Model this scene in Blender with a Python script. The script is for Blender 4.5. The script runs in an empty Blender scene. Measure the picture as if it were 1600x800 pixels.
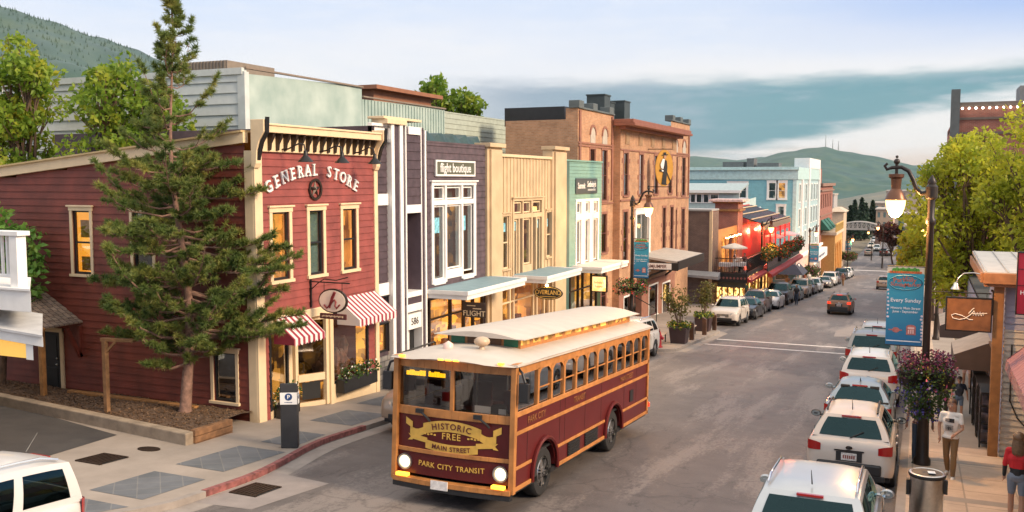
import bpy,bmesh,math,random
import numpy as np
from mathutils import Vector,Matrix,Euler
R = math.radians
rnd = random.Random(7)
scene = bpy.context.scene
col = scene.collection
# ------------------------------------------------------------------ camera
CAMZ = 5.18
PITCH = math.atan(118 / 1450.0)
YAW = R(23.8)
SLOPE = 0.068
cd = bpy.data.cameras.new('camera')
cam = bpy.data.objects.new('camera',cd)
col.objects.link(cam)
cam.location = (0,0,CAMZ)
cam.rotation_euler = (R(90) - PITCH,0,YAW)
cd.sensor_width = 36.0
cd.lens = 1450 / 1600 * 36
cd.clip_start = 0.1
cd.clip_end = 20000
scene.camera = cam
# ------------------------------------------------------------------ world / sun / exposure
SUN_AZ,SUN_EL = R(97),R(29)          # clockwise from +Y,elevation
w = bpy.data.worlds.new("World")
scene.world = w
w.use_nodes = True
nt = w.node_tree
N,Lk = nt.nodes,nt.links
N.clear()
def wn(t,**k):
 n = N.new(t)
 for a,b in k.items():
  setattr(n,a,b)
 return n
def wmath(op,a,b=None,c=None,clamp=False):
 n = wn('ShaderNodeMath',operation=op,use_clamp=clamp)
 for i,v in enumerate((a,b,c)):
  if v is None:
   continue
  if isinstance(v,(int,float)):
   n.inputs[i].default_value = v
  else:
   Lk.new(v,n.inputs[i])
 return n.outputs[0]
def wstep(v,a,b):
 n = wn('ShaderNodeMapRange',interpolation_type='SMOOTHSTEP')
 Lk.new(v,n.inputs[0])
 for i,q in ((1,a),(2,b)):
  if isinstance(q,(int,float)):
   n.inputs[i].default_value = q
  else:
   Lk.new(q,n.inputs[i])
 return n.outputs[0]
def wmix(f,a,b):
 n = wn('ShaderNodeMix',data_type='RGBA')
 if isinstance(f,(int,float)):
  n.inputs[0].default_value = f
 else:
  Lk.new(f,n.inputs[0])
 for i,v in ((6,a),(7,b)):
  if isinstance(v,tuple):
   n.inputs[i].default_value = (*v,1)
  else:
   Lk.new(v,n.inputs[i])
 return n.outputs[2]
sky = wn('ShaderNodeTexSky',sky_type='NISHITA',sun_disc=False)
sky.sun_elevation = SUN_EL
sky.sun_rotation = SUN_AZ
sky.air_density = 1.2
sky.dust_density = 1.5
tc = wn('ShaderNodeTexCoord')
sep = wn('ShaderNodeSeparateXYZ')
Lk.new(tc.outputs['Generated'],sep.inputs[0])
az = wmath('MULTIPLY',wmath('ARCTAN2',sep.outputs[0],sep.outputs[1]),57.2958)     # degrees east of +Y
el = wmath('MULTIPLY',wmath('ARCSINE',sep.outputs[2]),57.2958)
comb = wn('ShaderNodeCombineXYZ')
Lk.new(wmath('MULTIPLY',az,0.10),comb.inputs[0])
Lk.new(wmath('MULTIPLY',el,0.55),comb.inputs[1])
def noise(sc,det,rough=0.55,off=0.0):
 n = wn('ShaderNodeTexNoise')
 n.inputs['Scale'].default_value = sc
 n.inputs['Detail'].default_value = det
 n.inputs['Roughness'].default_value = rough
 mp = wn('ShaderNodeVectorMath',operation='ADD')
 mp.inputs[1].default_value = (off,off * 1.7,off)
 Lk.new(comb.outputs[0],mp.inputs[0])
 Lk.new(mp.outputs[0],n.inputs['Vector'])
 return wmath('SUBTRACT',n.outputs['Fac'],0.5)
n1 = noise(1.0,6)
n2 = noise(2.6,5,0.6,11.3)
n3 = noise(0.6,3,0.5,4.1)
elw = wmath('ADD',el,wmath('MULTIPLY',n1,1.2))
# thin high overcast: lavender white, whiter towards the south, bluer towards the north
high = wmix(wstep(wmath('ADD',el,wmath('MULTIPLY',n3,6.0)),4.5,11.5),(0.98,0.94,0.955),(0.72,0.80,0.99))
high = wmix(wmath('MULTIPLY',wstep(n2,-0.1,0.25),0.25),high,(1.03,0.985,0.985))
high = wmix(wmath('MULTIPLY',wstep(az,-14.0,6.0),wstep(el,6.0,10.5)),high,(0.40,0.55,0.93))
high = wmix(wstep(el,18.0,40.0),high,(1.0,0.96,0.92))          # warmed by the sunset overhead
# blue grey cloud bank lying along the northern horizon
top = wmath('ADD',wmath('ADD',6.05,wmath('MULTIPLY',wmath('MAXIMUM',wmath('SUBTRACT',az,-6.0),0.0),0.03)),wmath('MULTIPLY',n2,1.5))
band_t = wmath('SUBTRACT',1.0,wstep(el,wmath('SUBTRACT',top,0.85),wmath('ADD',top,0.45)))
band_l = wstep(az,-33.0,-22.0)
low = wmath('ADD',wmath('ADD',1.75,wmath('MULTIPLY',wmath('MAXIMUM',wmath('SUBTRACT',az,-10.0),0.0),0.21)),wmath('ADD',wmath('MULTIPLY',n1,2.0),wmath('MULTIPLY',n2,1.6)))
band_b = wstep(el,wmath('SUBTRACT',low,0.7),wmath('ADD',low,0.7))
bandm = wmath('MULTIPLY',wmath('MULTIPLY',band_t,band_b),band_l)
bcol = wmix(wstep(az,-26.0,-6.0),(0.31,0.385,0.52),(0.095,0.30,0.385))
bcol = wmix(wmath('MULTIPLY',wstep(wmath('ADD',n2,wmath('MULTIPLY',n1,0.7)),-0.02,0.25),0.40),bcol,(0.44,0.50,0.62))
glow = wmix(wstep(wmath('ADD',el,wmath('MULTIPLY',n2,3.0)),0.6,2.6),(0.86,0.70,0.62),(0.97,0.93,0.93))
skyc = wmix(wstep(el,2.5,5.5),glow,high)
skyc = wmix(wmath('MULTIPLY',wstep(n1,0.02,0.2),wmath('SUBTRACT',1.0,wstep(el,1.0,3.5))),skyc,(0.45,0.58,0.66))
skyc = wmix(bandm,skyc,bcol)
bg1 = wn('ShaderNodeBackground')
bg1.inputs['Strength'].default_value = 0.10
Lk.new(sky.outputs[0],bg1.inputs['Color'])
bg2 = wn('ShaderNodeBackground')
Lk.new(wmath('MULTIPLY',wmath('ADD',1.0,wmath('MULTIPLY',wstep(el,13.0,50.0),0.45)),0.62),bg2.inputs['Strength'])      # an overcast sky is brighter overhead
Lk.new(skyc,bg2.inputs['Color'])
ms = wn('ShaderNodeMixShader')
ms.inputs[0].default_value = 0.90          # share of the sky that the cloud layer covers
Lk.new(bg1.outputs[0],ms.inputs[1])
Lk.new(bg2.outputs[0],ms.inputs[2])
wo = wn('ShaderNodeOutputWorld')
Lk.new(ms.outputs[0],wo.inputs[0])
sd = bpy.data.lights.new('sun','SUN')
sd.energy = 3.1
sd.angle = R(16)
sd.color = (1.0,0.785,0.56)
so = bpy.data.objects.new('sun',sd)
col.objects.link(so)
sdir = Vector((math.sin(SUN_AZ) * math.cos(SUN_EL),math.cos(SUN_AZ) * math.cos(SUN_EL),math.sin(SUN_EL)))
so.rotation_euler = (-sdir).to_track_quat('-Z','Y').to_euler()
scene.view_settings.view_transform = 'Standard'
scene.view_settings.look = 'None'
scene.view_settings.exposure = 0.78
scene.view_settings.gamma = 1
cy = scene.cycles
cy.use_denoising = True
cy.max_bounces = 6
cy.diffuse_bounces = 3
cy.glossy_bounces = 3
cy.transmission_bounces = 4
cy.transparent_max_bounces = 10
cy.sample_clamp_indirect = 4.0
cy.caustics_reflective = False
cy.caustics_refractive = False
# ------------------------------------------------------------------ survey: photo pixel -> point on a real plane
def ray(px,py):
 a = (px - 800) / 1450.0
 b = -(py - 400) / 1450.0
 cp,sp = math.cos(PITCH),math.sin(PITCH)
 fz,fh = -sp + b * cp,cp + b * sp
 return Vector((a * math.cos(YAW) - fh * math.sin(YAW),a * math.sin(YAW) + fh * math.cos(YAW),fz))
def PX(px,py,x):
 d = ray(px,py); t = x / d.x
 return Vector((x,d.y * t,CAMZ + d.z * t))
def PY(px,py,y):
 d = ray(px,py); t = y / d.y
 return Vector((d.x * t,y,CAMZ + d.z * t))
def PG(px,py,dz=0.0):
 d = ray(px,py); t = (CAMZ - dz) / (-d.z - SLOPE * d.y)
 return Vector((d.x * t,d.y * t,CAMZ + d.z * t))
def gz(y):
 """height of the street: a steady fall, level after the far crossing"""
 if y < 185:
  return -SLOPE * y
 if y < 215:
  t = (y - 185) / 30.0
  return -12.58 - SLOPE * 30 * (t - t * t / 2)
 return -13.6
TILT = math.atan(SLOPE)
# ------------------------------------------------------------------ objects
ORI = {}
def link(o):
 col.objects.link(o)
 return o
def setp(o,label=None,cat=None,group=None,kind=None):
 if label: o['label'] = label
 if cat: o['category'] = cat
 if group: o['group'] = group
 if kind: o['kind'] = kind
 return o
def thing(name,label,cat,loc=(0,0,0),group=None):
 o = link(bpy.data.objects.new(name,None))
 o.empty_display_size = 0.2
 o.location = loc
 ORI[o.name] = Vector(loc)
 return setp(o,label,cat,group)
class MB:
 """collects shapes; build() links them as one mesh object"""
 def __init__(s):
  s.v = []; s.f = []; s.m = []; s.c = 0; s.M = None
 def mat(s,i):
  s.c = i
  return s
 def add(s,vs,fs):
  n = len(s.v)
  if s.M is not None:
   vs = [s.M @ Vector(v) for v in vs]
  s.v.extend([tuple(v) for v in vs])
  s.f.extend([tuple(i + n for i in f) for f in fs])
  s.m.extend([s.c] * len(fs))
  return s
 def box(s,x0,x1,y0,y1,z0,z1):
  return s.add([(x0,y0,z0),(x1,y0,z0),(x1,y1,z0),(x0,y1,z0),(x0,y0,z1),(x1,y0,z1),(x1,y1,z1),(x0,y1,z1)],
      [(0,3,2,1),(4,5,6,7),(0,1,5,4),(1,2,6,5),(2,3,7,6),(3,0,4,7)])
 def quad(s,a,b,c,d):
  return s.add([a,b,c,d],[(0,1,2,3)])
 def hexa(s,p):
  """8 corners, bottom ring then top ring"""
  return s.add(p,[(0,3,2,1),(4,5,6,7),(0,1,5,4),(1,2,6,5),(2,3,7,6),(3,0,4,7)])
 def prism(s,poly,ax,a0,a1):
  n = len(poly)
  def P(p,a):
   return {'x': (a,p[0],p[1]),'y': (p[0],a,p[1]),'z': (p[0],p[1],a)}[ax]
  vs = [P(p,a0) for p in poly] + [P(p,a1) for p in poly]
  fs = [tuple(range(n)),tuple(range(2 * n - 1,n - 1,-1))]
  fs += [(i,(i + 1) % n,n + (i + 1) % n,n + i) for i in range(n)]
  return s.add(vs,fs)
 def tube(s,pts,r,n=8,cap=True):
  pts = [Vector(p) for p in pts]
  rs = r if isinstance(r,(list,tuple)) else [r] * len(pts)
  vs,fs = [],[]
  ref = None
  for i,p in enumerate(pts):
   if i == 0: d = pts[1] - pts[0]
   elif i == len(pts) - 1: d = pts[-1] - pts[-2]
   else: d = (pts[i + 1] - pts[i]).normalized() + (pts[i] - pts[i - 1]).normalized()
   if d.length < 1e-9: d = Vector((0,0,1))
   d.normalize()
   if ref is None:
    ref = Vector((1,0,0)) if abs(d.x) < 0.8 else Vector((0,1,0))
   u = (ref - d * ref.dot(d)).normalized()
   ref = u
   q = d.cross(u)
   for k in range(n):
    a = 2 * math.pi * k / n
    vs.append(p + (u * math.cos(a) + q * math.sin(a)) * rs[i])
  for i in range(len(pts) - 1):
   for k in range(n):
    k2 = (k + 1) % n
    fs.append((i * n + k,i * n + k2,(i + 1) * n + k2,(i + 1) * n + k))
  if cap:
   fs.append(tuple(range(n - 1,-1,-1)))
   e = (len(pts) - 1) * n
   fs.append(tuple(range(e,e + n)))
  return s.add(vs,fs)
 def bar(s,a,b,w,h=None):
  """rectangular bar from a to b"""
  h = h or w
  a,b = Vector(a),Vector(b)
  d = (b - a).normalized()
  up = Vector((0,0,1)) if abs(d.z) < 0.95 else Vector((1,0,0))
  u = d.cross(up).normalized() * (w / 2)
  q = u.normalized().cross(d).normalized() * (h / 2)
  return s.hexa([a - u - q,a + u - q,b + u - q,b - u - q,a - u + q,a + u + q,b + u + q,b - u + q])
 def lathe(s,prof,c=(0,0,0),n=16,axis='z',cap=True):
  vs,fs = [],[]
  for r,z in prof:
   for k in range(n):
    a = 2 * math.pi * k / n
    p = (r * math.cos(a),r * math.sin(a),z)
    if axis == 'y': p = (p[0],p[2],p[1])
    elif axis == 'x': p = (p[2],p[0],p[1])
    vs.append((c[0] + p[0],c[1] + p[1],c[2] + p[2]))
  for i in range(len(prof) - 1):
   for k in range(n):
    k2 = (k + 1) % n
    fs.append((i * n + k,i * n + k2,(i + 1) * n + k2,(i + 1) * n + k))
  if cap and prof[0][0] > 1e-6: fs.append(tuple(range(n - 1,-1,-1)))
  if cap and prof[-1][0] > 1e-6:
   e = (len(prof) - 1) * n
   fs.append(tuple(range(e,e + n)))
  return s.add(vs,fs)
 def ball(s,c,r,nu=12,nv=8):
  r = r if isinstance(r,(list,tuple)) else (r,r,r)
  vs = [(c[0],c[1],c[2] - r[2])]
  for j in range(1,nv):
   t = math.pi * j / nv - math.pi / 2
   for k in range(nu):
    a = 2 * math.pi * k / nu
    vs.append((c[0] + r[0] * math.cos(t) * math.cos(a),c[1] + r[1] * math.cos(t) * math.sin(a),c[2] + r[2] * math.sin(t)))
  vs.append((c[0],c[1],c[2] + r[2]))
  fs = [(0,1 + (k + 1) % nu,1 + k) for k in range(nu)]
  for j in range(nv - 2):
   for k in range(nu):
    k2 = (k + 1) % nu
    fs.append((1 + j * nu + k,1 + j * nu + k2,1 + (j + 1) * nu + k2,1 + (j + 1) * nu + k))
  e = len(vs) - 1
  b = 1 + (nv - 2) * nu
  fs += [(b + k,b + (k + 1) % nu,e) for k in range(nu)]
  return s.add(vs,fs)
 def disc(s,c,ru,rv,U,V,thick,n=28):
  """flat ellipse plate spanned by unit vectors U, V with thickness along UxV"""
  U,V,c = Vector(U),Vector(V),Vector(c)
  W = U.cross(V).normalized() * thick
  a = [c + U * (ru * math.cos(2 * math.pi * k / n)) + V * (rv * math.sin(2 * math.pi * k / n)) for k in range(n)]
  vs = a + [p + W for p in a]
  fs = [tuple(range(n - 1,-1,-1)),tuple(range(n,2 * n))] + [(k,(k + 1) % n,n + (k + 1) % n,n + k) for k in range(n)]
  return s.add(vs,fs)
 def text(s,txt,size,c,U,V,depth=0.01,bold=0.0,align='CENTER',sx=1.0,shear=0.0):
  """lettering lying in the plane U (reading direction), V (up); c is the middle of the line"""
  vs,fs = text_mesh(txt,bold,align,shear)
  U,V = Vector(U).normalized(),Vector(V).normalized()
  W = U.cross(V)
  c = Vector(c)
  return s.add([c + U * (v[0] * size * sx) + V * ((v[1] - 0.34) * size) + W * (depth if v[2] > 0 else 0.0) for v in vs],fs)
 def build(s,name,mats,parent=None,loc=None,smooth=None,bevel=0.0,label=None,recalc=True):
  off = ORI[parent.name] if parent is not None else Vector(loc if loc is not None else (0,0,0))
  me = bpy.data.meshes.new(name)
  me.from_pydata([(v[0] - off.x,v[1] - off.y,v[2] - off.z) for v in s.v],[],s.f)
  if recalc:
   bm = bmesh.new(); bm.from_mesh(me)
   bmesh.ops.recalc_face_normals(bm,faces=bm.faces)
   bm.to_mesh(me); bm.free()
  mats = mats if isinstance(mats,(list,tuple)) else [mats]
  for m in mats: me.materials.append(m)
  if len(mats) > 1 and len(me.polygons) == len(s.m):
   me.polygons.foreach_set('material_index',s.m)
  if smooth is not None:
   me.polygons.foreach_set('use_smooth',[True] * len(me.polygons))
   me.set_sharp_from_angle(angle=R(smooth))
  o = link(bpy.data.objects.new(name,me))
  if parent is not None:
   o.parent = parent
  else:
   o.location = off
  ORI[o.name] = off
  if bevel:
   b = o.modifiers.new('bevel','BEVEL')
   b.width = bevel; b.segments = 2; b.limit_method = 'ANGLE'; b.angle_limit = R(40)
  if label: o['label'] = label
  return o
def explode(o):
 """one object per separate piece of a part"""
 me = o.data; par = list(range(len(me.vertices)))
 def find(i):
  while par[i] != i:
   par[i] = par[par[i]]; i = par[i]
  return i
 for e in me.edges:
  a,b = find(e.vertices[0]),find(e.vertices[1])
  if a != b: par[a] = b
 groups = {}
 for p in me.polygons: groups.setdefault(find(p.vertices[0]),[]).append(p)
 if len(groups) < 2: return
 for k,ps in enumerate(groups.values()):
  vs = sorted({v for p in ps for v in p.vertices}); mp = {v: i for i,v in enumerate(vs)}
  m2 = bpy.data.meshes.new(me.name); m2.from_pydata([tuple(me.vertices[v].co) for v in vs],[],[[mp[v] for v in p.vertices] for p in ps])
  for m in me.materials: m2.materials.append(m)
  m2.polygons.foreach_set('material_index',[p.material_index for p in ps])
  if k == 0: first = m2; continue
  c = o.copy(); c.data = m2; link(c); ORI[c.name] = ORI[o.name]
 o.data = first
_txt = {}
def text_mesh(txt,bold=0.0,align='CENTER',shear=0.0):
 k = (txt,bold,align,shear)
 if k not in _txt:
  cu = bpy.data.curves.new('lettering','FONT')
  cu.body = txt; cu.size = 1.0; cu.extrude = 0.5; cu.offset = bold
  cu.align_x = align; cu.shear = shear; cu.resolution_u = 3
  ob = link(bpy.data.objects.new('lettering',cu))
  dg = bpy.context.evaluated_depsgraph_get()
  me = bpy.data.meshes.new_from_object(ob.evaluated_get(dg))
  _txt[k] = ([tuple(v.co) for v in me.vertices],[tuple(p.vertices) for p in me.polygons])
  bpy.data.objects.remove(ob); bpy.data.curves.remove(cu); bpy.data.meshes.remove(me)
 return _txt[k]
def copy_tree(o,parent=None):
 c = o.copy(); link(c)
 if parent is not None: c.parent = parent
 for ch in list(o.children): copy_tree(ch,c)
 return c
def drop_tree(o):
 for ch in list(o.children): drop_tree(ch)
 bpy.data.objects.remove(o)
# ------------------------------------------------------------------ materials
_m = {}
def mat(name,color=(0.5,0.5,0.5),rough=0.6,metal=0.0,var=0.12,vs=3.0,bump=0.0,bs=40.0,emis=None,es=0.0,coat=0.0,spec=0.5,hue=0.0):
 """principled paint with a little unevenness of colour and surface"""
 if name in _m: return _m[name]
 m = bpy.data.materials.new(name); m.use_nodes = True
 nt = m.node_tree; n = nt.nodes; b = n['Principled BSDF']
 b.inputs['Base Color'].default_value = (*color,1)
 b.inputs['Roughness'].default_value = rough
 b.inputs['Metallic'].default_value = metal
 b.inputs['Coat Weight'].default_value = coat
 b.inputs['Coat Roughness'].default_value = 0.05
 b.inputs['Specular IOR Level'].default_value = spec
 if var > 0 or bump > 0:
  tcn = n.new('ShaderNodeTexCoord')
 if var > 0:
  nz = n.new('ShaderNodeTexNoise'); nz.inputs['Scale'].default_value = vs; nz.inputs['Detail'].default_value = 6
  nt.links.new(tcn.outputs['Object'],nz.inputs['Vector'])
  cr = n.new('ShaderNodeValToRGB')
  e = cr.color_ramp.elements
  lo = [max(0,c * (1 - var)) for c in color]; hi = [min(1,c * (1 + var)) for c in color]
  lo[0] *= 1 - hue; hi[0] *= 1 + hue
  e[0].position = 0.3; e[0].color = (*lo,1)
  e[1].position = 0.7; e[1].color = (*hi,1)
  nt.links.new(nz.outputs['Fac'],cr.inputs[0])
  nt.links.new(cr.outputs[0],b.inputs['Base Color'])
 if bump > 0:
  n2 = n.new('ShaderNodeTexNoise'); n2.inputs['Scale'].default_value = bs; n2.inputs['Detail'].default_value = 4
  nt.links.new(tcn.outputs['Object'],n2.inputs['Vector'])
  bp = n.new('ShaderNodeBump'); bp.inputs['Strength'].default_value = bump; bp.inputs['Distance'].default_value = 0.02
  nt.links.new(n2.outputs['Fac'],bp.inputs['Height'])
  nt.links.new(bp.outputs[0],b.inputs['Normal'])
 if emis:
  b.inputs['Emission Color'].default_value = (*emis,1)
  b.inputs['Emission Strength'].default_value = es
 _m[name] = m
 return m
def brick(name,c1,c2,mortar,bw=0.22,bh=0.075,ms=0.012,rough=0.85,flat=False,var=0.25,bump=0.35,vs=1.2,offset=0.5):
 """bricks, blocks or pavers; flat=True lays them on the ground"""
 if name in _m: return _m[name]
 m = bpy.data.materials.new(name); m.use_nodes = True
 nt = m.node_tree; n = nt.nodes; b = n['Principled BSDF']; L = nt.links
 b.inputs['Roughness'].default_value = rough
 t = n.new('ShaderNodeTexCoord'); sp = n.new('ShaderNodeSeparateXYZ'); cb = n.new('ShaderNodeCombineXYZ')
 L.new(t.outputs['Object'],sp.inputs[0])
 if flat:
  if name == 'slate pavers':          # laid on the diagonal
   for i,op in enumerate(('ADD','SUBTRACT')):
    q = n.new('ShaderNodeMath'); q.operation = op; L.new(sp.outputs[0],q.inputs[0]); L.new(sp.outputs[1],q.inputs[1])
    q2 = n.new('ShaderNodeMath'); q2.operation = 'MULTIPLY'; q2.inputs[1].default_value = .707; L.new(q.outputs[0],q2.inputs[0]); L.new(q2.outputs[0],cb.inputs[i])
  else:
   L.new(sp.outputs[0],cb.inputs[0]); L.new(sp.outputs[1],cb.inputs[1])
 else:
  ad = n.new('ShaderNodeMath'); ad.operation = 'ADD'
  L.new(sp.outputs[0],ad.inputs[0]); L.new(sp.outputs[1],ad.inputs[1])
  L.new(ad.outputs[0],cb.inputs[0]); L.new(sp.outputs[2],cb.inputs[1])
 bt = n.new('ShaderNodeTexBrick')
 bt.offset = offset
 bt.inputs['Scale'].default_value = 1.0
 bt.inputs['Brick Width'].default_value = bw; bt.inputs['Row Height'].default_value = bh
 bt.inputs['Mortar Size'].default_value = ms; bt.inputs['Mortar Smooth'].default_value = 0.1
 bt.inputs['Color1'].default_value = (*c1,1); bt.inputs['Color2'].default_value = (*c2,1); bt.inputs['Mortar'].default_value = (*mortar,1)
 L.new(cb.outputs[0],bt.inputs['Vector'])
 nz = n.new('ShaderNodeTexNoise'); nz.inputs['Scale'].default_value = vs; nz.inputs['Detail'].default_value = 8; nz.inputs['Roughness'].default_value = 0.65
 L.new(t.outputs['Object'],nz.inputs['Vector'])
 mr = n.new('ShaderNodeMapRange'); mr.inputs[1].default_value = 0.3; mr.inputs[2].default_value = 0.7
 mr.inputs[3].default_value = 1 - var; mr.inputs[4].default_value = 1 + var
 L.new(nz.outputs['Fac'],mr.inputs[0])
 vm = n.new('ShaderNodeVectorMath'); vm.operation = 'SCALE'
 L.new(bt.outputs['Color'],vm.inputs[0]); L.new(mr.outputs[0],vm.inputs['Scale'])
 L.new(vm.outputs[0],b.inputs['Base Color'])
 bp = n.new('ShaderNodeBump'); bp.inputs['Strength'].default_value = bump; bp.inputs['Distance'].default_value = 0.01; bp.invert = True
 L.new(bt.outputs['Fac'],bp.inputs['Height']); L.new(bp.outputs[0],b.inputs['Normal'])
 _m[name] = m
 return m
def glass(name='window glass',tint=(0.9,0.95,0.95),refl=0.25):
 """a pane that lets you look in and mirrors the sky and street"""
 if name in _m: return _m[name]
 m = bpy.data.materials.new(name); m.use_nodes = True
 nt = m.node_tree; n = nt.nodes; L = nt.links
 n.remove(n['Principled BSDF'])
 tr = n.new('ShaderNodeBsdfTransparent'); tr.inputs[0].default_value = (*tint,1)
 gl = n.new('ShaderNodeBsdfGlossy'); gl.inputs['Roughness'].default_value = 0.02
 fr = n.new('ShaderNodeFresnel'); fr.inputs[0].default_value = 1.5
 ad = n.new('ShaderNodeMath'); ad.operation = 'ADD'; ad.inputs[1].default_value = refl; ad.use_clamp = True
 L.new(fr.outputs[0],ad.inputs[0])
 mx = n.new('ShaderNodeMixShader'); L.new(ad.outputs[0],mx.inputs[0]); L.new(tr.outputs[0],mx.inputs[1]); L.new(gl.outputs[0],mx.inputs[2])
 L.new(mx.outputs[0],n['Material Output'].inputs[0])
 _m[name] = m
 return m
def glow(name,c_lo,c_hi,strength,scale=2.0,stretch=(1,1,1),lo=0.35,hi=0.65,detail=5):
 """inside of a lit room: warm light broken up by goods and furniture"""
 if name in _m: return _m[name]
 m = bpy.data.materials.new(name); m.use_nodes = True
 nt = m.node_tree; n = nt.nodes; b = n['Principled BSDF']; L = nt.links
 t = n.new('ShaderNodeTexCoord'); mp = n.new('ShaderNodeMapping'); mp.inputs['Scale'].default_value = stretch
 L.new(t.outputs['Object'],mp.inputs[0])
 # shelves of goods: squarish cells of varied tone under a soft unevenness of the room light
 vo = n.new('ShaderNodeTexVoronoi'); vo.distance = 'CHEBYCHEV'; vo.inputs['Scale'].default_value = scale * 1.3; vo.inputs['Randomness'].default_value = 0.8
 L.new(mp.outputs[0],vo.inputs['Vector'])
 sp = n.new('ShaderNodeSeparateXYZ'); L.new(vo.outputs['Color'],sp.inputs[0])
 nz = n.new('ShaderNodeTexNoise'); nz.inputs['Scale'].default_value = scale * 0.45; nz.inputs['Detail'].default_value = 3
 L.new(mp.outputs[0],nz.inputs['Vector'])
 mm = n.new('ShaderNodeMix'); mm.data_type = 'FLOAT'; mm.inputs[0].default_value = 0.62
 L.new(sp.outputs[0],mm.inputs[2]); L.new(nz.outputs['Fac'],mm.inputs[3])
 cr = n.new('ShaderNodeValToRGB'); e = cr.color_ramp.elements
 e[0].position = lo; e[0].color = (*c_lo,1); e[1].position = hi; e[1].color = (*c_hi,1)
 L.new(mm.outputs[0],cr.inputs[0])
 L.new(cr.outputs[0],b.inputs['Base Color']); L.new(cr.outputs[0],b.inputs['Emission Color'])
 b.inputs['Emission Strength'].default_value = strength
 b.inputs['Roughness'].default_value = 0.8
 _m[name] = m
 return m
def leafmat(name,c1,c2,c3,scale=1.4,trans=0.35):
 """foliage: leaf colour varies from spray to spray"""
 if name in _m: return _m[name]
 m = bpy.data.materials.new(name); m.use_nodes = True
 nt = m.node_tree; n = nt.nodes; L = nt.links
 n.remove(n['Principled BSDF'])
 t = n.new('ShaderNodeTexCoord')
 nz = n.new('ShaderNodeTexNoise'); nz.inputs['Scale'].default_value = scale; nz.inputs['Detail'].default_value = 5; nz.inputs['Roughness'].default_value = 0.7
 L.new(t.outputs['Object'],nz.inputs['Vector'])
 cr = n.new('ShaderNodeValToRGB'); e = cr.color_ramp.elements
 e[0].position = 0.30; e[0].color = (*c1,1); e[1].position = 0.72; e[1].color = (*c3,1)
 x = e.new(0.5); x.color = (*c2,1)
 L.new(nz.outputs['Fac'],cr.inputs[0])
 d = n.new('ShaderNodeBsdfPrincipled'); d.inputs['Roughness'].default_value = 0.5; d.inputs['Specular IOR Level'].default_value = 0.3
 L.new(cr.outputs[0],d.inputs['Base Color'])
 tl = n.new('ShaderNodeBsdfTranslucent')
 L.new(cr.outputs[0],tl.inputs[0])
 mx = n.new('ShaderNodeMixShader'); mx.inputs[0].default_value = trans
 L.new(d.outputs[0],mx.inputs[1]); L.new(tl.outputs[0],mx.inputs[2])
 L.new(mx.outputs[0],n['Material Output'].inputs[0])
 _m[name] = m
 return m
def stripes(name,c1,c2,period,axis='y',duty=0.5,rough=0.8):
 """woven or printed stripes along one axis"""
 if name in _m: return _m[name]
 m = bpy.data.materials.new(name); m.use_nodes = True
 nt = m.node_tree; n = nt.nodes; b = n['Principled BSDF']; L = nt.links
 t = n.new('ShaderNodeTexCoord'); sp = n.new('ShaderNodeSeparateXYZ'); L.new(t.outputs['Object'],sp.inputs[0])
 md = n.new('ShaderNodeMath'); md.operation = 'FRACT'
 dv = n.new('ShaderNodeMath'); dv.operation = 'DIVIDE'; dv.inputs[1].default_value = period
 L.new(sp.outputs['xyz'.index(axis)],dv.inputs[0]); L.new(dv.outputs[0],md.inputs[0])
 gt = n.new('ShaderNodeMath'); gt.operation = 'GREATER_THAN'; gt.inputs[1].default_value = duty
 L.new(md.outputs[0],gt.inputs[0])
 mx = n.new('ShaderNodeMix'); mx.data_type = 'RGBA'
 mx.inputs[6].default_value = (*c1,1); mx.inputs[7].default_value = (*c2,1)
 L.new(gt.outputs[0],mx.inputs[0]); L.new(mx.outputs[2],b.inputs['Base Color'])
 b.inputs['Roughness'].default_value = rough
 _m[name] = m
 return m
CREAM = mat('cream paint',(0.70,0.54,0.34),0.55,var=0.06)
WHITE = mat('white paint',(0.78,0.77,0.74),0.5,var=0.06)
RED_SHADE = mat('shop red shade tone',(0.165,0.034,0.020),0.6,var=0.30,vs=1.6)  # shop red darkened, so the colour carries the side wall's shade
RED_LIGHT = mat('shop red light tone',(0.240,0.056,0.046),0.6,var=0.24,vs=1.8)  # same shop red, paler and pinker, with the front's light painted in
PURPLE = mat('aubergine stain',(0.062,0.042,0.052),0.65,var=0.25,vs=4)
PLUM = mat('grey plum boards',(0.085,0.060,0.070),0.7,var=0.3,vs=3,hue=0.05)
YELLOW = mat('straw yellow paint',(0.55,0.41,0.25),0.6,var=0.13,vs=1.3)
GREENP = mat('sage green paint',(0.16,0.30,0.26),0.6,var=0.10)
MINT = mat('weathered mint paint',(0.34,0.43,0.395),0.75,var=0.18,vs=0.8,hue=0.06)
CLAPW = mat('white clapboard paint',(0.54,0.57,0.55),0.65,var=0.08)
DARK = mat('black iron',(0.018,0.017,0.017),0.4,metal=0.4,var=0.2)
BRONZE = mat('bronze brown metal',(0.045,0.030,0.022),0.4,metal=0.5,var=0.25)
BLACKP = mat('black paint',(0.015,0.015,0.016),0.45,var=0.2)
STEEL = mat('brushed steel',(0.55,0.53,0.50),0.28,metal=1.0,var=0.1,vs=20)
WOOD = mat('brown timber',(0.20,0.10,0.045),0.7,var=0.35,vs=6,bump=0.2)
WOODLT = mat('honey timber',(0.31,0.15,0.05),0.6,var=0.25,vs=6,bump=0.1)
CONC = mat('concrete',(0.42,0.37,0.32),0.85,var=0.16,vs=1.5,bump=0.15)
BRICKA = brick('tan brick',(0.38,0.19,0.097),(0.47,0.25,0.135),(0.40,0.27,0.18),0.24,0.085)
STONEA = mat('red sandstone',(0.27,0.125,0.085),0.85,var=0.15,bump=0.2)
BRICKR = brick('red brick',(0.24,0.075,0.055),(0.32,0.10,0.07),(0.32,0.20,0.16),0.24,0.085)
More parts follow.
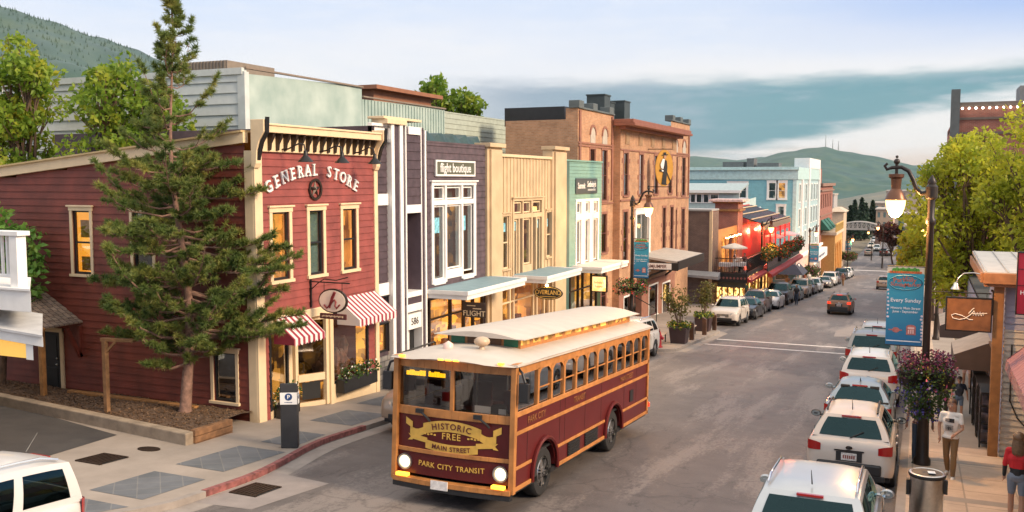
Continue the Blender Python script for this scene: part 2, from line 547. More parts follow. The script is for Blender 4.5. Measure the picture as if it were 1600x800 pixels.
BRICKB = brick('brown brick',(0.16,0.095,0.075),(0.21,0.125,0.095),(0.22,0.17,0.14),0.24,0.085)
GLASS = glass()
DOORGLASS = glass('dark door glass',(.10,.11,.11),.10)
DIMSHOP = glow('dim warm shop',(0.035,0.015,0.006),(0.85,0.36,0.05),0.7,2.6,(1,1,1),0.40,0.72)
GLASSD = glass('dusky window glass',(0.75,0.85,0.86),0.38)
LIT = glow('lit room',(0.16,0.055,0.012),(1.0,0.45,0.09),0.62,1.9,(1,1,0.8),0.36,0.68)
LITS = glow('lit shop',(0.16,0.06,0.02),(1.0,0.46,0.06),0.95,2.4,(1,1,1.2),0.30,0.70,8)
CURTAIN = mat('grey green blind',(0.19,0.28,0.27),0.8,var=0.2,vs=2)
ROOM = mat('unlit room',(0.055,0.05,0.05),0.8,var=0.4,vs=2)
# ================================================================== the setting
def ground_mat(name,c1,c2,scale,bump,rough,streak=None,patch=None):
 m = bpy.data.materials.new(name); m.use_nodes = True
 nt = m.node_tree; n = nt.nodes; b = n['Principled BSDF']; L = nt.links
 t = n.new('ShaderNodeTexCoord')
 def nz(sc,det,ro=0.6,st=(1,1,1)):
  mp = n.new('ShaderNodeMapping'); mp.inputs['Scale'].default_value = st
  L.new(t.outputs['Object'],mp.inputs[0])
  q = n.new('ShaderNodeTexNoise'); q.inputs['Scale'].default_value = sc; q.inputs['Detail'].default_value = det; q.inputs['Roughness'].default_value = ro
  L.new(mp.outputs[0],q.inputs['Vector'])
  return q.outputs['Fac']
 def ramp(f,p0,a,p1,c):
  r = n.new('ShaderNodeValToRGB'); e = r.color_ramp.elements
  e[0].position = p0; e[0].color = (*a,1); e[1].position = p1; e[1].color = (*c,1)
  L.new(f,r.inputs[0])
  return r.outputs[0]
 base = ramp(nz(scale,8,0.65),0.32,c1,0.68,c2)
 def over(base,f,p0,p1,colr,amt):
  k = ramp(f,p0,(0,0,0),p1,(amt,amt,amt))
  mx = n.new('ShaderNodeMix'); mx.data_type = 'RGBA'
  L.new(k,mx.inputs[0]); L.new(base,mx.inputs[6]); mx.inputs[7].default_value = (*colr,1)
  return mx.outputs[2]
 if streak:
  def fleck(a,b_,amt):
   q = n.new('ShaderNodeMath'); q.operation = 'MULTIPLY_ADD'; q.inputs[1].default_value = amt
   L.new(b_,q.inputs[0]); L.new(a,q.inputs[2])
   r = n.new('ShaderNodeMath'); r.operation = 'SUBTRACT'; r.inputs[1].default_value = amt * .5; L.new(q.outputs[0],r.inputs[0])
   return r.outputs[0]
  fine = nz(14,6,0.8,(1,0.6,1))
  base = over(base,nz(0.35,4,0.6,(1,0.35,1)),0.5,0.75,(0.060,0.050,0.046),0.6)
  base = over(base,fleck(nz(0.8,5,0.6,(1.0,0.13,1)),fine,.55),0.53,0.62,streak,0.62)
  base = over(base,nz(70,3,0.8),0.52,0.75,(0.25,0.215,0.19),0.45)
  base = over(base,fleck(nz(2.0,5,0.7,(1,0.3,1)),fine,.4),0.60,0.66,(0.040,0.036,0.035),0.6)
 if patch:
  base = over(base,nz(0.5,3,0.5),0.55,0.60,patch,0.6)
 if streak:
  # sealed cracks: thin dark veins
  v = n.new('ShaderNodeTexVoronoi'); v.feature = 'DISTANCE_TO_EDGE'; v.inputs['Scale'].default_value = 0.22
  ds = n.new('ShaderNodeVectorMath'); ds.operation = 'ADD'
  q = n.new('ShaderNodeTexNoise'); q.inputs['Scale'].default_value = 0.8; q.inputs['Detail'].default_value = 4
  L.new(t.outputs['Object'],q.inputs['Vector'])
  L.new(t.outputs['Object'],ds.inputs[0]); L.new(q.outputs['Color'],ds.inputs[1])
  L.new(ds.outputs[0],v.inputs['Vector'])
  k = ramp(v.outputs['Distance'],0.0,(0.40,0.40,0.40),0.006,(0,0,0))
  mx = n.new('ShaderNodeMix'); mx.data_type = 'RGBA'
  L.new(k,mx.inputs[0]); L.new(base,mx.inputs[6]); mx.inputs[7].default_value = (0.022,0.021,0.022,1)
  base = mx.outputs[2]
 L.new(base,b.inputs['Base Color'])
 b.inputs['Roughness'].default_value = rough
 bp = n.new('ShaderNodeBump'); bp.inputs['Strength'].default_value = bump; bp.inputs['Distance'].default_value = 0.01
 L.new(nz(60,3),bp.inputs['Height']); L.new(bp.outputs[0],b.inputs['Normal'])
 return m
ASPHALT = ground_mat('road asphalt',(0.084,0.073,0.070),(0.132,0.115,0.108),1.3,0.5,0.62,streak=(0.25,0.215,0.195))
TARMAC = ground_mat('driveway tarmac',(0.040,0.036,0.035),(0.065,0.058,0.055),1.1,0.5,0.75,patch=(0.085,0.074,0.065))
EARTH = ground_mat('bare earth',(0.12,0.10,0.07),(0.18,0.15,0.10),0.05,0.3,0.9)
WALK = ground_mat('pavement concrete',(0.25,0.21,0.175),(0.34,0.285,0.24),0.8,0.2,0.8)
KERB = ground_mat('kerb concrete',(0.24,0.205,0.18),(0.33,0.285,0.25),2.0,0.25,0.8)
PAVER = brick('slate pavers',(0.105,0.112,0.12),(0.135,0.14,0.15),(0.17,0.165,0.16),0.42,0.42,0.012,0.75,flat=True,var=0.2,offset=0.0)
PAVER2 = brick('sandy pavement flags',(0.46,0.34,0.25),(0.50,0.385,0.285),(0.30,0.235,0.18),1.0,1.25,0.018,0.75,flat=True,var=0.16,offset=0.0,vs=1.8)
KERBRED = mat('faded red kerb paint',(0.22,0.075,0.068),0.75,var=0.5,vs=7)
LINE = mat('road paint white',(0.62,0.58,0.55),0.6,var=0.22,vs=6)
MULCH = ground_mat('bark mulch',(0.075,0.045,0.028),(0.15,0.095,0.06),9.0,1.0,0.95)
def struct(o):
 o['kind'] = 'structure'
 return o
def strip(mb,xa,xb,ys,dz):
 """sheet between the lines xa(y) and xb(y) that follows the fall of the street"""
 for a,b in zip(ys[:-1],ys[1:]):
  mb.quad((xa(a),a,gz(a) + dz),(xb(a),a,gz(a) + dz),(xb(b),b,gz(b) + dz),(xa(b),b,gz(b) + dz))
def yr(a,b,s):
 n = max(1,round((b - a) / s))
 return [a + (b - a) * i / n for i in range(n + 1)]
def kerb_l(y):
 """kerb line of the far pavement, with its build-outs"""
 def bump(y,a,b,c,d,x):
  f = min(max((y - a) / (b - a),0),1) * min(max((d - y) / (d - c),0),1)
  f = f * f * (3 - 2 * f)
  return x * f
 return -13.2 + bump(y,10.6,13.0,14.5,19.0,0.75) + bump(y,41.0,43.0,53.5,57.5,2.75) + bump(y,178,181,186,189,2.4)
def kerb_r(y):
 return -0.28
YS = yr(-30,40,2) + yr(40,60,0.5)[1:] + yr(60,175,5)[1:] + yr(175,225,1.5)[1:] + yr(225,420,15)[1:]
mb = MB(); strip(mb,lambda y: -14.2,lambda y: 0.4,YS,0.0)
struct(mb.build('road',ASPHALT))
mb = MB()
gy = [-60,-30] + yr(-28,420,14) + [700,1200,2000,3500,6000]
def gterr(y):
 return gz(y) - 0.12 - (0 if y < 420 else (y - 420) * 0.012)
for a,b in zip(gy[:-1],gy[1:]):
 for xa,xb in zip([-3000,-600,-150,-40,40,150,600],[-600,-150,-40,40,150,600,4000]):
  mb.quad((xa,a,gterr(a)),(xb,a,gterr(a)),(xb,b,gterr(b)),(xa,b,gterr(b)))
struct(mb.build('ground',EARTH))
# pavements
PY0 = yr(-30,10,4) + yr(10,24,0.4)[1:] + yr(24,40,4)[1:] + yr(40,58,0.5)[1:] + yr(58,178,5)[1:]
mb = MB(); strip(mb,lambda y: -40.0 if y < 19 else -19.5,lambda y: kerb_l(y) - 0.16,PY0,0.13)
struct(mb.build('pavement',WALK))
mb = MB()
strip(mb,lambda y: kerb_l(y) - 0.16,lambda y: kerb_l(y),PY0,0.134)
for a,b in zip(PY0[:-1],PY0[1:]):
 mb.quad((kerb_l(a),a,gz(a) + 0.134),(kerb_l(b),b,gz(b) + 0.134),(kerb_l(b),b,gz(b) - 0.05),(kerb_l(a),a,gz(a) - 0.05))
struct(mb.build('kerb',KERB))
mb = MB()
ys = yr(13.6,20.4,0.4)
for a,b in zip(ys[:-1],ys[1:]):
 for xx in ((-0.13,0.139,0.004,0.139),(0.004,0.139,0.004,0.02)):
  mb.quad((kerb_l(a) + xx[0],a,gz(a) + xx[1]),(kerb_l(b) + xx[0],b,gz(b) + xx[1]),(kerb_l(b) + xx[2],b,gz(b) + xx[3]),(kerb_l(a) + xx[2],a,gz(a) + xx[3]))
struct(mb.build('kerb',KERBRED))
ysr = yr(-30,178,4)
mb = MB(); strip(mb,lambda y: kerb_r(y) + 0.18,lambda y: 1.9 if y > 25.3 else 14.0,yr(-30,25.25,3.25),0.13)
strip(mb,lambda y: kerb_r(y) + 0.18,lambda y: 1.95,yr(25.25,178,4),0.13)
struct(mb.build('pavement',PAVER2))
mb = MB(); strip(mb,lambda y: kerb_r(y),lambda y: kerb_r(y) + 0.18,ysr,0.132)
for a,b in zip(ysr[:-1],ysr[1:]):
 mb.quad((kerb_r(a),a,gz(a) + 0.132),(kerb_r(b),b,gz(b) + 0.132),(kerb_r(b),b,gz(b) - 0.05),(kerb_r(a),a,gz(a) - 0.05))
struct(mb.build('kerb',KERB))
# darker bands between the flags of the near pavement
mb = MB()
for y0 in (17.2,20.2,23.9):
 strip(mb,lambda y: kerb_r(y) + 0.2,lambda y: 9.0,[y0,y0 + 0.38],0.134)
struct(mb.build('pavement',WALK))
mb = MB(); strip(mb,lambda y: 0.78,lambda y: 1.9,yr(26,60,2),0.134)
struct(mb.build('pavement',WALK))
# slate panels let into the far pavement
mb = MB()
for x0,x1,a,b in ((-14.4,-13.05,12.6,14.25),(-14.45,-13.15,14.9,16.95),(-14.3,-13.35,17.5,18.95),(-14.85,-13.5,20.2,22.0),(-15.2,-13.5,23.0,25.4),(-15.2,-13.5,27.0,30.0),(-14.2,-12.6,10.2,12.15)):
 strip(mb,lambda y: x0,lambda y: min(x1,kerb_l(y) - 0.25),yr(a,b,0.45),0.136)
struct(mb.build('pavement',PAVER))
# driveway tarmac west of the shop
mb = MB()
for poly in ([(-17.69,16.35),(-17.3,14.12),(-17.2,4),(-60,4),(-60,19.0),(-27,18.6)],):
 mb.add([(x,y,gz(y) + 0.137) for x,y in poly],[tuple(range(len(poly)))])
struct(mb.build('road',TARMAC))
# iron gratings
def grating(x0,x1,y0,y1,dz,label):
 mb = MB()
 z = lambda y: gz(y) + dz
 for k in range(7):
  xa = x0 + (x1 - x0) * (k + 0.1) / 7
  mb.bar((xa,y0,z(y0)),(xa,y1,z(y1)),0.05,0.02)
 for y in (y0,y1): mb.bar((x0,y,z(y)),(x1,y,z(y)),0.06,0.024)
 mb.mat(1).quad((x0,y0,z(y0) - 0.004),(x1,y0,z(y0) - 0.004),(x1,y1,z(y1) - 0.004),(x0,y1,z(y1) - 0.004))
 setp(mb.build('drain_grate',[BRONZE,BLACKP],loc=(x0,y0,z(y0))),label,'drain grate')
grating(-16.45,-15.72,14.08,14.8,0.147,'square rusty drain grate in the concrete apron')
grating(-12.3,-11.65,14.1,14.85,0.017,'iron storm drain grate in the road at the kerb')
mb = MB(); mb.disc((-15.95,15.64,gz(15.64) + 0.135),0.28,0.2,(1,0,0),(0,1,-SLOPE),0.012)
setp(mb.build('manhole_cover',BRONZE,loc=(-15.95,15.64,gz(15.64))),'small round iron cover in the concrete beside the planting bed','manhole cover')
mb = MB()
strip(mb,lambda y: -9.95,lambda y: -3.1,yr(49.95,50.3,0.35),0.004)
strip(mb,lambda y: -10.2,lambda y: -2.95,yr(47.1,47.45,0.35),0.004)
struct(mb.build('road_marking',LINE))
mb = MB()
strip(mb,lambda y: -6.4,lambda y: -0.6,[182,183.2],0.012)
strip(mb,lambda y: -13,lambda y: -1,[205,206.4],0.012)
struct(mb.build('road_marking',LINE))
# concrete gutter pan and pale repair patches in the road
mb = MB(); strip(mb,lambda y: kerb_l(y) + 0.005,lambda y: kerb_l(y) + 0.45,yr(12,60,0.8),0.004)
struct(mb.build('road',KERB))
mb = MB()
mb.add([(x,y,gz(y) + 0.005) for x,y in ((-13.0,13.2),(-11.2,13.4),(-11.0,15.6),(-12.6,15.8))],[(0,1,2,3)])
for pts in (((-4.4,56),(-3.2,57),(-2.7,63),(-3.9,65),(-4.6,60)),):
 mb.add([(x,y,gz(y) + 0.005) for x,y in pts],[tuple(range(len(pts)))])
struct(mb.build('road',ground_mat('pale road patch',(0.22,0.19,0.175),(0.28,0.24,0.22),2.0,0.4,0.75)))
# ------------------------------------------------------------------ mountain, hills, woods
def ridge_mesh(ridge,foot_scale,zfoot,n_t,noise_a,seed,back=0.35):
 """terrain that climbs from its foot to a skyline; ridge = (bearing px, skyline px row, distance)"""
 rr = random.Random(seed)
 px = np.array([r[0] for r in ridge],float); py = np.array([r[1] for r in ridge],float); ds = np.array([r[2] for r in ridge],float)
 xs = np.arange(px[0],px[-1] + 1,max(4,(px[-1] - px[0]) / 260))
 from mathutils import noise as mn
 V,F = [],[]
 nt_ = n_t + 4
 for i,x in enumerate(xs):
  y = np.interp(x,px,py); d = np.interp(x,px,ds)
  r = ray(x,y); h = math.hypot(r.x,r.y); ux,uy = r.x / h,r.y / h
  zr = CAMZ + r.z / h * d
  for j in range(nt_):
   if j < 4:
    t = -(4 - j) / 4.0
    dd = d * (1 - back * t); z = zr - (zr - zfoot) * (t * t) * 0.9
   else:
    t = (j - 4) / (n_t - 1)
    dd = d * (1 - (1 - foot_scale) * t)
    s = (1 - t)
    z = zfoot + (zr - zfoot) * (0.55 * s + 0.45 * s * s)
   X,Y_ = ux * dd,uy * dd
   k = d / 1000.0
   f = 1 - abs(0.5 - min(max(t,0),1)) * 2
   z += noise_a * f * mn.fractal(Vector((X / (140 * k),Y_ / (140 * k),seed)),1.0,2.0,5) + noise_a * 0.10 * mn.noise(Vector((X / (16 * k),Y_ / (16 * k),seed)))
   V.append((X,Y_,z))
 n = len(xs)
 for i in range(n - 1):
  for j in range(nt_ - 1):
   F.append((i * nt_ + j,(i + 1) * nt_ + j,(i + 1) * nt_ + j + 1,i * nt_ + j + 1))
 return V,F
FOREST = leafmat('mountain forest',(0.014,0.044,0.034),(0.022,0.060,0.043),(0.050,0.085,0.045),0.012,0.0)
HILLM = leafmat('scrub hillside',(0.006,0.034,0.020),(0.018,0.066,0.034),(0.075,0.105,0.044),0.022,0.0)
TANHILL = leafmat('dry grass hillside',(0.08,0.09,0.045),(0.14,0.125,0.065),(0.22,0.175,0.10),0.02,0.0)
m_ridge = [(-500,-60,1500),(-200,-25,1500),(0,8,1500),(60,28,1500),(120,46,1520),(200,74,1560),(250,94,1600),(330,120,1650),(420,158,1750),(560,215,1900),(680,262,2000),(760,285,2100)]
mb = MB(); V,F = ridge_mesh(m_ridge,0.3,-15,40,45,3); mb.add(V,F)
struct(mb.build('mountain',FOREST,smooth=60))
# conifers on the mountain: a far-off wood
mb = MB(); rr = random.Random(5); nt_ = 44; cols_ = len(V) // nt_
for _ in range(2600):
 i = rr.randrange(int(cols_ * 0.25),cols_ - 1); j = 4 + int((rr.random() ** 1.8) * 32)
 a = Vector(V[i * nt_ + j]).lerp(Vector(V[(i + 1) * nt_ + min(j + 1,nt_ - 1)]),rr.random())
 h = rr.uniform(2.5,5.5); r = h * rr.uniform(0.2,0.34)
 mb.add([(a.x + r * math.cos(q),a.y + r * math.sin(q),a.z - 1) for q in (0,1.26,2.51,3.77,5.03)] + [(a.x,a.y,a.z + h)],[(k,(k + 1) % 5,5) for k in range(5)])
setp(mb.build('mountain_wood',leafmat('far conifers',(0.014,0.044,0.034),(0.022,0.060,0.043),(0.050,0.085,0.045),0.012,0.0),recalc=False),'conifer wood covering the mountain above the town','wood',kind='stuff')
h_ridge = [(900,290,2700),(1000,275,2700),(1060,266,2700),(1130,258,2650),(1180,250,2600),(1215,240,2600),(1250,233,2600),(1290,230,2600),(1320,236,2600),(1360,244,2600),(1400,252,2600),(1450,266,2600),(1520,277,2600),(1600,272,2600),(1750,250,2600),(1900,230,2600)]
mb = MB(); V,F = ridge_mesh(h_ridge,0.45,-40,40,34,9); mb.add(V,F)
struct(mb.build('hill',HILLM,smooth=60))
f_ridge = [(500,268,4600),(800,262,4600),(1000,258,4600),(1060,248,4600),(1085,243,4600),(1115,247,4600),(1150,250,4600),(1190,245,4600),(1240,252,4600),(1330,256,4600),(1440,258,4600),(1600,262,4600),(1900,255,4600)]
mb = MB(); V,F = ridge_mesh(f_ridge,0.7,-50,20,30,12); mb.add(V,F)
struct(mb.build('hill',HILLM,smooth=60))
t_ridge = [(1180,345,1250),(1240,330,1250),(1290,320,1250),(1340,307,1250),(1390,297,1250),(1450,296,1250),(1520,300,1250),(1620,310,1250),(1800,300,1250)]
mb = MB(); V,F = ridge_mesh(t_ridge,0.4,-28,24,10,21); mb.add(V,F)
struct(mb.build('hill',TANHILL,smooth=60))
mb = MB()                                     # broadcast mast specks on the far summit
for px,h in ((1290,34),(1301,22),(1310,18)):
 r = ray(px,231); k = 2600 / math.hypot(r.x,r.y)
 p = Vector((r.x * k,r.y * k,CAMZ + r.z * k))
 mb.tube([p - Vector((0,0,6)),p + Vector((0,0,h))],[1.6,0.5],5)
setp(mb.build('radio_mast',mat('mast steel',(0.3,0.3,0.3),0.5),loc=(mb.v[0][0],mb.v[0][1],80)),'cluster of radio masts on top of the far green hill','mast')
# air: distance fades to blue green
def add_haze():
 mb = MB(); mb.box(-3400,4200,-70,6200,-175,520)
 m = bpy.data.materials.new('evening haze'); m.use_nodes = True
 n = m.node_tree.nodes; n.remove(n['Principled BSDF'])
 v = n.new('ShaderNodeVolumePrincipled')
 v.inputs['Color'].default_value = (0.62,0.80,0.84,1)
 v.inputs['Density'].default_value = 0.000045
 v.inputs['Anisotropy'].default_value = 0.2
 m.node_tree.links.new(v.outputs[0],n['Material Output'].inputs['Volume'])
 o = mb.build('haze',m); o['kind'] = 'stuff'
 o['label'] = 'thin blue evening haze over the valley'; o['category'] = 'haze'
# ================================================================== building helpers
class Fr:
 """a wall plane: u runs along it, d out of it, z up"""
 def __init__(s,axis,c,out):
  s.a,s.c,s.o = axis,c,out
 def p(s,u,d,z):
  return (s.c + s.o * d,u,z) if s.a == 'x' else (u,s.c + s.o * d,z)
 def box(s,mb,u0,u1,d0,d1,z0,z1):
  a,b = s.p(u0,d0,z0),s.p(u1,d1,z1)
  return mb.box(min(a[0],b[0]),max(a[0],b[0]),min(a[1],b[1]),max(a[1],b[1]),z0,z1)
 def quad(s,mb,u0,u1,d,z0,z1):
  return mb.quad(s.p(u0,d,z0),s.p(u1,d,z0),s.p(u1,d,z1),s.p(u0,d,z1))
def wall(mb,fr,u0,u1,z0,z1,holes=(),style='plain',h=0.2,top=None,reveal=0.14,lap=0.026):
 """a wall face with openings cut out; 'clap' lays real overlapping boards, 'batten' adds upright battens"""
 zs = {round(z0,4),round(z1,4)}
 if style == 'clap':
  z = z0
  while z < z1 - 1e-4:
   zs.add(round(z,4)); z += h
 for a,b,c,d in holes:
  for q in (c,d):
   if z0 < q < z1: zs.add(round(q,4))
 zs = sorted(zs)
 for za,zb in zip(zs[:-1],zs[1:]):
  lo,hi = u0,u1
  if top is not None:
   ta,tb = top                                   # height of the sloping top at u0 and u1
   f = (zb - ta) / (tb - ta) if tb != ta else 0
   if tb > ta and zb > ta: lo = u0 + (u1 - u0) * min(1,f)
   if tb < ta and zb > tb: hi = u0 + (u1 - u0) * max(0,f)
   if hi - lo < 0.02: continue
  iv = [(lo,hi)]
  for a,b,c,d in holes:
   if c < zb - 1e-3 and d > za + 1e-3:
    nv = []
    for p,q in iv:
     if b <= p or a >= q: nv.append((p,q)); continue
     if a > p: nv.append((p,a))
     if b < q: nv.append((b,q))
    iv = nv
  if style == 'clap':
   k = math.floor((za - z0) / h + 1e-4); zr = z0 + k * h
   da = lap * (1 - (za - zr) / h); db = lap * (1 - (zb - zr) / h)
  else:
   da = db = 0.0
  for p,q in iv:
   mb.quad(fr.p(p,da,za),fr.p(q,da,za),fr.p(q,db,zb),fr.p(p,db,zb))
   if style == 'clap' and abs(za - zr) < 1e-3:
    mb.quad(fr.p(p,0.0,za),fr.p(q,0.0,za),fr.p(q,da,za),fr.p(p,da,za))
 for a,b,c,d in holes:
  for q in (a,b):
   mb.quad(fr.p(q,-reveal,c),fr.p(q,0.01,c),fr.p(q,0.01,d),fr.p(q,-reveal,d))
  for q in (c,d):
   mb.quad(fr.p(a,-reveal,q),fr.p(b,-reveal,q),fr.p(b,0.01,q),fr.p(a,0.01,q))
 if style == 'batten':
  n = max(1,round((u1 - u0) / h))
  for i in range(n + 1):
   u = u0 + (u1 - u0) * i / n
   iv = [(z0,z1)]
   for a,b,c,d in holes:
    if a - 0.12 < u < b + 0.12:
     nv = []
     for p,q in iv:
      if d <= p or c >= q: nv.append((p,q)); continue
      if c > p: nv.append((p,c - 0.1))
      if d < q: nv.append((d + 0.1,q))
     iv = nv
   for p,q in iv:
    if q - p > 0.05: fr.box(mb,u - 0.025,u + 0.025,0.002,0.03,p,q)
def window(root,fr,u0,u1,z0,z1,trim=WHITE,tw=0.11,sash=DARK,back=ROOM,rails=(0.5,),mulls=(),bd=0.45,cap=True,sill=True,pane=None,name='window',sw=0.045,td=0.045):
 """trim round an opening, sash, pane and what stands behind it"""
 mb = MB()
 fr.box(mb,u0 - tw,u0,0.0,td,z0,z1); fr.box(mb,u1,u1 + tw,0.0,td,z0,z1)
 fr.box(mb,u0 - tw - 0.02,u1 + tw + 0.02,0.0,td + 0.012,z1,z1 + tw * 1.1)
 if cap: fr.box(mb,u0 - tw - 0.06,u1 + tw + 0.06,0.0,td + 0.06,z1 + tw * 1.1,z1 + tw * 1.1 + 0.05)
 if sill: fr.box(mb,u0 - tw - 0.03,u1 + tw + 0.03,0.0,td + 0.045,z0 - tw * 0.75,z0)
 wnd = mb.build(name,trim,root,bevel=0.006)
 mb = MB()
 for a,b in ((u0,u0 + sw),(u1 - sw,u1)): fr.box(mb,a,b,-0.09,-0.03,z0,z1)
 for a,b in ((z0,z0 + sw * 1.4),(z1 - sw,z1)): fr.box(mb,u0 + sw,u1 - sw,-0.09,-0.03,a,b)
 for r in rails:
  zc = z0 + (z1 - z0) * r
  fr.box(mb,u0 + sw,u1 - sw,-0.088,-0.022,zc - sw * 0.55,zc + sw * 0.55)
 for r in mulls:
  uc = u0 + (u1 - u0) * r
  fr.box(mb,uc - sw * 0.5,uc + sw * 0.5,-0.086,-0.026,z0 + sw,z1 - sw)
 mb.build('sash',sash,wnd)
 mb = MB(); fr.quad(mb,u0 + sw * 0.5,u1 - sw * 0.5,-0.07,z0 + sw * 0.5,z1 - sw * 0.5)
 mb.build('pane',pane or GLASS,wnd)
 mb = MB(); e = 0.3 if bd > 0.2 else 0.0
 fr.quad(mb,u0 - e,u1 + e,-bd,z0 - e,z1 + e)
 if e:
  for q in (u0 - e,u1 + e): mb.quad(fr.p(q,-bd,z0 - e),fr.p(q,-0.15,z0 - e),fr.p(q,-0.15,z1 + e),fr.p(q,-bd,z1 + e))
  for q in (z0 - e,z1 + e): mb.quad(fr.p(u0 - e,-bd,q),fr.p(u1 + e,-bd,q),fr.p(u1 + e,-0.15,q),fr.p(u0 - e,-0.15,q))
 mb.build('interior',back,wnd)
 return wnd
def body(root,fr,u0,u1,z0,z1,depth,wallm,roofm,sides=(True,True),parapet=0.5,style='plain'):
 """the sides, back and roof behind a front"""
 mb = MB()
 for ok,u in zip(sides,(u0,u1)):
  if ok: mb.quad(fr.p(u,0,z0),fr.p(u,-depth,z0),fr.p(u,-depth,z1),fr.p(u,0,z1))
 mb.quad(fr.p(u0,-depth,z0),fr.p(u1,-depth,z0),fr.p(u1,-depth,z1),fr.p(u0,-depth,z1))
 fr.quad(mb,u0,u1,-0.25,z1 - parapet,z1)
 mb.build('side_wall',wallm,root)
 mb = MB()
 mb.quad(fr.p(u0,0,z1 - parapet),fr.p(u1,0,z1 - parapet),fr.p(u1,-depth,z1 - parapet),fr.p(u0,-depth,z1 - parapet))
 mb.quad(fr.p(u0,0.0,z1 + .003),fr.p(u1,0.0,z1 + .003),fr.p(u1,-0.26,z1 + .003),fr.p(u0,-0.26,z1 + .003))
 mb.build('roof',roofm,root)
ROOFM = mat('tar roof',(0.06,0.06,0.06),0.8,var=0.3)
PALEROOF = mat('pale blue roof membrane',(0.19,0.29,0.325),0.6,var=0.08)
XF = -15.8
FX = Fr('x',XF,1)
# ================================================================== red corner shop
Y0,Y1 = 19.3,25.1
gs = thing('corner_shop','red clapboard corner shop with bracketed cream cornice and striped awnings','shop',(XF,Y0,gz(Y0)))
ups = [(19.98,20.70),(21.62,22.27),(23.27,23.98)]
holes = [(a,b,2.5,4.33) for a,b in ups]
mb = MB(); wall(mb,FX,Y0 + 0.28,Y1 - 0.06,1.55,5.95,holes,'clap',0.2)
mb.build('front_wall',RED_LIGHT,gs)
for k,(a,b) in enumerate(ups):
 window(gs,FX,a,b,2.5,4.33,CREAM,0.12,BLACKP,(LIT,CURTAIN,LIT)[k],bd=(0.5,0.16,0.5)[k])
FS = Fr('y',Y0,-1)
shol = [(-22.3,-21.62,2.5,4.32),(-20.0,-19.3,2.5,4.32),(-17.27,-16.52,-0.72,0.6)]
mb = MB(); wall(mb,FS,-34.0,XF - 0.27,-1.7,6.3,shol,'clap',0.205,top=(4.55,6.3))
mb.build('side_wall',RED_SHADE,gs)
AMBERDOOR = glow('amber blind',(0.9,0.30,0.02),(1.0,0.42,0.05),0.75,1.2)
for k,(a,b,c,d) in enumerate(shol):
 wn_ = window(gs,FS,a,b,c,d,CREAM,0.1,BLACKP,(AMBERDOOR,ROOM,ROOM)[k],bd=(0.14,0.14,0.5)[k],rails=((0.5,),(0.5,),())[k])
 if k < 1:
  mb = MB()
  for z0,z1 in ((c + 0.1,c + 0.5),(c + 1.05,c + 1.55)):
   FS.box(mb,a + 0.16,b - 0.16,-0.135,-0.12,z0,z1)
   FS.box(mb,a + 0.22,b - 0.22,-0.125,-0.112,z0 + 0.08,z1 - 0.08)
  mb.build('blind',mat('amber board',(0.62,0.24,0.03),0.5),wn_)
mb = MB()
FX.box(mb,Y0 - 0.03,Y0 + 0.28,-0.1,0.05,gz(Y0) + 0.1,5.95); FX.box(mb,Y1 - 0.1,Y1 + 0.1,-0.1,0.05,gz(Y1) + 0.1,5.95)
FS.box(mb,XF - 0.28,XF - 0.005,-0.1,0.034,gz(Y0) + 0.1,5.95)
explode(mb.build('corner_board',CREAM,gs,bevel=0.008))
mb = MB()                                       # sloping eaves board and roof over the side wall
za,zb = 4.72,6.42
mb.hexa([(-34,Y0 - 0.14,za - .27),(XF - .2,Y0 - 0.14,zb - .27),(XF - .2,Y0 + 0.05,zb - .27),(-34,Y0 + 0.05,za - .27),(-34,Y0 - 0.14,za),(XF - .2,Y0 - 0.14,zb),(XF - .2,Y0 + 0.05,zb),(-34,Y0 + 0.05,za)])
mb.mat(1).hexa([(-34,Y0 - 0.22,za),(XF - .2,Y0 - 0.22,zb),(XF - .2,Y1,zb),(-34,Y1,za),(-34,Y0 - 0.22,za + .05),(XF - .2,Y0 - 0.22,zb + .05),(XF - .2,Y1,zb + .05),(-34,Y1,za + .05)])
mb.build('eaves',[CREAM,mat('ochre roofing edge',(0.50,0.36,0.18),0.7)],gs)
mb = MB(); mb.quad((-34,Y1,-2),(XF,Y1,-2),(XF,Y1,6.3),(-34,Y1,4.5)); mb.quad((-34,Y0,-2),(-34,Y1,-2),(-34,Y1,4.5),(-34,Y0,4.5))
mb.build('back_wall',RED_SHADE,gs)
# cornice: frieze of dentil brackets under a projecting gutter
mb = MB()
FX.box(mb,Y0 + 0.25,Y1 - 0.02,-0.05,0.10,5.93,6.42)
FX.box(mb,Y0 + 0.1,Y1 - 0.02,-0.05,0.34,6.42,6.62)
FX.box(mb,Y0 + 0.1,Y1 - 0.02,-0.05,0.38,6.60,6.655)
crn = mb.build('cornice',CREAM,gs,bevel=0.012)
mb = MB()
for k in range(16):
 u = Y0 + 0.50 + k * (Y1 - Y0 - 0.85) / 15
 mb.prism([(XF + 0.10,5.96),(XF + 0.16,5.98),(XF + 0.18,6.14),(XF + 0.26,6.28),(XF + 0.30,6.42),(XF + 0.10,6.42)],'y',u - 0.045,u + 0.045)
explode(mb.build('bracket',BRONZE,crn))
for u in (Y0 + 0.02,Y1 - 0.03):
 mb = MB()
 mb.prism([(XF + 0.0,5.55),(XF + 0.1,5.5),(XF + 0.16,5.62),(XF + 0.18,5.95),(XF + 0.26,6.2),(XF + 0.42,6.42),(XF + 0.42,6.74),(XF + 0.0,6.74)],'y',u - 0.11,u + 0.11)
 b = mb.build('end_bracket',CREAM,gs,bevel=0.01)
 mb = MB()
 pts = [(XF + 0.12,u + 0.0,5.58),(XF + 0.20,u,5.9),(XF + 0.28,u,6.16),(XF + 0.44,u,6.40),(XF + 0.46,u,6.8)]
 for a_,b_ in zip(pts[:-1],pts[1:]): mb.bar(a_,b_,0.14,0.03)
 mb.build('bracket_trim',DARK,b)
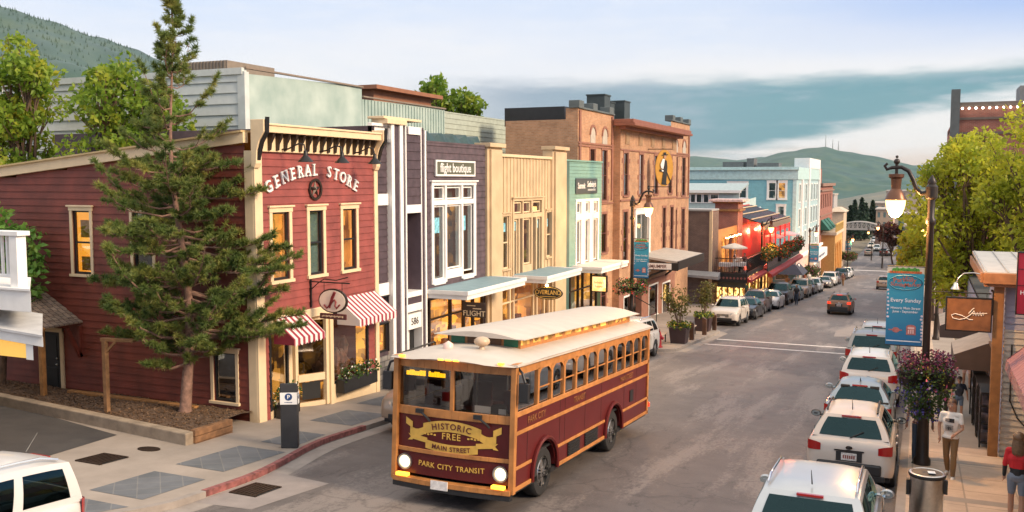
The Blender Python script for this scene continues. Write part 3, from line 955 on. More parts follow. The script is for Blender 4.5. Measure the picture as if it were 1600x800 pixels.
# shop front: canted display window, angled door, display window on the street
GL = -1.30
mb = MB()
FX.box(mb,Y0 + 0.28,Y1 - 0.1,-0.03,0.05,1.30,1.55)                      # fascia over the shop front
FX.box(mb,22.55,Y1 - 0.1,-0.3,0.03,-1.75,-0.85)                        # stall riser
FX.box(mb,22.50,22.66,-0.2,0.06,-1.75,1.32)
mb.build('shop_fascia',CREAM,gs,bevel=0.01)
mb = MB(); wall(mb,FX,24.62,24.98,-0.85,1.3,(),'clap',0.2); mb.build('pier',RED_LIGHT,gs)
mb = MB(); wall(mb,FX,Y0 + 0.28,19.75,-1.2,1.3,(),'clap',0.2); mb.build('pier',RED_LIGHT,gs)
mb = MB()
for q in (-17.6,): mb.quad((q,Y0 + .3,-1.6),(q,Y1 - .05,-1.6),(q,Y1 - .05,1.4),(q,Y0 + .3,1.4))
mb.quad((-17.6,Y0 + .3,1.35),(XF,Y0 + .3,1.35),(XF,Y1 - .05,1.35),(-17.6,Y1 - .05,1.35))
mb.build('shop_interior',DIMSHOP,gs)
def pane_run(root,a,b,z0,z1,name,frame,fw=0.07,back=None,glassm=GLASS,panel=0.0):
 """glazed screen between plan points a and b"""
 a,b = Vector((a[0],a[1],0)),Vector((b[0],b[1],0)); d = (b - a).normalized()
 mb = MB(); zv = lambda z: Vector((0,0,z))
 for p in (a + d * fw / 2,b - d * fw / 2): mb.bar(p + zv(z0),p + zv(z1),fw,fw)
 for z in (z0 + fw / 2,z1 - fw / 2): mb.bar(a + d * fw + zv(z),b - d * fw + zv(z),fw * .9,fw)
 if panel: mb.bar(a + d * fw + zv(z0 + panel),b - d * fw + zv(z0 + panel),fw * .9,fw * 1.6)
 o = mb.build(name,frame,root,bevel=0.006)
 mb = MB(); mb.quad(a + d * fw + zv(z0 + fw + panel),b - d * fw + zv(z0 + fw + panel),b - d * fw + zv(z1 - fw),a + d * fw + zv(z1 - fw))
 mb.build('pane',glassm,o)
 if panel:
  mb = MB(); n = Vector((d.y,-d.x,0)) * 0.01
  mb.quad(a + d * fw * 2 + zv(z0 + fw * 1.6) + n,b - d * fw * 2 + zv(z0 + fw * 1.6) + n,b - d * fw * 2 + zv(z0 + panel - fw) + n,a + d * fw * 2 + zv(z0 + panel - fw) + n)
  mb.build('door_panel',BLACKP,o)
 return o
pane_run(gs,(XF + 0.01,19.76),(-16.35,21.25),-1.0,1.3,'display_window',BLACKP)
mb = MB(); a,b = Vector((XF + .03,19.76,0)),Vector((-16.33,21.25,0))
mb.hexa([a + Vector((-.2,0,-1.3)),a + Vector((0,0,-1.3)),b + Vector((0,0,-1.4)),b + Vector((-.2,0,-1.4)),a + Vector((-.2,0,-1.0)),a + Vector((0,0,-1.0)),b + Vector((0,0,-1.0)),b + Vector((-.2,0,-1.0))])
mb.build('stall_riser',CREAM,gs)
mb = MB(); mb.bar((-16.36,21.32,-1.4),(-16.36,21.32,1.3),0.16)
mb.bar((-16.42,21.48,-1.4),(-16.42,21.48,1.3),0.08)
mb.build('mullion',CREAM,gs,bevel=0.008)
dr = pane_run(gs,(-16.38,21.55),(-15.84,22.5),-1.38,1.28,'door',CREAM,0.13,panel=0.85,glassm=DOORGLASS)
mb = MB(); mb.tube([(-16.2,21.75,-0.35),(-16.14,21.72,-0.35),(-16.14,21.72,-0.1),(-16.2,21.75,-0.1)],0.015,6)
mb.build('handle',BRONZE,dr)
pane_run(gs,(XF - 0.02,22.66),(XF - 0.02,24.62),-0.85,1.3,'display_window',BLACKP)
mb = MB()
for k in range(7):
 x,y = -16.3 - rnd.random() * 0.6,22.9 + k * 0.24
 h = rnd.uniform(0.5,1.3)
 mb.lathe([(0.02,0),(0.16,.02),(0.10,h * .4),(0.17,h * .75),(0.05,h)],(x,y,-0.85),8)
for k in range(4):
 x,y = -16.5 - rnd.random() * .5,19.9 + k * 0.3
 mb.lathe([(0.02,0),(0.16,.02),(0.10,.4),(0.2,.75),(0.05,1.1)],(x,y,-1.0),8)
mb.build('display_goods',mat('shop goods',(0.16,0.07,0.035),0.6,var=0.6,vs=5,hue=0.3),gs,smooth=40)
# striped awnings with scalloped valance
AWN = stripes('red and white awning cloth',(0.70,0.63,0.60),(0.27,0.028,0.050),0.22,'y')
def awning(root,y0,y1,zt,zb,out,drop,matl,n=26,sides=True,x=XF):
 mb = MB()
 mb.quad((x + .06,y0,zt),(x + .06,y1,zt),(x + out,y1,zb),(x + out,y0,zb))
 m = max(4,round((y1 - y0) / 0.135))
 for i in range(m):
  a,b = y0 + (y1 - y0) * i / m,y0 + (y1 - y0) * (i + 1) / m
  for k in range(4):
   c,e = a + (b - a) * k / 4,a + (b - a) * (k + 1) / 4
   f = lambda t: zb - drop * (0.72 + 0.28 * math.sin(math.pi * (t - a) / (b - a)))
   mb.quad((x + out,c,zb),(x + out,e,zb),(x + out + .004,e,f(e)),(x + out + .004,c,f(c)))
 if sides:
  for y in (y0,y1):
   mb.add([(x + .06,y,zt),(x + out,y,zb),(x + out,y,zb - drop * .8),(x + .06,y,zb - drop * .8)],[(0,1,2,3)])
 return mb.build('awning',matl,root,recalc=False)
awning(gs,22.85,24.95,1.70,1.10,0.85,0.22,AWN)
awning(gs,19.9,21.3,1.50,0.98,0.72,0.20,AWN)
# side porch: shingled gable on a cream post, black door
SHING = brick('weathered cedar shingles',(0.22,0.16,0.12),(0.33,0.25,0.19),(0.08,0.06,0.05),0.22,0.16,0.012,0.85,flat=True,var=0.4,bump=0.6)
mb = MB()
rx,ex,rz,ez = -23.5,-22.05,1.88,1.10
for k in range(7):
 t0,t1 = k / 7,(k + 1) / 7
 xa,za_,xb,zb_ = rx + (ex - rx) * t0,rz + (ez - rz) * t0,rx + (ex - rx) * t1,rz + (ez - rz) * t1
 mb.hexa([(xa,18.0,za_ - .02),(xb,18.0,zb_ - .01),(xb,Y0,zb_ - .01),(xa,Y0,za_ - .02),(xa,18.0,za_ + .015),(xb,18.0,zb_ + .035),(xb,Y0,zb_ + .035),(xa,Y0,za_ + .015)])
xl = 2 * rx - ex
mb.hexa([(xl,18.0,ez),(rx,18.0,rz),(rx,Y0,rz),(xl,Y0,ez),(xl,18.0,ez + .04),(rx,18.0,rz + .04),(rx,Y0,rz + .04),(xl,Y0,ez + .04)])
pr = mb.build('porch_roof',SHING,gs)
mb = MB()
mb.bar((rx,17.98,rz - .07),(ex + .02,17.98,ez - .07),0.05,0.16); mb.bar((rx,17.98,rz - .07),(xl,17.98,ez - .07),0.05,0.16)
mb.bar((xl,17.99,1.02),(ex - .2,17.99,1.02),0.07,0.12)
mb.bar((ex - .22,18.08,-1.1),(ex - .22,18.08,1.06),0.13)
mb.build('porch_frame',WOODLT,pr,bevel=0.006)
mb = MB(); mb.bar((ex - .1,Y0 - .05,.1),(ex - .1,Y0 - .5,1.0),0.1); mb.bar((ex - .1,Y0 - .05,.1),(ex - .1,Y0 - .05,1.0),0.1)
mb.build('porch_brace',RED_SHADE,pr)
mb = MB(); FS.box(mb,-23.72,-22.95,0.02,0.06,-1.2,0.75)
for z in (-1.05,-.1): FS.box(mb,-23.6,-23.07,0.06,0.075,z,z + .75)
d2 = mb.build('door',BLACKP,gs,bevel=0.005)
mb = MB()
for a,b in ((-23.84,-23.72),(-22.95,-22.83)): FS.box(mb,a,b,0.02,0.075,-1.2,0.87)
FS.box(mb,-23.84,-22.83,0.02,0.08,0.75,0.87)
mb.build('door_frame',CREAM,d2)
mb = MB(); mb.ball((-23.05,Y0 - 0.11,-0.2),0.035); mb.ball((-23.05,Y0 - 0.10,-0.02),0.028); explode(mb.build('handle',STEEL,d2,smooth=60))
# lettering, star and lamps on the front
mb = MB(); word = 'GENERAL STORE'
for k,ch in enumerate(word):
 if ch == ' ': continue
 t = -1 + 2 * k / (len(word) - 1)
 y = 21.88 + 2.06 * t; z = 5.48 - 0.46 * t * t
 an = -0.42 * t
 U = Vector((0,math.cos(an),math.sin(an))); V = Vector((0,-math.sin(an),math.cos(an)))
 c = Vector((XF + 0.03,y,z))
 mb.text(ch,0.45,c,U,V,0.05,0.010,sx=0.90)
 ser = {'G': [(.13,-.32)],'E': [(-.15,.34),(-.15,-.34)],'N': [(-.19,.34),(-.19,-.34),(.19,.34)],'R': [(-.16,.34),(-.16,-.34),(.19,-.34)],'A': [(-.2,-.34),(.2,-.34)],'L': [(-.13,.34),(-.13,-.34)],'T': [(0,-.34)],'S': [],'O': []}[ch]
 for sx_,sy_ in ser:
  p = c + U * sx_ * 0.44 + V * sy_ * 0.45 + Vector((0.025,0,0))
  a_,b_ = p - U * 0.055,p + U * 0.055
  mb.bar(a_,b_,0.05,0.03)
setp(mb.build('lettering',WHITE,loc=(XF,21.9,5.3)),'white raised letters GENERAL STORE arched across the red front','sign')
mb = MB(); c = Vector((XF + 0.05,21.9,4.93))
mb.lathe([(0.235,-.02),(0.30,-.02),(0.31,0.02),(0.235,0.02),(0.235,-.02)],c,28,'x',False)
pts = []
for k in range(10):
 r_ = 0.24 if k % 2 == 0 else 0.095
 a_ = math.pi / 2 + k * math.pi / 5
 pts.append((c.y + r_ * math.cos(a_),c.z + r_ * math.sin(a_)))
vs = [(c.x - .01,p[0],p[1]) for p in pts] + [(c.x + .05,c.y,c.z)]
mb.add(vs,[(k,(k + 1) % 10,10) for k in range(10)])
setp(mb.build('star_medallion',BRONZE,loc=tuple(c)),'dark metal barn star in a ring under the arched letters','ornament')
def gooseneck(y,label,z=6.0):
 t = thing('gooseneck_lamp',label,'wall lamp',(XF,y,z),'gooseneck lamps over the red shop front')
 mb = MB(); mb.lathe([(0.07,0),(0.07,0.03)],(XF + .02,y,z),12,'x')
 mb.tube([(XF + .03,y,z),(XF + .3,y + .02,z + .02),(XF + .62,y + .05,z + .16),(XF + .78,y + .06,z + .12),(XF + .82,y + .06,z - .05)],0.022,8)
 mb.build('arm',DARK,t,smooth=50)
 mb = MB(); mb.lathe([(0.05,-.03),(0.06,-.16),(0.10,-.2),(0.22,-.33),(0.21,-.33),(0.08,-.19)],(XF + .82,y + .06,z),16)
 mb.build('lamp_shade',DARK,t,smooth=50)
gooseneck(20.35,'black gooseneck lamp over the first letters of the red front')
gooseneck(22.05,'black gooseneck lamp over the middle of the arched letters')
gooseneck(23.75,'black gooseneck lamp over the last letters of the red front')
# oval hanging sign
hs = thing('hanging_sign','cream oval sign with a dark red script h and a small plate below','sign',(XF,21.6,1.8))
mb = MB(); mb.bar((XF + .04,21.6,1.6),(XF + .04,21.6,2.5),0.05); mb.tube([(XF + .04,21.6,2.33),(XF + 1.35,21.6,2.33)],0.02,6)
mb.tube([(XF + .05,21.6,2.1),(XF + .3,21.6,2.30),(XF + .5,21.6,2.42),(XF + .9,21.6,2.40),(XF + 1.3,21.6,2.5)],0.015,6)
for x in (.5,1.1): mb.tube([(XF + x,21.6,2.33),(XF + x,21.6,2.0)],0.01,5)
mb.tube([(XF + .8,21.6,1.6),(XF + .8,21.6,1.42)],0.01,5)
mb.build('bracket',DARK,hs)
mb = MB(); mb.disc((XF + .8,21.64,1.82),0.47,0.345,(1,0,0),(0,0,1),0.08)
pl = mb.build('sign_panel',BRONZE,hs)
mb = MB(); mb.disc((XF + .8,21.555,1.82),0.43,0.305,(1,0,0),(0,0,1),0.012); mb.build('sign_face',mat('ivory sign face',(.80,.70,.55),.5),pl)
mb = MB()
MAROON = mat('maroon paint',(0.20,0.025,0.03),0.5,var=.1)
P3 = lambda pts: [(XF + .8 + a * 1.3,21.53,1.82 + b * 1.15) for a,b in pts]
mb.tube(P3([(-.2,-.1),(-.13,-.18),(-.06,-.1),(0.0,.1),(.06,.22),(.09,.2),(.04,.1),(-.03,-.05),(-.06,-.17)]),0.027,6)
mb.tube(P3([(-.05,-.12),(.0,-.02),(.07,.03),(.1,-.02),(.08,-.12),(.12,-.17),(.2,-.08)]),0.027,6)
mb.build('monogram',MAROON,pl,smooth=60)
mb = MB(); mb.box(XF + .36,XF + 1.24,21.56,21.62,1.30,1.46)
p2 = mb.build('name_plate',mat('dark maroon board',(0.085,0.02,0.02),0.5),hs,bevel=0.02)
mb = MB()
for k in range(16): mb.box(XF + .44 + k * .045,XF + .47 + k * .045,21.552,21.562,1.355 + .01 * (k % 3),1.40 + .01 * (k % 2))
mb.build('small_print',CREAM,p2)
# ================================================================== planting bed, parking post and things by the red wall
chips_later = []
def wedge_bed():
 t = thing('planter_bed','low stone and timber edged planting bed along the red side wall','planter',(-20,17.5,gz(17.5)))
 A,B,Cc,D = (-15.5,16.45),(-15.62,18.0),(-15.8,19.2),(-27.0,19.2); E = (-27.0,18.15)
 mb = MB()
 zt = lambda p: gz(p[1]) + 0.42
 for p,q,w_ in ((E,A,0.26),):
  mb.hexa([(p[0],p[1] - w_ / 2,gz(p[1])),(q[0],q[1] - w_ / 2,gz(q[1])),(q[0],q[1] + w_ / 2,gz(q[1])),(p[0],p[1] + w_ / 2,gz(p[1])),(p[0],p[1] - w_ / 2,zt(p)),(q[0],q[1] - w_ / 2,zt(q)),(q[0],q[1] + w_ / 2,zt(q)),(p[0],p[1] + w_ / 2,zt(p))])
 mb.build('edging',ground_mat('mossy kerb stone',(0.20,0.155,0.11),(0.36,0.28,0.20),2.2,0.5,0.9),t,bevel=0.03)
 mb = MB()
 for k in range(3):
  z0 = gz(16.9) + 0.0 + k * 0.16
  mb.bar((A[0] - .02,A[1] + .12,z0 + .08),(B[0] - .02,B[1],z0 + .0),0.16,0.15)
 mb.build('timber_end',WOOD,t,bevel=0.012)
 mb = MB(); rr = random.Random(3)
 P = [E,A,B,Cc,D]
 n = 26; rows = []
 for i in range(n + 1):
  u = i / n
  xa = E[0] + (A[0] + .05 - E[0]) * u; ya = E[1] + (A[1] - E[1]) * u + 0.1
  row = []
  for j in range(6):
   v = j / 5
   y = ya + (19.28 - ya) * v
   row.append((xa - 0.1 - .42 * v * u,y,gz(17.3) + 0.27 + 0.12 * math.sin(math.pi * v) + rr.uniform(-.03,.03)))
  rows.append(row)
 vs = [p for r in rows for p in r]
 mb.add(vs,[(i * 6 + j,(i + 1) * 6 + j,(i + 1) * 6 + j + 1,i * 6 + j + 1) for i in range(n) for j in range(5)])
 m_ = mb.build('mulch',MULCH,t,smooth=80); m_['kind'] = 'stuff'
 rg = np.random.default_rng(4); nC = 9000; ix = rg.integers(0,n,nC); jx = rg.integers(0,5,nC)
 G_ = np.array(rows); f1,f2 = rg.random(nC)[:,None],rg.random(nC)[:,None]
 P_ = (G_[ix,jx] * (1 - f1) + G_[ix + 1,jx] * f1) * (1 - f2) + (G_[ix,jx + 1] * (1 - f1) + G_[ix + 1,jx + 1] * f1) * f2 + np.array([0,0,.015])
 d_ = rg.normal(size=(nC,3)) * np.array([1,1,.35]); d_ /= np.linalg.norm(d_,axis=1,keepdims=True); s_ = np.cross(d_,rg.normal(size=(nC,3)) * .3 + np.array([0,0,1])); L_ = rg.uniform(.02,.06,nC)[:,None]
 Vc = np.stack([P_ - d_ * L_,P_ + s_ * L_ * .35,P_ + d_ * L_,P_ - s_ * L_ * .35],1).reshape(-1,3)
 chips_later.append((t,Vc))
wedge_bed()
mb = MB(); mb.bar((-21.9,18.6,-0.80),(-17.4,18.75,-0.86),0.16,0.17)
setp(mb.build('landscape_timber',WOODLT,loc=(-19.6,18.7,-0.9),bevel=0.015),'long squared timber lying on the bark by the red wall','timber')
mb = MB(); mb.bar((-19.3,17.55,-1.0),(-19.3,17.55,1.02),0.12); mb.bar((-19.42,17.55,1.06),(-18.5,17.75,1.06),0.11,0.09); mb.bar((-19.25,17.55,.75),(-18.98,17.6,1.02),0.06)
setp(mb.build('sign_post',mat('weathered post',(0.24,0.13,0.06),.8,var=.3,vs=5),loc=(-19.3,17.55,-1.0),bevel=0.008),'brown wooden post with an empty crossarm beside the pine','post')
pk = thing('parking_post','dark slab parking pay post with a blue P panel at the kerb','parking meter',(-13.35,17.4,gz(17.4) + .13))
zb0 = gz(17.4) + .13
ang = R(28)
mbp = MB(); mbp.M = Matrix.Translation((-13.35,17.4,zb0)) @ Matrix.Rotation(ang,4,'Z')
mbp.prism([(-.11,0),(.11,0),(.11,1.42),(-.11,1.56)],'x',-.2,.2)
mbp.build('post_body',mat('dark grey enamel',(0.035,0.035,0.037),.45,var=.2),pk,bevel=0.03)
mb = MB(); mb.M = mbp.M; mb.box(-.195,.195,-.125,-.116,1.05,1.33); pp = mb.build('panel',WHITE,pk)
mb = MB(); mb.M = mbp.M; mb.box(.206,.212,-.09,.09,1.05,1.33); pp2 = mb.build('panel',WHITE,pk)
BLUEP = mat('sign blue',(0.015,0.05,0.16),.4)
mb = MB(); mb.M = mbp.M; mb.disc((0,-.126,1.23),.085,.085,(1,0,0),(0,0,1),.004); mb.disc((.213,0,1.23),.075,.075,(0,1,0),(0,0,1),.004); mb.build('badge',BLUEP,pk)
mb = MB(); mb.M = mbp.M; mb.text('P',.13,(0,-.131,1.23),(1,0,0),(0,0,1),.004,.012); mb.text('P',.12,(.218,0,1.23),(0,1,0),(0,0,1),.004,.012)
mb.build('letter',WHITE,pk)
mb = MB(); mb.M = mbp.M
for k in range(6): mb.box(-.09 + .03 * k,-.07 + .03 * k,-.128,-.1255,1.09,1.11)
mb.build('small_print',BLUEP,pk)
# ================================================================== aubergine stair bay between the red shop and the boutique
YB0,YB1 = 25.12,28.42
bay = thing('stair_house','narrow aubergine house with white upright trim and a dark stair door','house',(XF,YB0,gz(YB0)))
FB = Fr('x',XF - 0.15,1)
mb = MB(); wall(mb,FB,YB0,26.06,1.45,6.55,(),'clap',0.24); mb.build('clad_wall',PURPLE,bay); mb = MB()
wall(mb,FX,27.02,28.02,4.36,6.98,(),'clap',0.30)
mb.build('clad_wall',PURPLE,bay)
mb = MB()
FX.box(mb,26.28,26.60,-0.4,0.0,-1.9,6.98); FX.box(mb,26.80,26.985,-0.4,-0.02,-1.9,6.98); FX.box(mb,28.076,28.30,-0.4,-0.02,-1.9,6.98)
FX.box(mb,26.98,28.06,-0.3,0.0,0.98,1.24)
mb.build('corner_strip',PURPLE,bay)
mb = MB()
FX.box(mb,26.10,26.28,-0.4,0.03,-1.9,7.0); FX.box(mb,26.60,26.80,-0.4,0.05,-1.9,7.0)
FX.box(mb,26.985,27.05,-0.4,0.03,-1.9,7.0); FX.box(mb,28.02,28.075,-0.4,0.03,-1.9,7.0); FX.box(mb,28.30,28.40,-0.4,0.03,-1.9,6.9)
FB.box(mb,YB0,26.06,-0.1,0.06,6.5,7.0); FB.box(mb,YB0,26.06,-0.1,0.06,4.38,4.75); FB.box(mb,YB0,26.06,-0.1,0.06,1.45,1.85)
FX.box(mb,27.05,28.02,-0.3,0.035,4.08,4.36); FX.box(mb,27.05,28.02,-0.5,0.035,1.22,1.40); FX.box(mb,27.05,28.02,-0.3,0.035,0.72,0.98)
FX.box(mb,27.15,27.95,-0.05,0.06,6.72,6.98)
mb.build('trim',WHITE,bay,bevel=0.008)
mb = MB(); FX.box(mb,25.75,26.98,-0.5,0.10,7.0,7.16); FX.box(mb,25.65,28.1,-0.6,0.02,7.16,7.24)
mb.build('cap',CREAM,bay,bevel=0.01)
mb = MB()
wall(mb,Fr('x',XF - 0.55,1),27.05,28.02,1.4,4.1,(),'clap',0.3)
for u in (27.056,28.014): mb.quad((XF - .55,u,1.4),(XF,u,1.4),(XF,u,4.1),(XF - .55,u,4.1))
mb.quad((XF - .55,27.05,4.1),(XF,27.05,4.1),(XF,28.02,4.1),(XF - .55,28.02,4.1))
mb.build('recess',mat('plum recess',(.11,.08,.095),.7),bay)
mb = MB(); FX.box(mb,27.05,28.02,-0.35,-0.30,-1.9,0.7); bd_ = mb.build('door',BLACKP,bay)
mb = MB(); FX.box(mb,27.5,27.62,-0.3,-0.26,-1.9,0.1); mb.build('door_stile',WHITE,bd_)
mb = MB(); FX.box(mb,27.08,27.99,-0.3,0.02,0.12,0.64)
np_ = mb.build('number_panel',WHITE,bay)
mb = MB(); mb.text('586',0.34,(XF + 0.024,27.52,0.38),(0,1,0),(0,0,1),0.006,0.01); mb.build('house_number',BLACKP,np_)
pw = [(25.2,26.02,0.78,1.4),(25.2,26.02,-0.42,0.52)]
mb = MB(); wall(mb,FB,YB0,26.06,-0.55,1.45,pw,'plain'); mb.build('lower_wall',PURPLE,bay)
for a,b,c,d in pw: window(bay,FB,a,b,c,d,BLACKP,0.04,BLACKP,LITS,rails=(),cap=False,sill=False,bd=0.5)
mb = MB(); FB.box(mb,YB0,26.06,-0.2,0.06,-1.95,-0.55); mb.build('stone_base',brick('grey rubble stone',(.16,.15,.14),(.26,.24,.22),(.10,.095,.09),.34,.2,.02),bay)
body(bay,FX,YB0,YB1,-1.95,6.9,14,PURPLE,ROOFM)
mb = MB(); mb.tube([(-15.2,25.45,-1.6),(-15.2,25.45,-0.35),(-14.9,25.9,-0.25),(-14.5,26.6,-0.1)],0.03,8); mb.tube([(-14.5,26.6,-1.75),(-14.5,26.6,-0.1)],0.03,8)
setp(mb.build('handrail',DARK,loc=(-15.2,25.45,-1.6),smooth=50),'black pipe handrail by the stone base of the aubergine house','handrail')
mb = MB(); mb.lathe([(0.24,0),(0.26,.1),(0.26,.85),(0.2,.95),(0.05,1.0)],(-15.25,25.75,gz(25.75) + .13),14)
setp(mb.build('litter_bin',DARK,loc=(-15.25,25.75,gz(25.75) + .13),smooth=40),'dark round bin in front of the rubble stone base','bin')
# ================================================================== plum boutique
YC0,YC1 = 28.45,33.18
bq = thing('boutique','plum clapboard boutique with white triple window and pale flat awning','shop',(XF,YC0,gz(YC0)))
big = [(28.9,29.75,1.62,4.28),(29.85,31.05,1.95,4.28),(31.15,32.05,1.75,4.28)]
trs = [(28.95,29.75,4.5,4.95),(29.9,31.05,4.5,4.95),(31.2,32.05,4.5,4.95)]
mb = MB(); wall(mb,FX,YC0,YC1,1.0,6.5,[(28.85,32.1,1.6,5.0)],'clap',0.235)
mb.build('front_wall',PLUM,bq)
mb = MB()
FX.box(mb,28.72,32.28,0.0,0.07,5.0,5.13); FX.box(mb,28.64,32.36,0.0,0.13,5.13,5.19)
FX.box(mb,28.72,28.88,0.0,0.065,1.5,5.0); FX.box(mb,32.08,32.26,0.0,0.065,1.5,5.0)
FX.box(mb,28.86,32.1,-0.1,0.05,4.30,4.48)
for a,b in ((29.74,29.87),(31.04,31.18)): FX.box(mb,a,b,-0.1,0.055,1.5,5.0)
FX.box(mb,29.87,31.04,-0.1,0.06,1.60,1.92)
FX.box(mb,28.88,29.74,-0.1,0.06,1.45,1.62); FX.box(mb,31.18,32.08,-0.1,0.06,1.45,1.62)
mb.build('window_surround',WHITE,bq,bevel=0.008)
def panes(root,fr,rects,back,sash=WHITE,sw=0.06,bd=0.35,glassm=GLASSD,rails=()):
 for a,b,c,d in rects:
  mb = MB()
  for p,q in ((a,a + sw),(b - sw,b)): fr.box(mb,p,q,-0.10,-0.03,c,d)
  for p,q in ((c,c + sw),(d - sw,d)): fr.box(mb,a + sw,b - sw,-0.10,-0.03,p,q)
  for r in rails: fr.box(mb,a + sw,b - sw,-0.10,-0.03,c + (d - c) * r - .025,c + (d - c) * r + .025)
  o = mb.build('window',sash,root,bevel=0.005)
  mb = MB(); fr.quad(mb,a + sw * .5,b - sw * .5,-0.08,c + sw * .5,d - sw * .5); mb.build('pane',glassm,o)
  mb = MB(); fr.quad(mb,a - .05,b + .05,-bd,c - .05,d + .05)
  for q in (a - .05,b + .05): mb.quad(fr.p(q,-bd,c - .05),fr.p(q,-.11,c - .05),fr.p(q,-.11,d + .05),fr.p(q,-bd,d + .05))
  mb.build('interior',back,o)
STUDIO = glow('studio room',(0.05,0.10,0.10),(0.85,0.42,0.12),0.55,2.6,(1,1,0.8),0.40,0.72,5)
panes(bq,FX,[big[0],big[2]] + trs,CURTAIN,sw=0.05)
panes(bq,FX,[big[1]],STUDIO,sw=0.05,bd=0.6)
BLUEN = mat('pale blue notice',(0.20,0.50,0.60),0.5,var=.5,vs=9)
mb = MB(); FX.box(mb,29.1,29.5,-0.076,-0.072,3.3,3.85); FX.box(mb,31.3,31.6,-0.076,-0.072,3.3,3.85); explode(mb.build('notice',BLUEN,bq))
mb = MB(); FX.box(mb,YC0,YC1,-0.3,0.03,6.5,6.56); mb.build('coping',PLUM,bq)
body(bq,FX,YC0,YC1,-2.2,6.5,14,PLUM,ROOFM)
def shopfront(root,y0,y1,z1,base,frame,lit,splits,riser=0.45,fw=0.1):
 """glazed ground floor with lit shop behind; splits = (u, kind)"""
 mb = MB()
 fr = FX
 for u in splits: fr.box(mb,u - fw / 2,u + fw / 2,-0.14,-0.02,base,z1)
 fr.box(mb,y0,y1,-0.14,-0.021,z1 - .09,z1); fr.box(mb,y0,y1,-0.16,-0.019,base - .15,base + riser)
 zt = base + (z1 - base) * 0.74
 fr.box(mb,y0,y1,-0.138,-0.024,zt - .03,zt + .03)
 o = mb.build('shop_window',frame,root,bevel=0.006)
 mb = MB(); fr.quad(mb,y0,y1,-0.09,base + riser,z1 - .05); mb.build('pane',GLASS,o)
 mb = MB(); dz = -1.6
 fr.quad(mb,y0,y1,dz,base - .2,z1 + .1)
 mb.quad(fr.p(y0,dz,z1 + .05),fr.p(y0,-.16,z1 + .05),fr.p(y1,-.16,z1 + .05),fr.p(y1,dz,z1 + .05))
 mb.quad(fr.p(y0,dz,base + .1),fr.p(y0,-.16,base + .1),fr.p(y1,-.16,base + .1),fr.p(y1,dz,base + .1))
 for q in (y0,y1): mb.quad(fr.p(q,dz,base - .2),fr.p(q,-.17,base - .2),fr.p(q,-.17,z1 + .1),fr.p(q,dz,z1 + .1))
 mb.build('interior',lit,o)
 mb = MB()
 rr = random.Random(int(y0 * 10))
 n = max(4,int((y1 - y0) / 0.35))
 for k in range(n):
  y = y0 + (k + .5) * (y1 - y0) / n + rr.uniform(-.08,.08); x = XF - rr.uniform(.4,1.2); h = rr.uniform(.5,1.45)
  if rr.random() < .5: mb.box(x - .12,x + .12,y - .13,y + .13,base + .1,base + .1 + h)
  else: mb.lathe([(.03,0),(.17,.02),(.12,h * .5),(.18,h * .8),(.05,h)],(x,y,base + .1),8)
 mb.build('display_goods',mat('mixed goods',(0.22,0.12,0.06),.6,var=.7,vs=3,hue=.4),o)
 return o
shopfront(bq,28.6,33.1,1.02,gz(31) + .13,BRONZE,LITS,(28.68,30.3,31.4,32.2,33.05))
def flat_awning(root,y0,y1,z,out,roofm,fh=0.26):
 mb = MB()
 mb.hexa([(XF,y0,z - .06),(XF + out,y0,z - .06),(XF + out,y1,z - .06),(XF,y1,z - .06),(XF,y0,z + .06),(XF + out,y0,z),(XF + out,y1,z),(XF,y1,z + .06)])
 o = mb.build('awning',roofm,root)
 mb = MB()
 for (a,b,c,d) in ((XF + .02,XF + out + .05,y0 - .05,y0 - .003),(XF + .02,XF + out + .05,y1 + .003,y1 + .05),(XF + out + .003,XF + out + .05,y0 - .003,y1 + .003)):
  mb.box(a,b,c,d,z - fh,z + .03)
 for (a,b,c,d) in ((XF + .03,XF + out + .10,y0 - .10,y0 - .051),(XF + .03,XF + out + .10,y1 + .051,y1 + .10),(XF + out + .052,XF + out + .10,y0 - .05,y1 + .05)):
  mb.box(a,b,c,d,z - .10,z + .045)
 mb.build('awning_fascia',WHITE,o,bevel=0.008)
 mb = MB(); mb.quad((XF,y0,z - fh + .04),(XF + out,y0,z - fh + .04),(XF + out,y1,z - fh + .04),(XF,y1,z - fh + .04))
 mb.build('awning_soffit',WHITE,o)
flat_awning(bq,28.5,33.5,1.32,1.52,PALEROOF)
# its signs
def plank_sign(name,label,c,wy,hz,facem,framem,lines,textm,fw=0.07,group=None):
 """flat sign on the facade facing the street"""
 t = thing(name,label,'sign',c,group)
 x,y,z = c
 mb = MB(); mb.box(x,x + .04,y - wy / 2,y + wy / 2,z - hz / 2,z + hz / 2); mb.build('sign_face',facem,t)
 if framem:
  mb = MB()
  for a,b,cc,d in ((y - wy / 2 - fw,y + wy / 2 + fw,z + hz / 2,z + hz / 2 + fw),(y - wy / 2 - fw,y + wy / 2 + fw,z - hz / 2 - fw,z - hz / 2),(y - wy / 2 - fw,y - wy / 2,z - hz / 2,z + hz / 2),(y + wy / 2,y + wy / 2 + fw,z - hz / 2,z + hz / 2)):
   mb.box(x,x + .07,a,b,cc,d)
  mb.build('sign_frame',framem,t,bevel=0.006)
 mb = MB()
 for txt,size,dy,dz,bold,sx in lines: mb.text(txt,size,(x + .041,y + dy,z + dz),(0,1,0),(0,0,1),0.012,bold,sx=sx)
 mb.build('sign_lettering',textm,t)
 return t
OLIVE = mat('olive sign board',(0.10,0.105,0.07),.6)
plank_sign('shop_sign','olive board with white letters flight boutique in a white frame on the plum front',(XF + .035,30.55,5.62),3.0,0.44,OLIVE,WHITE,[('flight boutique',0.46,0,0.02,.012,.92)],WHITE)
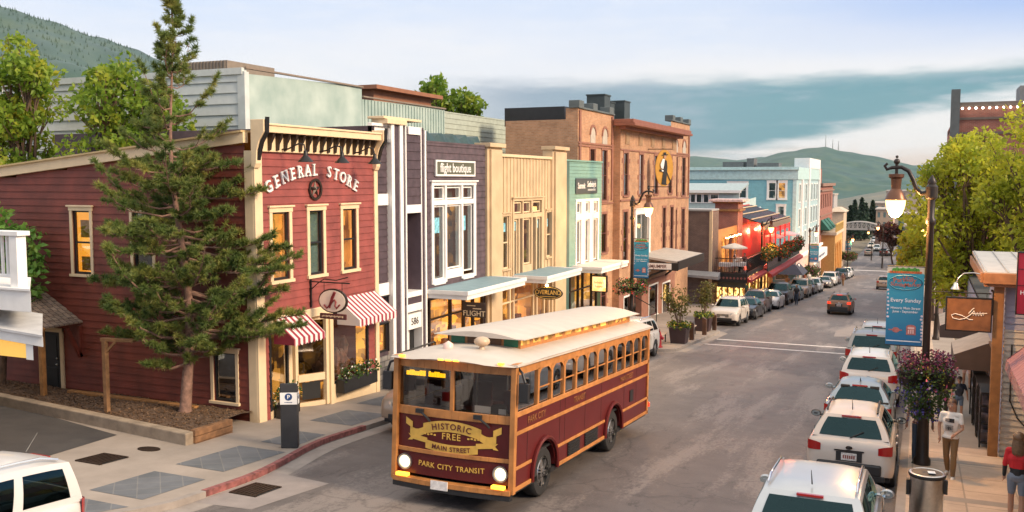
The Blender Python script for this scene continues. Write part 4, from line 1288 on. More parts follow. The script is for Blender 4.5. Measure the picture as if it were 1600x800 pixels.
def blade(name,label,x0,x1,y,z0,z1,facem,lines,textm,hang=0.25,th=0.05,edge=None,group=None):
 """board hung square to the facade, read by people walking down the pavement"""
 t = thing(name,label,'sign',((x0 + x1) / 2,y,z0),group)
 mb = MB(); mb.box(x0,x1,y,y + th,z0,z1); mb.build('sign_face',facem,t,bevel=0.008)
 mb = MB()
 for x in (x0 + .12,x1 - .12): mb.tube([(x,y + th / 2,z1),(x,y + th / 2,z1 + hang)],0.012,5)
 mb.build('hanger',DARK,t)
 if edge:
  mb = MB(); e = .03
  for a,b,c,d in ((x0,x1,z0,z0 + e),(x0,x1,z1 - e,z1),(x0,x0 + e,z0 + e,z1 - e),(x1 - e,x1,z0 + e,z1 - e)): mb.box(a,b,y - .012,y - .001,c,d)
  mb.build('sign_frame',edge,t)
 mb = MB()
 for txt,size,dx,dz,bold,sx in lines: mb.text(txt,size,((x0 + x1) / 2 + dx,y - .002,(z0 + z1) / 2 + dz),(1,0,0),(0,0,1),0.008,bold,sx=sx)
 mb.build('sign_lettering',textm,t)
 return t
fs_ = blade('hanging_sign','dark brown board lettered FLIGHT hanging under the pale awning',-14.9,-13.98,29.4,0.32,0.86,mat('chocolate board',(.05,.028,.018),.5),[('FLIGHT',0.27,0,-0.12,.006,1.0)],CREAM,0.2)
mb = MB()
for k,(a,b) in enumerate(((-.28,.05),(-.05,.28))): mb.bar((-14.44 + a,29.394,.74 - .1 * k),(-14.44 + b,29.394,.74 - .1 * k),.01,.03)
mb.build('arrow_mark',CREAM,fs_)
# ================================================================== straw yellow board-and-batten house
YD0,YD1 = 33.2,42.05
yh = thing('shop_house','straw yellow board and batten shop with tall end pilasters and many windows','shop',(XF,YD0,gz(YD0)))
wins = [(34.85,35.45,1.5,3.7),(39.72,40.35,1.65,3.72)]
cent = (35.95,39.1,1.05,4.3)
mb = MB(); wall(mb,FX,YD0 + 1.4,YD1 - 1.8,0.9,6.15,wins + [cent],'batten',0.36)
mb.build('front_wall',YELLOW,yh)
for a,b,c,d in wins:
 window(yh,FX,a,b,c,d,YELLOW,0.10,CREAM,ROOM,bd=0.5,pane=GLASSD)
mb = MB()
FX.box(mb,35.82,39.22,0.0,0.06,4.3,4.42); FX.box(mb,35.76,39.28,0.0,0.12,4.42,4.48)
FX.box(mb,35.82,35.97,0.0,0.05,0.9,4.3); FX.box(mb,39.08,39.22,0.0,0.05,0.9,4.3)
FX.box(mb,35.97,39.08,-0.12,0.045,3.55,3.75)
for a,b in ((36.86,36.98),(37.86,38.0)): FX.box(mb,a,b,-0.12,0.05,0.9,4.3)
for u in (36.5,38.45): FX.box(mb,u - .07,u + .07,-.12,.05,0.9,3.55)
FX.box(mb,36.98,37.86,-0.12,0.047,0.95,1.5)
mb.build('window_surround',YELLOW,yh,bevel=0.008)
panes(yh,FX,[(36.0,36.84,3.78,4.26),(37.0,37.84,3.78,4.26),(38.02,39.06,3.78,4.26)],ROOM,CREAM)
panes(yh,FX,[(36.0,36.42,1.1,3.52),(38.54,39.06,1.1,3.52)],CURTAIN,CREAM)
panes(yh,FX,[(37.0,37.84,1.52,3.52)],glow('dim room with lights',(0.05,0.045,0.04),(0.55,0.32,0.14),0.4,4.5,(1,1,1),.5,.75),CREAM,bd=0.6)
mb = MB()
for a in (36.05,38.6,35.0,39.8): FX.box(mb,a,a + .28,-0.068,-0.064,3.05,3.42)
explode(mb.build('notice',BLUEN,yh))
mb = MB()
for a,b,zt in ((YD0,YD0 + 1.4,6.5),(YD1 - 1.8,YD1,6.6)):
 mb = MB()
 FX.box(mb,a,b,-0.4,0.10,-2.8,zt); FX.box(mb,a + .18,b - .18,0.10,0.20,-2.8,zt - .1)
 FX.box(mb,a - .06,b + .06,-0.45,0.26,zt,zt + .16)
 mb.build('pilaster',YELLOW,yh,bevel=0.012)
mb = MB(); FX.box(mb,YD0 + 1.4,YD1 - 1.8,-0.3,0.09,6.15,6.27); mb.build('coping',CREAM,yh,bevel=0.01)
body(yh,FX,YD0,YD1,-2.9,6.2,14,YELLOW,ROOFM)
shopfront(yh,YD0 + 1.4,YD1 - 1.8,0.9,gz(37) + .13,CREAM,LIT,(34.7,35.7,36.1,38.3,38.7,39.6,40.2),riser=0.9)
flat_awning(yh,35.9,40.05,1.14,1.52,PALEROOF)
t = thing('oval_sign','dark oval sign lettered OVERLAND lit from above, under the second pale awning','sign',(-14.4,36.5,.4))
mb = MB(); mb.disc((-14.42,36.55,.41),.66,.29,(1,0,0),(0,0,1),.07); mb.build('sign_face',BLACKP,t)
mb = MB(); mb.text('OVERLAND',.26,(-14.42,36.475,.44),(1,0,0),(0,0,1),.008,.008,sx=.86)
for k in range(14): mb.box(-14.42 - .34 + k * .05,-14.42 - .31 + k * .05,36.47,36.478,.245,.275)
pts = [(-14.42 + .60 * math.cos(a),36.474,.41 + .25 * math.sin(a)) for a in [2 * math.pi * k / 28 for k in range(29)]]
mb.tube(pts,.010,4)
mb.build('sign_lettering',mat('gold leaf',(.70,.45,.12),.4,var=.1),t)
mb = MB(); mb.tube([(-14.42,36.58,.7),(-14.42,36.58,.9)],.015,5); mb.build('hanger',DARK,t)
mb = MB(); mb.lathe([(.02,.02),(.05,0),(.06,-.06),(.0,-.09)],(-14.42,36.36,.78),10)
LAMPW = mat('warm lamp',(1,.8,.45),.5,var=0,emis=(1,.62,.22),es=22)
mb.build('spot_lamp',LAMPW,t)
# ================================================================== sage green house
YE0,YE1 = 42.1,47.75
gh = thing('green_house','narrow sage green clapboard house with a white window group','shop',(XF,YE0,gz(YE0)))
gwin = (43.75,47.1,0.95,4.1)
mb = MB(); wall(mb,FX,YE0 + .55,YE1,0.6,6.12,[gwin],'clap',0.17)
mb.build('front_wall',GREENP,gh)
mb = MB(); FX.box(mb,YE0,YE0 + .55,-0.3,0.05,-3,6.12)
mb.build('corner_board',mat('dark sage paint',(.06,.12,.105),.6),gh)
mb = MB(); FX.box(mb,YE0,YE1,-0.3,.08,6.12,6.2); mb.build('coping',GREENP,gh)
mb = MB()
FX.box(mb,43.62,47.24,0.0,.06,4.1,4.24); FX.box(mb,43.62,43.77,0,.055,.7,4.1); FX.box(mb,47.08,47.24,0,.055,.7,4.1)
FX.box(mb,43.77,47.08,-.1,.05,3.2,3.5)
for a,b in ((44.45,45.05),(45.75,46.35)): FX.box(mb,a,b,-.1,.052,.7,4.1)
mb.build('window_surround',WHITE,gh,bevel=.008)
panes(gh,FX,[(43.8,44.42,3.52,4.08),(45.08,45.72,3.52,4.08),(46.38,47.05,3.52,4.08)],ROOM)
panes(gh,FX,[(43.8,44.42,1.0,3.18),(45.08,45.72,1.0,3.18),(46.38,47.05,1.0,3.18)],glow('pale blind',(.40,.32,.23),(.66,.50,.34),.10,1.5),WHITE)
body(gh,FX,YE0,YE1,-3.3,6.12,1.35,GREENP,ROOFM)
shopfront(gh,YE0 + .55,YE1 - .4,.55,gz(45) + .13,BRONZE,LITS,(43.1,44.3,45.0,46.4,47.2))
flat_awning(gh,43.15,47.5,.90,1.52,mat('blush awning roof',(.60,.50,.47),.6,var=.05))
plank_sign('shop_sign','slate board with two white names on the sage green front',(XF + .03,45.2,4.9),3.3,.78,mat('slate board',(.05,.065,.07),.5),None,[('Summit',.42,-.85,.02,.012,.85),("Sotheby's",.42,.72,.10,.012,.85),('INTERNATIONAL REALTY',.13,.72,-.2,.004,.8)],WHITE)
t = thing('light_box','glowing square sign box hanging under the blush awning','sign',(-14.65,44,-.4))
mb = MB(); mb.box(-15.05,-14.25,44.0,44.2,-.40,.44); mb.build('sign_frame',BRONZE,t,bevel=.01)
mb = MB(); mb.box(-15.0,-14.3,43.985,43.999,-.34,.38); mb.build('sign_face',glow('lit sign face',(.8,.45,.12),(1,.72,.35),.9,3),t)
mb = MB(); mb.text('Sotheby\'s',.17,(-14.65,43.984,.1),(1,0,0),(0,0,1),.004,.004,sx=.8); mb.text('Summit',.17,(-14.65,43.984,-.1),(1,0,0),(0,0,1),.004,.004,sx=.8); mb.build('sign_lettering',mat('brown lettering',(.25,.12,.04),.6),t)
# ================================================================== tan brick hotel
XH = -17.2; YH0,YH1 = 47.85,74.3
bh = thing('brick_hotel','three storey tan brick hotel with red eaves and corner parapets','hotel',(XH,YH0,gz(YH0)))
FH = Fr('x',XH,1); FC = Fr('x',XH + .45,1)
def hy(px): return PX(px,280,XH).y
def hyc(px): return PX(px,280,XH + .45).y
yl1 = 54.2; yr0 = 68.2
zr = -5.4
DKPANE = glass('dark sash glass',(.35,.38,.4),.16)
pav = []
for a,b in ((49.9,50.75),(52.05,52.95)): pav += [(a,b,4.0,6.95),(a,b,0.9,3.6 if False else 3.2),(a,b,-3.2,-0.2)]
pav2 = []
for a,b in ((69.3,70.3),(71.9,72.9)): pav2 += [(a,b,4.0,6.95),(a,b,-.2,2.95)]
mb = MB(); wall(mb,FH,YH0,yl1,zr,9.1,pav,'plain',reveal=.3); mb.build('pavilion_wall',BRICKA,bh); mb = MB(); wall(mb,FH,yr0,YH1,zr,9.6,pav2,'plain',reveal=.3)
mb.build('pavilion_wall',BRICKA,bh)
cen = []
cu = [hyc(p) for p in (985,1004.5)]
rows = ((4.35,6.75),(.55,3.3))
cw = [(54.9,55.8),(58.35,59.2),(62.0,62.9),(65.9,66.8)]
for a,b in cw: cen.append((a,b,4.25,6.85))
for a,b in ((54.9,55.8),(64.4,65.2),(66.6,67.4)): cen.append((a,b,-.1,3.25))
door_up = (57.6,60.6,-.75,3.0); cen.append(door_up)
mb = MB(); wall(mb,FC,yl1,yr0,-1.6,8.45,cen,'plain',reveal=.3)
for u in (yl1,yr0): mb.quad(FC.p(u,0,zr),FC.p(u,-.45,zr),FC.p(u,-.45,8.45),FC.p(u,0,8.45))
mb.build('front_wall',BRICKA,bh)
gf = [(55.2,56.6,-4.0,-2.1),(57.4,59.2,zr,-2.0),(61.0,63.2,-4.1,-2.0),(64.6,66.6,-4.4,-2.2)]
mb = MB(); wall(mb,FC,yl1,yr0,zr,-1.6,gf,'plain',reveal=.4); FC.box(mb,yl1,yr0,-.1,.08,-1.72,-1.55)
FH.box(mb,YH0,yl1,-.1,.06,zr,-3.6)
mb.build('stone_base',STONEA,bh)
SASHB = mat('oxblood sash',(.10,.035,.03),.5)
for fr,L_ in ((FH,pav),(FH,pav2),(FC,[h for h in cen if h != door_up])):
 for a,b,c,d in L_: window(bh,fr,a,b,c,d,STONEA,.14,SASHB,ROOM,pane=DKPANE,bd=.6,td=.03,cap=False)
window(bh,FC,*door_up,WHITE,.3,WHITE,CURTAIN,rails=(),mulls=(.5,),bd=.5,td=.10)
for a,b,c,d in gf:
 if c > zr + .1: window(bh,FC,a,b,c,d,WHITE,.1,SASHB,ROOM,pane=DKPANE,rails=(),bd=.6,td=.03,cap=False)
mb = MB(); FC.quad(mb,57.3,59.3,-.9,zr,-2.0); mb.build('entry_recess',ROOM,bh)
# round-headed lights of the pavilions, stringcourses, quoins
for (y0,y1) in ((49.9,50.75),(52.05,52.95),(69.3,70.3),(71.9,72.9)):
 yc,r_ = (y0 + y1) / 2,(y1 - y0) / 2
 arc = [(yc + r_ * math.cos(a),7.75 + 1.05 * r_ * math.sin(a)) for a in [math.pi * k / 10 for k in range(11)]]
 mb = MB()
 o_ = [(yc + (r_ + .13) * math.cos(a),7.75 + 1.05 * (r_ + .13) * math.sin(a)) for a in [math.pi * k / 10 for k in range(11)]]
 for k in range(10):
  mb.hexa([FH.p(arc[k][0],.005,arc[k][1]),FH.p(o_[k][0],.005,o_[k][1]),FH.p(o_[k + 1][0],.005,o_[k + 1][1]),FH.p(arc[k + 1][0],.005,arc[k + 1][1]),FH.p(arc[k][0],.07,arc[k][1]),FH.p(o_[k][0],.07,o_[k][1]),FH.p(o_[k + 1][0],.07,o_[k + 1][1]),FH.p(arc[k + 1][0],.07,arc[k + 1][1])])
 aw = mb.build('arched_window',STONEA,bh)
 mb = MB(); mb.prism([(y0,7.3)] + [(y1,7.3)] + arc,'x',XH + .004,XH + .03); mb.build('pane',mat('pale arch panel',(.45,.40,.33),.5),aw)
mb = MB()
for a,b,fr in ((YH0,yl1,FH),(yr0,YH1,FH)):
 for z in (3.78,7.05,7.2): fr.box(mb,a,b,.002,.06,z,z + .1)
FC.box(mb,yl1,yr0,.002,.06,7.0,7.1); FC.box(mb,yl1,yr0,.002,.06,3.9,4.02)
for u in [YH0 + .25,yl1 - .35,yr0 + .25,YH1 - .35]:
 FH.box(mb,u - .12,u + .12,.002,.09,4.0,9.0)
mb.build('stringcourse',STONEA,bh,bevel=.01)
mb = MB()
for a,b,c,d in pav + pav2 + cen:
 fr = FC if (a,b,c,d) in cen else FH
 for k in range(int((d - c) / .5)):
  if k % 2 == 0:
   for u0,u1 in ((a - .42,a - .16),(b + .16,b + .42)): fr.box(mb,u0,u1,.001,.028,c + k * .5,c + k * .5 + .28)
mb.build('quoin',STONEA,bh)
mb = MB()
for k in range(5):
 u = 55.2 + k * 2.9; FC.box(mb,u,u + .85,.002,.04,7.42,8.1)
 FC.box(mb,u + .12,u + .73,.04,.06,7.54,7.98)
explode(mb.build('frieze_panel',mat('ochre terracotta',(.33,.21,.12),.8),bh))
mb = MB(); FC.box(mb,yl1 - .5,yr0 + .6,-.3,1.05,8.45,8.62); FC.box(mb,yl1 - .5,yr0 + .6,-.3,.95,8.62,8.84)
FC.box(mb,yl1 - .3,yr0 + .4,0,.4,8.25,8.45)
mb.build('eaves',mat('oxide red eaves',(.24,.09,.055),.6,var=.15),bh,bevel=.02)
mb = MB()
for y,zt in ((48.05,9.1),(50.4,9.1),(53.4,9.1),(68.6,9.6),(71.0,9.6),(73.7,9.6)): FH.box(mb,y - .3,y + .45,-.5,.12,zt,zt + .42)
for a,b,zt in ((YH0,yl1,9.1),(yr0,YH1,9.6)): FH.box(mb,a,b,-.4,.10,zt - .02,zt + .08)
explode(mb.build('parapet_block',mat('lead grey capping',(.10,.12,.12),.6),bh,bevel=.02))
SB = Fr('y',YH0,-1)
mb = MB(); wall(mb,SB,-17.9,XH,-3.5,9.1,(),'plain'); wall(mb,SB,-21.5,-17.9,-3.5,8.5,(),'plain')
mb.quad((-17.9,YH0,8.5),(-17.9,YH0 + 3,8.5),(-17.9,YH0 + 3,9.1),(-17.9,YH0,9.1)); mb.quad((-21.5,YH1,zr),(XH,YH1,zr),(XH,YH1,9.6),(-21.5,YH1,9.6)); mb.quad((-21.5,YH0,-4),(-21.5,YH1,-4),(-21.5,YH1,8.4),(-21.5,YH0,8.4))
mb.build('side_wall',BRICKA,bh)
mb = MB(); mb.box(-21.4,XH - .01,YH0 + .01,YH1 - .01,8.1,8.3); mb.build('roof',ROOFM,bh)
mb = MB(); mb.box(-22.3,-18.6,49.5,51.5,8.3,9.35); mb.build('roof_screen',BLACKP,bh)
for k,(y,h,wdt) in enumerate(((57.0,2.0,1.2),(59.2,1.7,.9),(61.0,1.9,1.3))):
 mb = MB(); mb.box(-19.9,-19.9 + wdt,y,y + wdt,8.3,8.6 + h); mb.box(-19.95,-19.85 + wdt,y - .05,y + wdt + .05,8.6 + h,8.68 + h); mb.build('roof_vent',mat('dark sheet vent',(.04,.055,.055),.5),bh)
# entrance canopy with lettered fascia
mb = MB()
cy0,cy1 = 58.0,65.5
mb.hexa([(XH + .4,cy0,.25),(XH + 3.1,cy0,-.10),(XH + 3.1,cy1,-.10),(XH + .4,cy1,.25),(XH + .4,cy0,.38),(XH + 3.1,cy0,.04),(XH + 3.1,cy1,.04),(XH + .4,cy1,.38)])
can = mb.build('canopy',mat('canopy sheet',(.42,.38,.33),.6),bh)
mb = MB(); mb.box(XH + .5,XH + 3.18,cy0 - .1,cy0 - .01,-.55,-.05); mb.box(XH + 3.11,XH + 3.2,cy0 - .01,cy1,-.5,.05)
mb.build('canopy_frame',BLACKP,can)
for y in (cy0 + .3,cy1 - .4):
 mb = MB(); mb.tube([(XH + .5,y,-1.6),(XH + 1.3,y,-.95),(XH + 2.6,y,-.4)],.07,6); mb.build('canopy_brace',BLACKP,can)
mb = MB(); mb.box(XH + .55,XH + 2.75,cy0 - .16,cy0 - .11,-.48,-.10); f_ = mb.build('name_board',WHITE,can)
mb = MB(); mb.text('CLAIMJUMPER',.30,(XH + 1.65,cy0 - .165,-.29),(1,0,0),(0,0,1),.006,.008,sx=.86); mb.build('board_lettering',mat('red brown letters',(.12,.04,.025),.6),f_)
for k in range(4):
 mb = MB(); mb.box(XH + .46,XH + 1.9 - k * .3,57.1,59.5,zr - .2,zr + .9 - .18 * (3 - k) + .0); mb.build('entry_step',CONC,bh)
mb = MB(); mb.tube([(XH + 2.0,57.2,-3.9),(XH + 2.0,57.2,-2.95),(XH + .5,57.2,-2.2)],.03,6); mb.build('stair_rail',DARK,bh)
# painted figure sign: a man in a hat on an ochre oval
t = thing('oval_sign','ochre oval sign with a painted man in hat and waistcoat, high on the brick hotel','sign',(XH + 1.5,60.5,4.8))
OC = mat('ochre sign paint',(.52,.26,.03),.6,var=.12)
sy,sz,sx0 = 60.5,6.0,XH + 1.5; KS = .68
U = Vector((.80,.60,0)); W_ = Vector((.60,-.80,0)); Vv = Vector((0,0,1)); C_ = Vector((sx0,sy,sz))
mb = MB(); mb.disc(C_,.62,1.20,U,Vv,.08,36); mb.build('sign_face',OC,t)
def flat(mb,pts,d=.1):
 n = len(pts); nrm = U.cross(Vv)
 pts = [(a * KS,b * KS) for a,b in pts]; vs = [C_ + U * a + Vv * b + nrm * d for a,b in pts] + [C_ + U * a + Vv * b + nrm * (d + .02) for a,b in pts]
 mb.add(vs,[tuple(range(n)),tuple(range(n,2 * n))] + [(k,(k + 1) % n,n + (k + 1) % n,n + k) for k in range(n)])
mb = MB()
flat(mb,[(-.28,1.28),(.34,1.34),(.34,1.26),(.14,1.22),(.16,1.52),(-.1,1.50),(-.12,1.22),(-.28,1.2)])
flat(mb,[(-.05,.8),(.22,.72),(.30,.1),(.26,-.45),(.2,-1.5),(.3,-1.62),(-.05,-1.62),(-.28,-1.55),(-.12,-.5),(-.22,.0)])
flat(mb,[(-.48,-.1),(-.1,-.28),(-.12,-.4),(-.5,-.3)])
flat(mb,[(.26,-.35),(.72,-1.35),(.66,-1.38),(.2,-.42)])
mb.build('painted_figure',BLACKP,t)
mb = MB(); flat(mb,[(-.2,.9),(.0,.85),(-.06,.3),(-.14,-.1),(-.36,.0),(-.42,.35)],.125); flat(mb,[(-.3,-.16),(-.12,-.2),(-.1,-.34),(-.28,-.34)],.125); mb.build('painted_shirt',WHITE,t)
mb = MB(); flat(mb,[(-.06,1.2),(.14,1.22),(.16,1.0),(.02,.88),(-.08,.98)],.125); mb.build('painted_face',mat('sign flesh',(.45,.25,.16),.6),t)
mb = MB(); mb.tube([(XH + .45,sy - .2,sz + 1.25),C_ + U * .6 + Vv * 1.25],.03,6); mb.tube([(XH + .45,sy - .2,sz - 1.24),C_ + U * .6 - Vv * 1.24],.03,6)
mb.build('bracket',DARK,t)
# ================================================================== pale buildings behind the row (fronting the street uphill)
mw = thing('mint_building','long pale mint building with stepped roofline behind the shop row','building',(-24,29,-2))
def qz(mb,y0,y1,zt0,zt1,zb=2.0,x=-24.0): mb.quad((x,y0,zb),(x,y1,zb),(x,y1,zt1),(x,y0,zt0))
mb = MB(); qz(mb,28.85,37.1,9.28,9.52); mb.quad((-24,37.1,2),(-34,37.1,2),(-34,37.1,9.5),(-24,37.1,9.5)); mb.build('render_wall',MINT,mw)
mb = MB(); qz(mb,37.12,45.3,8.95,9.1)
for k in range(28): mb.box(-24.0,-23.95,37.3 + k * .29,37.36 + k * .29,2,8.95)
mb.build('ribbed_wall',MINT,mw)
mb = MB(); FM = Fr('x',-24.02,1); wall(mb,FM,45.3,54,3,8.95,(),'clap',.28); mb.build('clad_wall',mat('pale sage boards',(.34,.38,.32),.7,var=.12),mw)
FMy = Fr('y',28.85,-1)
mb = MB(); wall(mb,FMy,-40.2,-24.0,5.2,9.3,(),'clap',.42,lap=.05); mb.build('clad_wall',CLAPW,mw)
mb = MB(); wall(mb,FMy,-37.2,-30.0,0.5,5.2,(),'clap',.22); mb.build('dark_clad_wall',mat('dark chocolate boards',(.055,.035,.035),.7,var=.2),mw); mb = MB(); wall(mb,FMy,-44,-37.8,.5,7.2,(),'clap',.22); mb.build('dark_clad_wall',mat('dark chocolate boards',(.055,.035,.035),.7,var=.2),mw)
mb = MB(); FMy.box(mb,-37.8,-37.2,-.2,.12,0,9.3); FMy.box(mb,-24.25,-23.9,-.2,.06,4,9.35); FMy.box(mb,-30,-29.6,-.1,.08,0,5.2); FMy.box(mb,-44,-24,-.2,.10,9.25,9.5); mb.build('trim',CLAPW,mw)
mb = MB(); mb.box(-24.05,-23.9,28.9,37.1,9.47,9.54); mb.box(-24.05,-23.9,37.1,45.3,9.04,9.11); mb.build('coping',mat('brown coping',(.22,.17,.13),.7),mw)
mb = MB(); mb.hexa([(-44,29,9.0),(-24.1,29,9.0),(-24.1,54,8.6),(-44,54,8.6),(-44,29,9.1),(-24.1,29,9.1),(-24.1,54,8.7),(-44,54,8.75)]); mb.quad((-44,54,0),(-24,54,0),(-24,54,8.7),(-44,54,8.7)); mb.build('roof',ROOFM,mw)
mb = MB(); mb.box(-30.5,-25.5,40.5,46.5,9.1,9.75); mb.box(-31,-25,40,47,9.75,9.95); mb.build('penthouse',mat('rust red cladding',(.27,.115,.06),.7),mw)
mb = MB(); mb.box(-38,-34.35,40.0,44,8.9,11.62)
for k in range(16): mb.box(-38 + k * .23,-37.92 + k * .23,39.95,40.0,8.9,11.62)
mb.build('roof_house',mat('taupe siding',(.22,.18,.14),.7),mw)
mb = MB()
for k in range(16):
 y0 = 29.6 + k * .28
 a = (XF - .55,y0,6.62 + .10 * math.sin(k * 1.7)); b = (XF - .55,y0 + .28,6.62 + .10 * math.sin((k + 1) * 1.7))
 mb.quad((a[0],a[1],6.5),(b[0],b[1],6.5),(b[0] - .2,b[1],b[2] + .25),(a[0] - .2,a[1],a[2] + .25))
 mb.quad((a[0] - .2,a[1],a[2] + .25),(b[0] - .2,b[1],b[2] + .25),(b[0] - 2.4,b[1],b[2] + .3),(a[0] - 2.4,a[1],a[2] + .3))
setp(mb.build('tarpaulin',mat('dark green tarp',(.025,.055,.05),.5,var=.3),loc=(XF - .5,31.5,6.4),smooth=50),'dark green tarpaulin bunched on the roof behind the plum parapet','tarpaulin')
# white deck house at the near left
dk = thing('deck_house','white painted deck and lit canopy corner of a house across the driveway','house',(-20,14,gz(14)))
def corner(mb,xr,z0l,z0r,z1l,z1r,o=0.0):
 """slab whose street corner is cut back"""
 pl = [(-27,14 - o),(xr + o,14 - o),(xr - 2.1 + o,15.6 + o),(-27,15.6 + o)]
 f = lambda x,l,r: l + (r - l) * (x + 27) / (xr + 27)
 mb.hexa([(x,y,f(x,z0l,z0r)) for x,y in pl] + [(x,y,f(x,z1l,z1r)) for x,y in pl])
mb = MB(); corner(mb,-17.52,2.34,2.34,2.80,2.80); corner(mb,-17.52,2.80,2.80,2.86,2.86,.06); mb.build('deck_edge',WHITE,dk,bevel=.01)
mb = MB(); mb.bar((-18.05,14.15,2.86),(-18.05,14.15,3.98),.24); mb.box(-27,-17.86,14.0,14.32,3.98,4.08); mb.box(-27,-18.1,14.1,14.2,3.05,3.12)
for k in range(24): mb.box(-18.4 - k * .16,-18.35 - k * .16,14.12,14.18,3.12,3.98)
mb.build('railing',WHITE,dk,bevel=.008)
mb = MB(); corner(mb,-17.2,2.15,1.60,2.36,1.82); cn_ = mb.build('canopy',WHITE,dk,bevel=.012)
mb = MB(); corner(mb,-17.2,2.37,1.83,2.42,1.88,.07); mb.build('canopy_roofing',mat('pale canopy roofing',(.5,.5,.5),.6),cn_)
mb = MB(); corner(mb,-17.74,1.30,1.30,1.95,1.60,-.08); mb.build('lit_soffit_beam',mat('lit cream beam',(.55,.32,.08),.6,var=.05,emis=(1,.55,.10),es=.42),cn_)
mb = MB(); mb.prism([(-17.8,14.05),(-17.58,14.05),(-19.6,15.6),(-19.8,15.6)],'z',1.28,1.64); mb.build('beam_end',WHITE,cn_)
mb = MB(); mb.box(-27,-21.5,14.2,15.4,-1,1.3); mb.build('house_wall',CLAPW,dk)
# ================================================================== brown brick house and the restaurant with the balcony
lb = thing('brick_shop','low plain brown brick building with a cream corner strip before the balcony restaurant','building',(XF,76.6,gz(76.6)))
mb = MB(); wall(mb,Fr('y',76.6,-1),-31,-15.95,-5.6,2.7,(),'plain'); mb.quad((XF,76.6,-5.6),(XF,79.5,-5.6),(XF,79.5,2.6),(XF,76.6,2.6)); mb.build('side_wall',BRICKB,lb)
mb = MB(); mb.box(-15.97,XF + .06,76.54,76.75,-5.6,2.7); mb.build('corner_strip',CREAM,lb)
mb = MB(); mb.box(-31,XF,76.5,79.6,2.65,2.8); mb.build('roof',mat('grey flashing',(.35,.34,.33),.6),lb)
mb = MB(); mb.hexa([(-18.2,75.6,-2.7),(-15.0,75.6,-2.9),(-15.0,76.5,-2.9),(-18.2,76.5,-2.7),(-18.2,75.6,-2.55),(-15.0,75.6,-2.65),(-15.0,76.5,-2.35),(-18.2,76.5,-2.25)]); mb.build('lean_to_roof',mat('grey flashing',(.35,.34,.33),.6),lb)
REDW = mat('scarlet wall',(.50,.035,.025),.6,var=.15)
rs = thing('restaurant','restaurant with a black railed balcony, scarlet patio and brick pier','restaurant',(XF,79,gz(79)))
mb = MB(); FXr = Fr('x',XF,1)
wall(mb,FXr,79.5,112,-2.5,1.0,[(81,83,-2.3,.2),(84,86.5,-2.3,.3)],'plain'); mb.quad((-28,112,-8),(XF,112,-8),(XF,112,1.2),(-28,112,1.2)); mb.quad((-28,79.6,-6),(XF,79.6,-6),(XF,79.6,1),(-28,79.6,1)); mb.build('upper_wall',mat('ochre plaster',(.50,.22,.07),.7,var=.15),rs)
mb = MB(); mb.quad((-18.6,88.6,-2.5),(-18.6,111.8,-2.5),(-18.6,111.8,2.4),(-18.6,88.6,2.4)); mb.quad((XF + .02,91.1,-2.4),(XF + .02,111.9,-2.4),(XF + .02,111.9,.9),(XF + .02,91.1,.9)); mb.build('scarlet_wall',REDW,rs)
mb = MB(); mb.quad((XF - .5,80.5,-2.4),(XF - .5,87,-2.4),(XF - .5,87,.5),(XF - .5,80.5,.5)); mb.build('interior',LIT,rs)
mb = MB(); mb.box(-17.9,-15.75,88.2,90.9,-2.5,3.05); pr_ = mb.build('brick_pier',BRICKR,rs)
mb = MB(); mb.box(-18.1,-15.55,88.0,91.1,2.3,2.5); mb.box(-18.1,-15.55,88.0,91.1,3.05,3.2); mb.build('pier_band',WOODLT,pr_)
mb = MB(); mb.box(-18.4,-15.25,87.7,91.4,3.2,3.42); mb.build('pier_cap',mat('red and white cap',(.72,.5,.45),.5,var=.3),pr_)
# pergola of black slats over the patio
mb = MB()
for k in range(14):
 y = 91 + k * 1.35
 mb.hexa([(-18,y,2.28),(-13.7,y,.92),(-13.7,y + .95,.92),(-18,y + .95,2.28),(-18,y,2.38),(-13.7,y,1.02),(-13.7,y + .95,1.02),(-18,y + .95,2.38)])
pg = mb.build('pergola_roof',BLACKP,rs)
mb = MB()
for t_ in (0.12,.42,.72,.98):
 x = -18 + 4.3 * t_; z = 2.40 - 1.36 * t_
 mb.bar((x,90.8,z + .04),(x,109.7,z + .04),.14,.08)
mb.build('pergola_rail',CREAM,pg)
mb = MB(); mb.box(-13.75,-13.6,90.8,109.8,.45,.95); mb.build('pergola_fascia',mat('tan fascia',(.42,.30,.2),.6),pg)
mb = MB()
for k in range(6):
 y = 91.2 + k * 3.6; mb.bar((-13.7,y,-3.0),(-13.7,y,.5),.14)
for k in range(30):
 mb.bar((-13.68,91.2 + k * .62,-.1),(-13.68,91.2 + k * .62,.45),.05)
explode(mb.build('pergola_post',REDW,pg))
# balcony
mb = MB(); mb.box(XF,-12.95,77.1,86.0,-2.75,-2.45); mb.box(XF,-12.6,86.02,110,-3.1,-2.8); mb.build('balcony_floor',BLACKP,rs)
mb = MB()
def rail_run(a,b,z0,z1,step=.16):
 a,b = Vector(a),Vector(b); L_ = (b - a).length; n = int(L_ / step)
 mb.bar(a + Vector((0,0,z1)),b + Vector((0,0,z1)),.06); mb.bar(a + Vector((0,0,z0)),b + Vector((0,0,z0)),.05)
 for k in range(n + 1):
  p = a.lerp(b,k / n); mb.bar(p + Vector((0,0,z0)),p + Vector((0,0,z1)),.022)
rail_run((-15.6,77.2,0),(-13.0,77.2,0),-2.4,-1.25); rail_run((-13.0,77.2,0),(-13.0,86,0),-2.4,-1.25); rail_run((-12.65,86.1,0),(-12.65,110,0),-2.75,-1.7,.3)
mb.build('balcony_railing',DARK,rs)
mb = MB(); mb.box(-12.66,-12.6,86.1,110,-2.8,-2.2); mb.build('balcony_panel',mat('worn grey panel',(.22,.19,.17),.7,var=.3),rs)
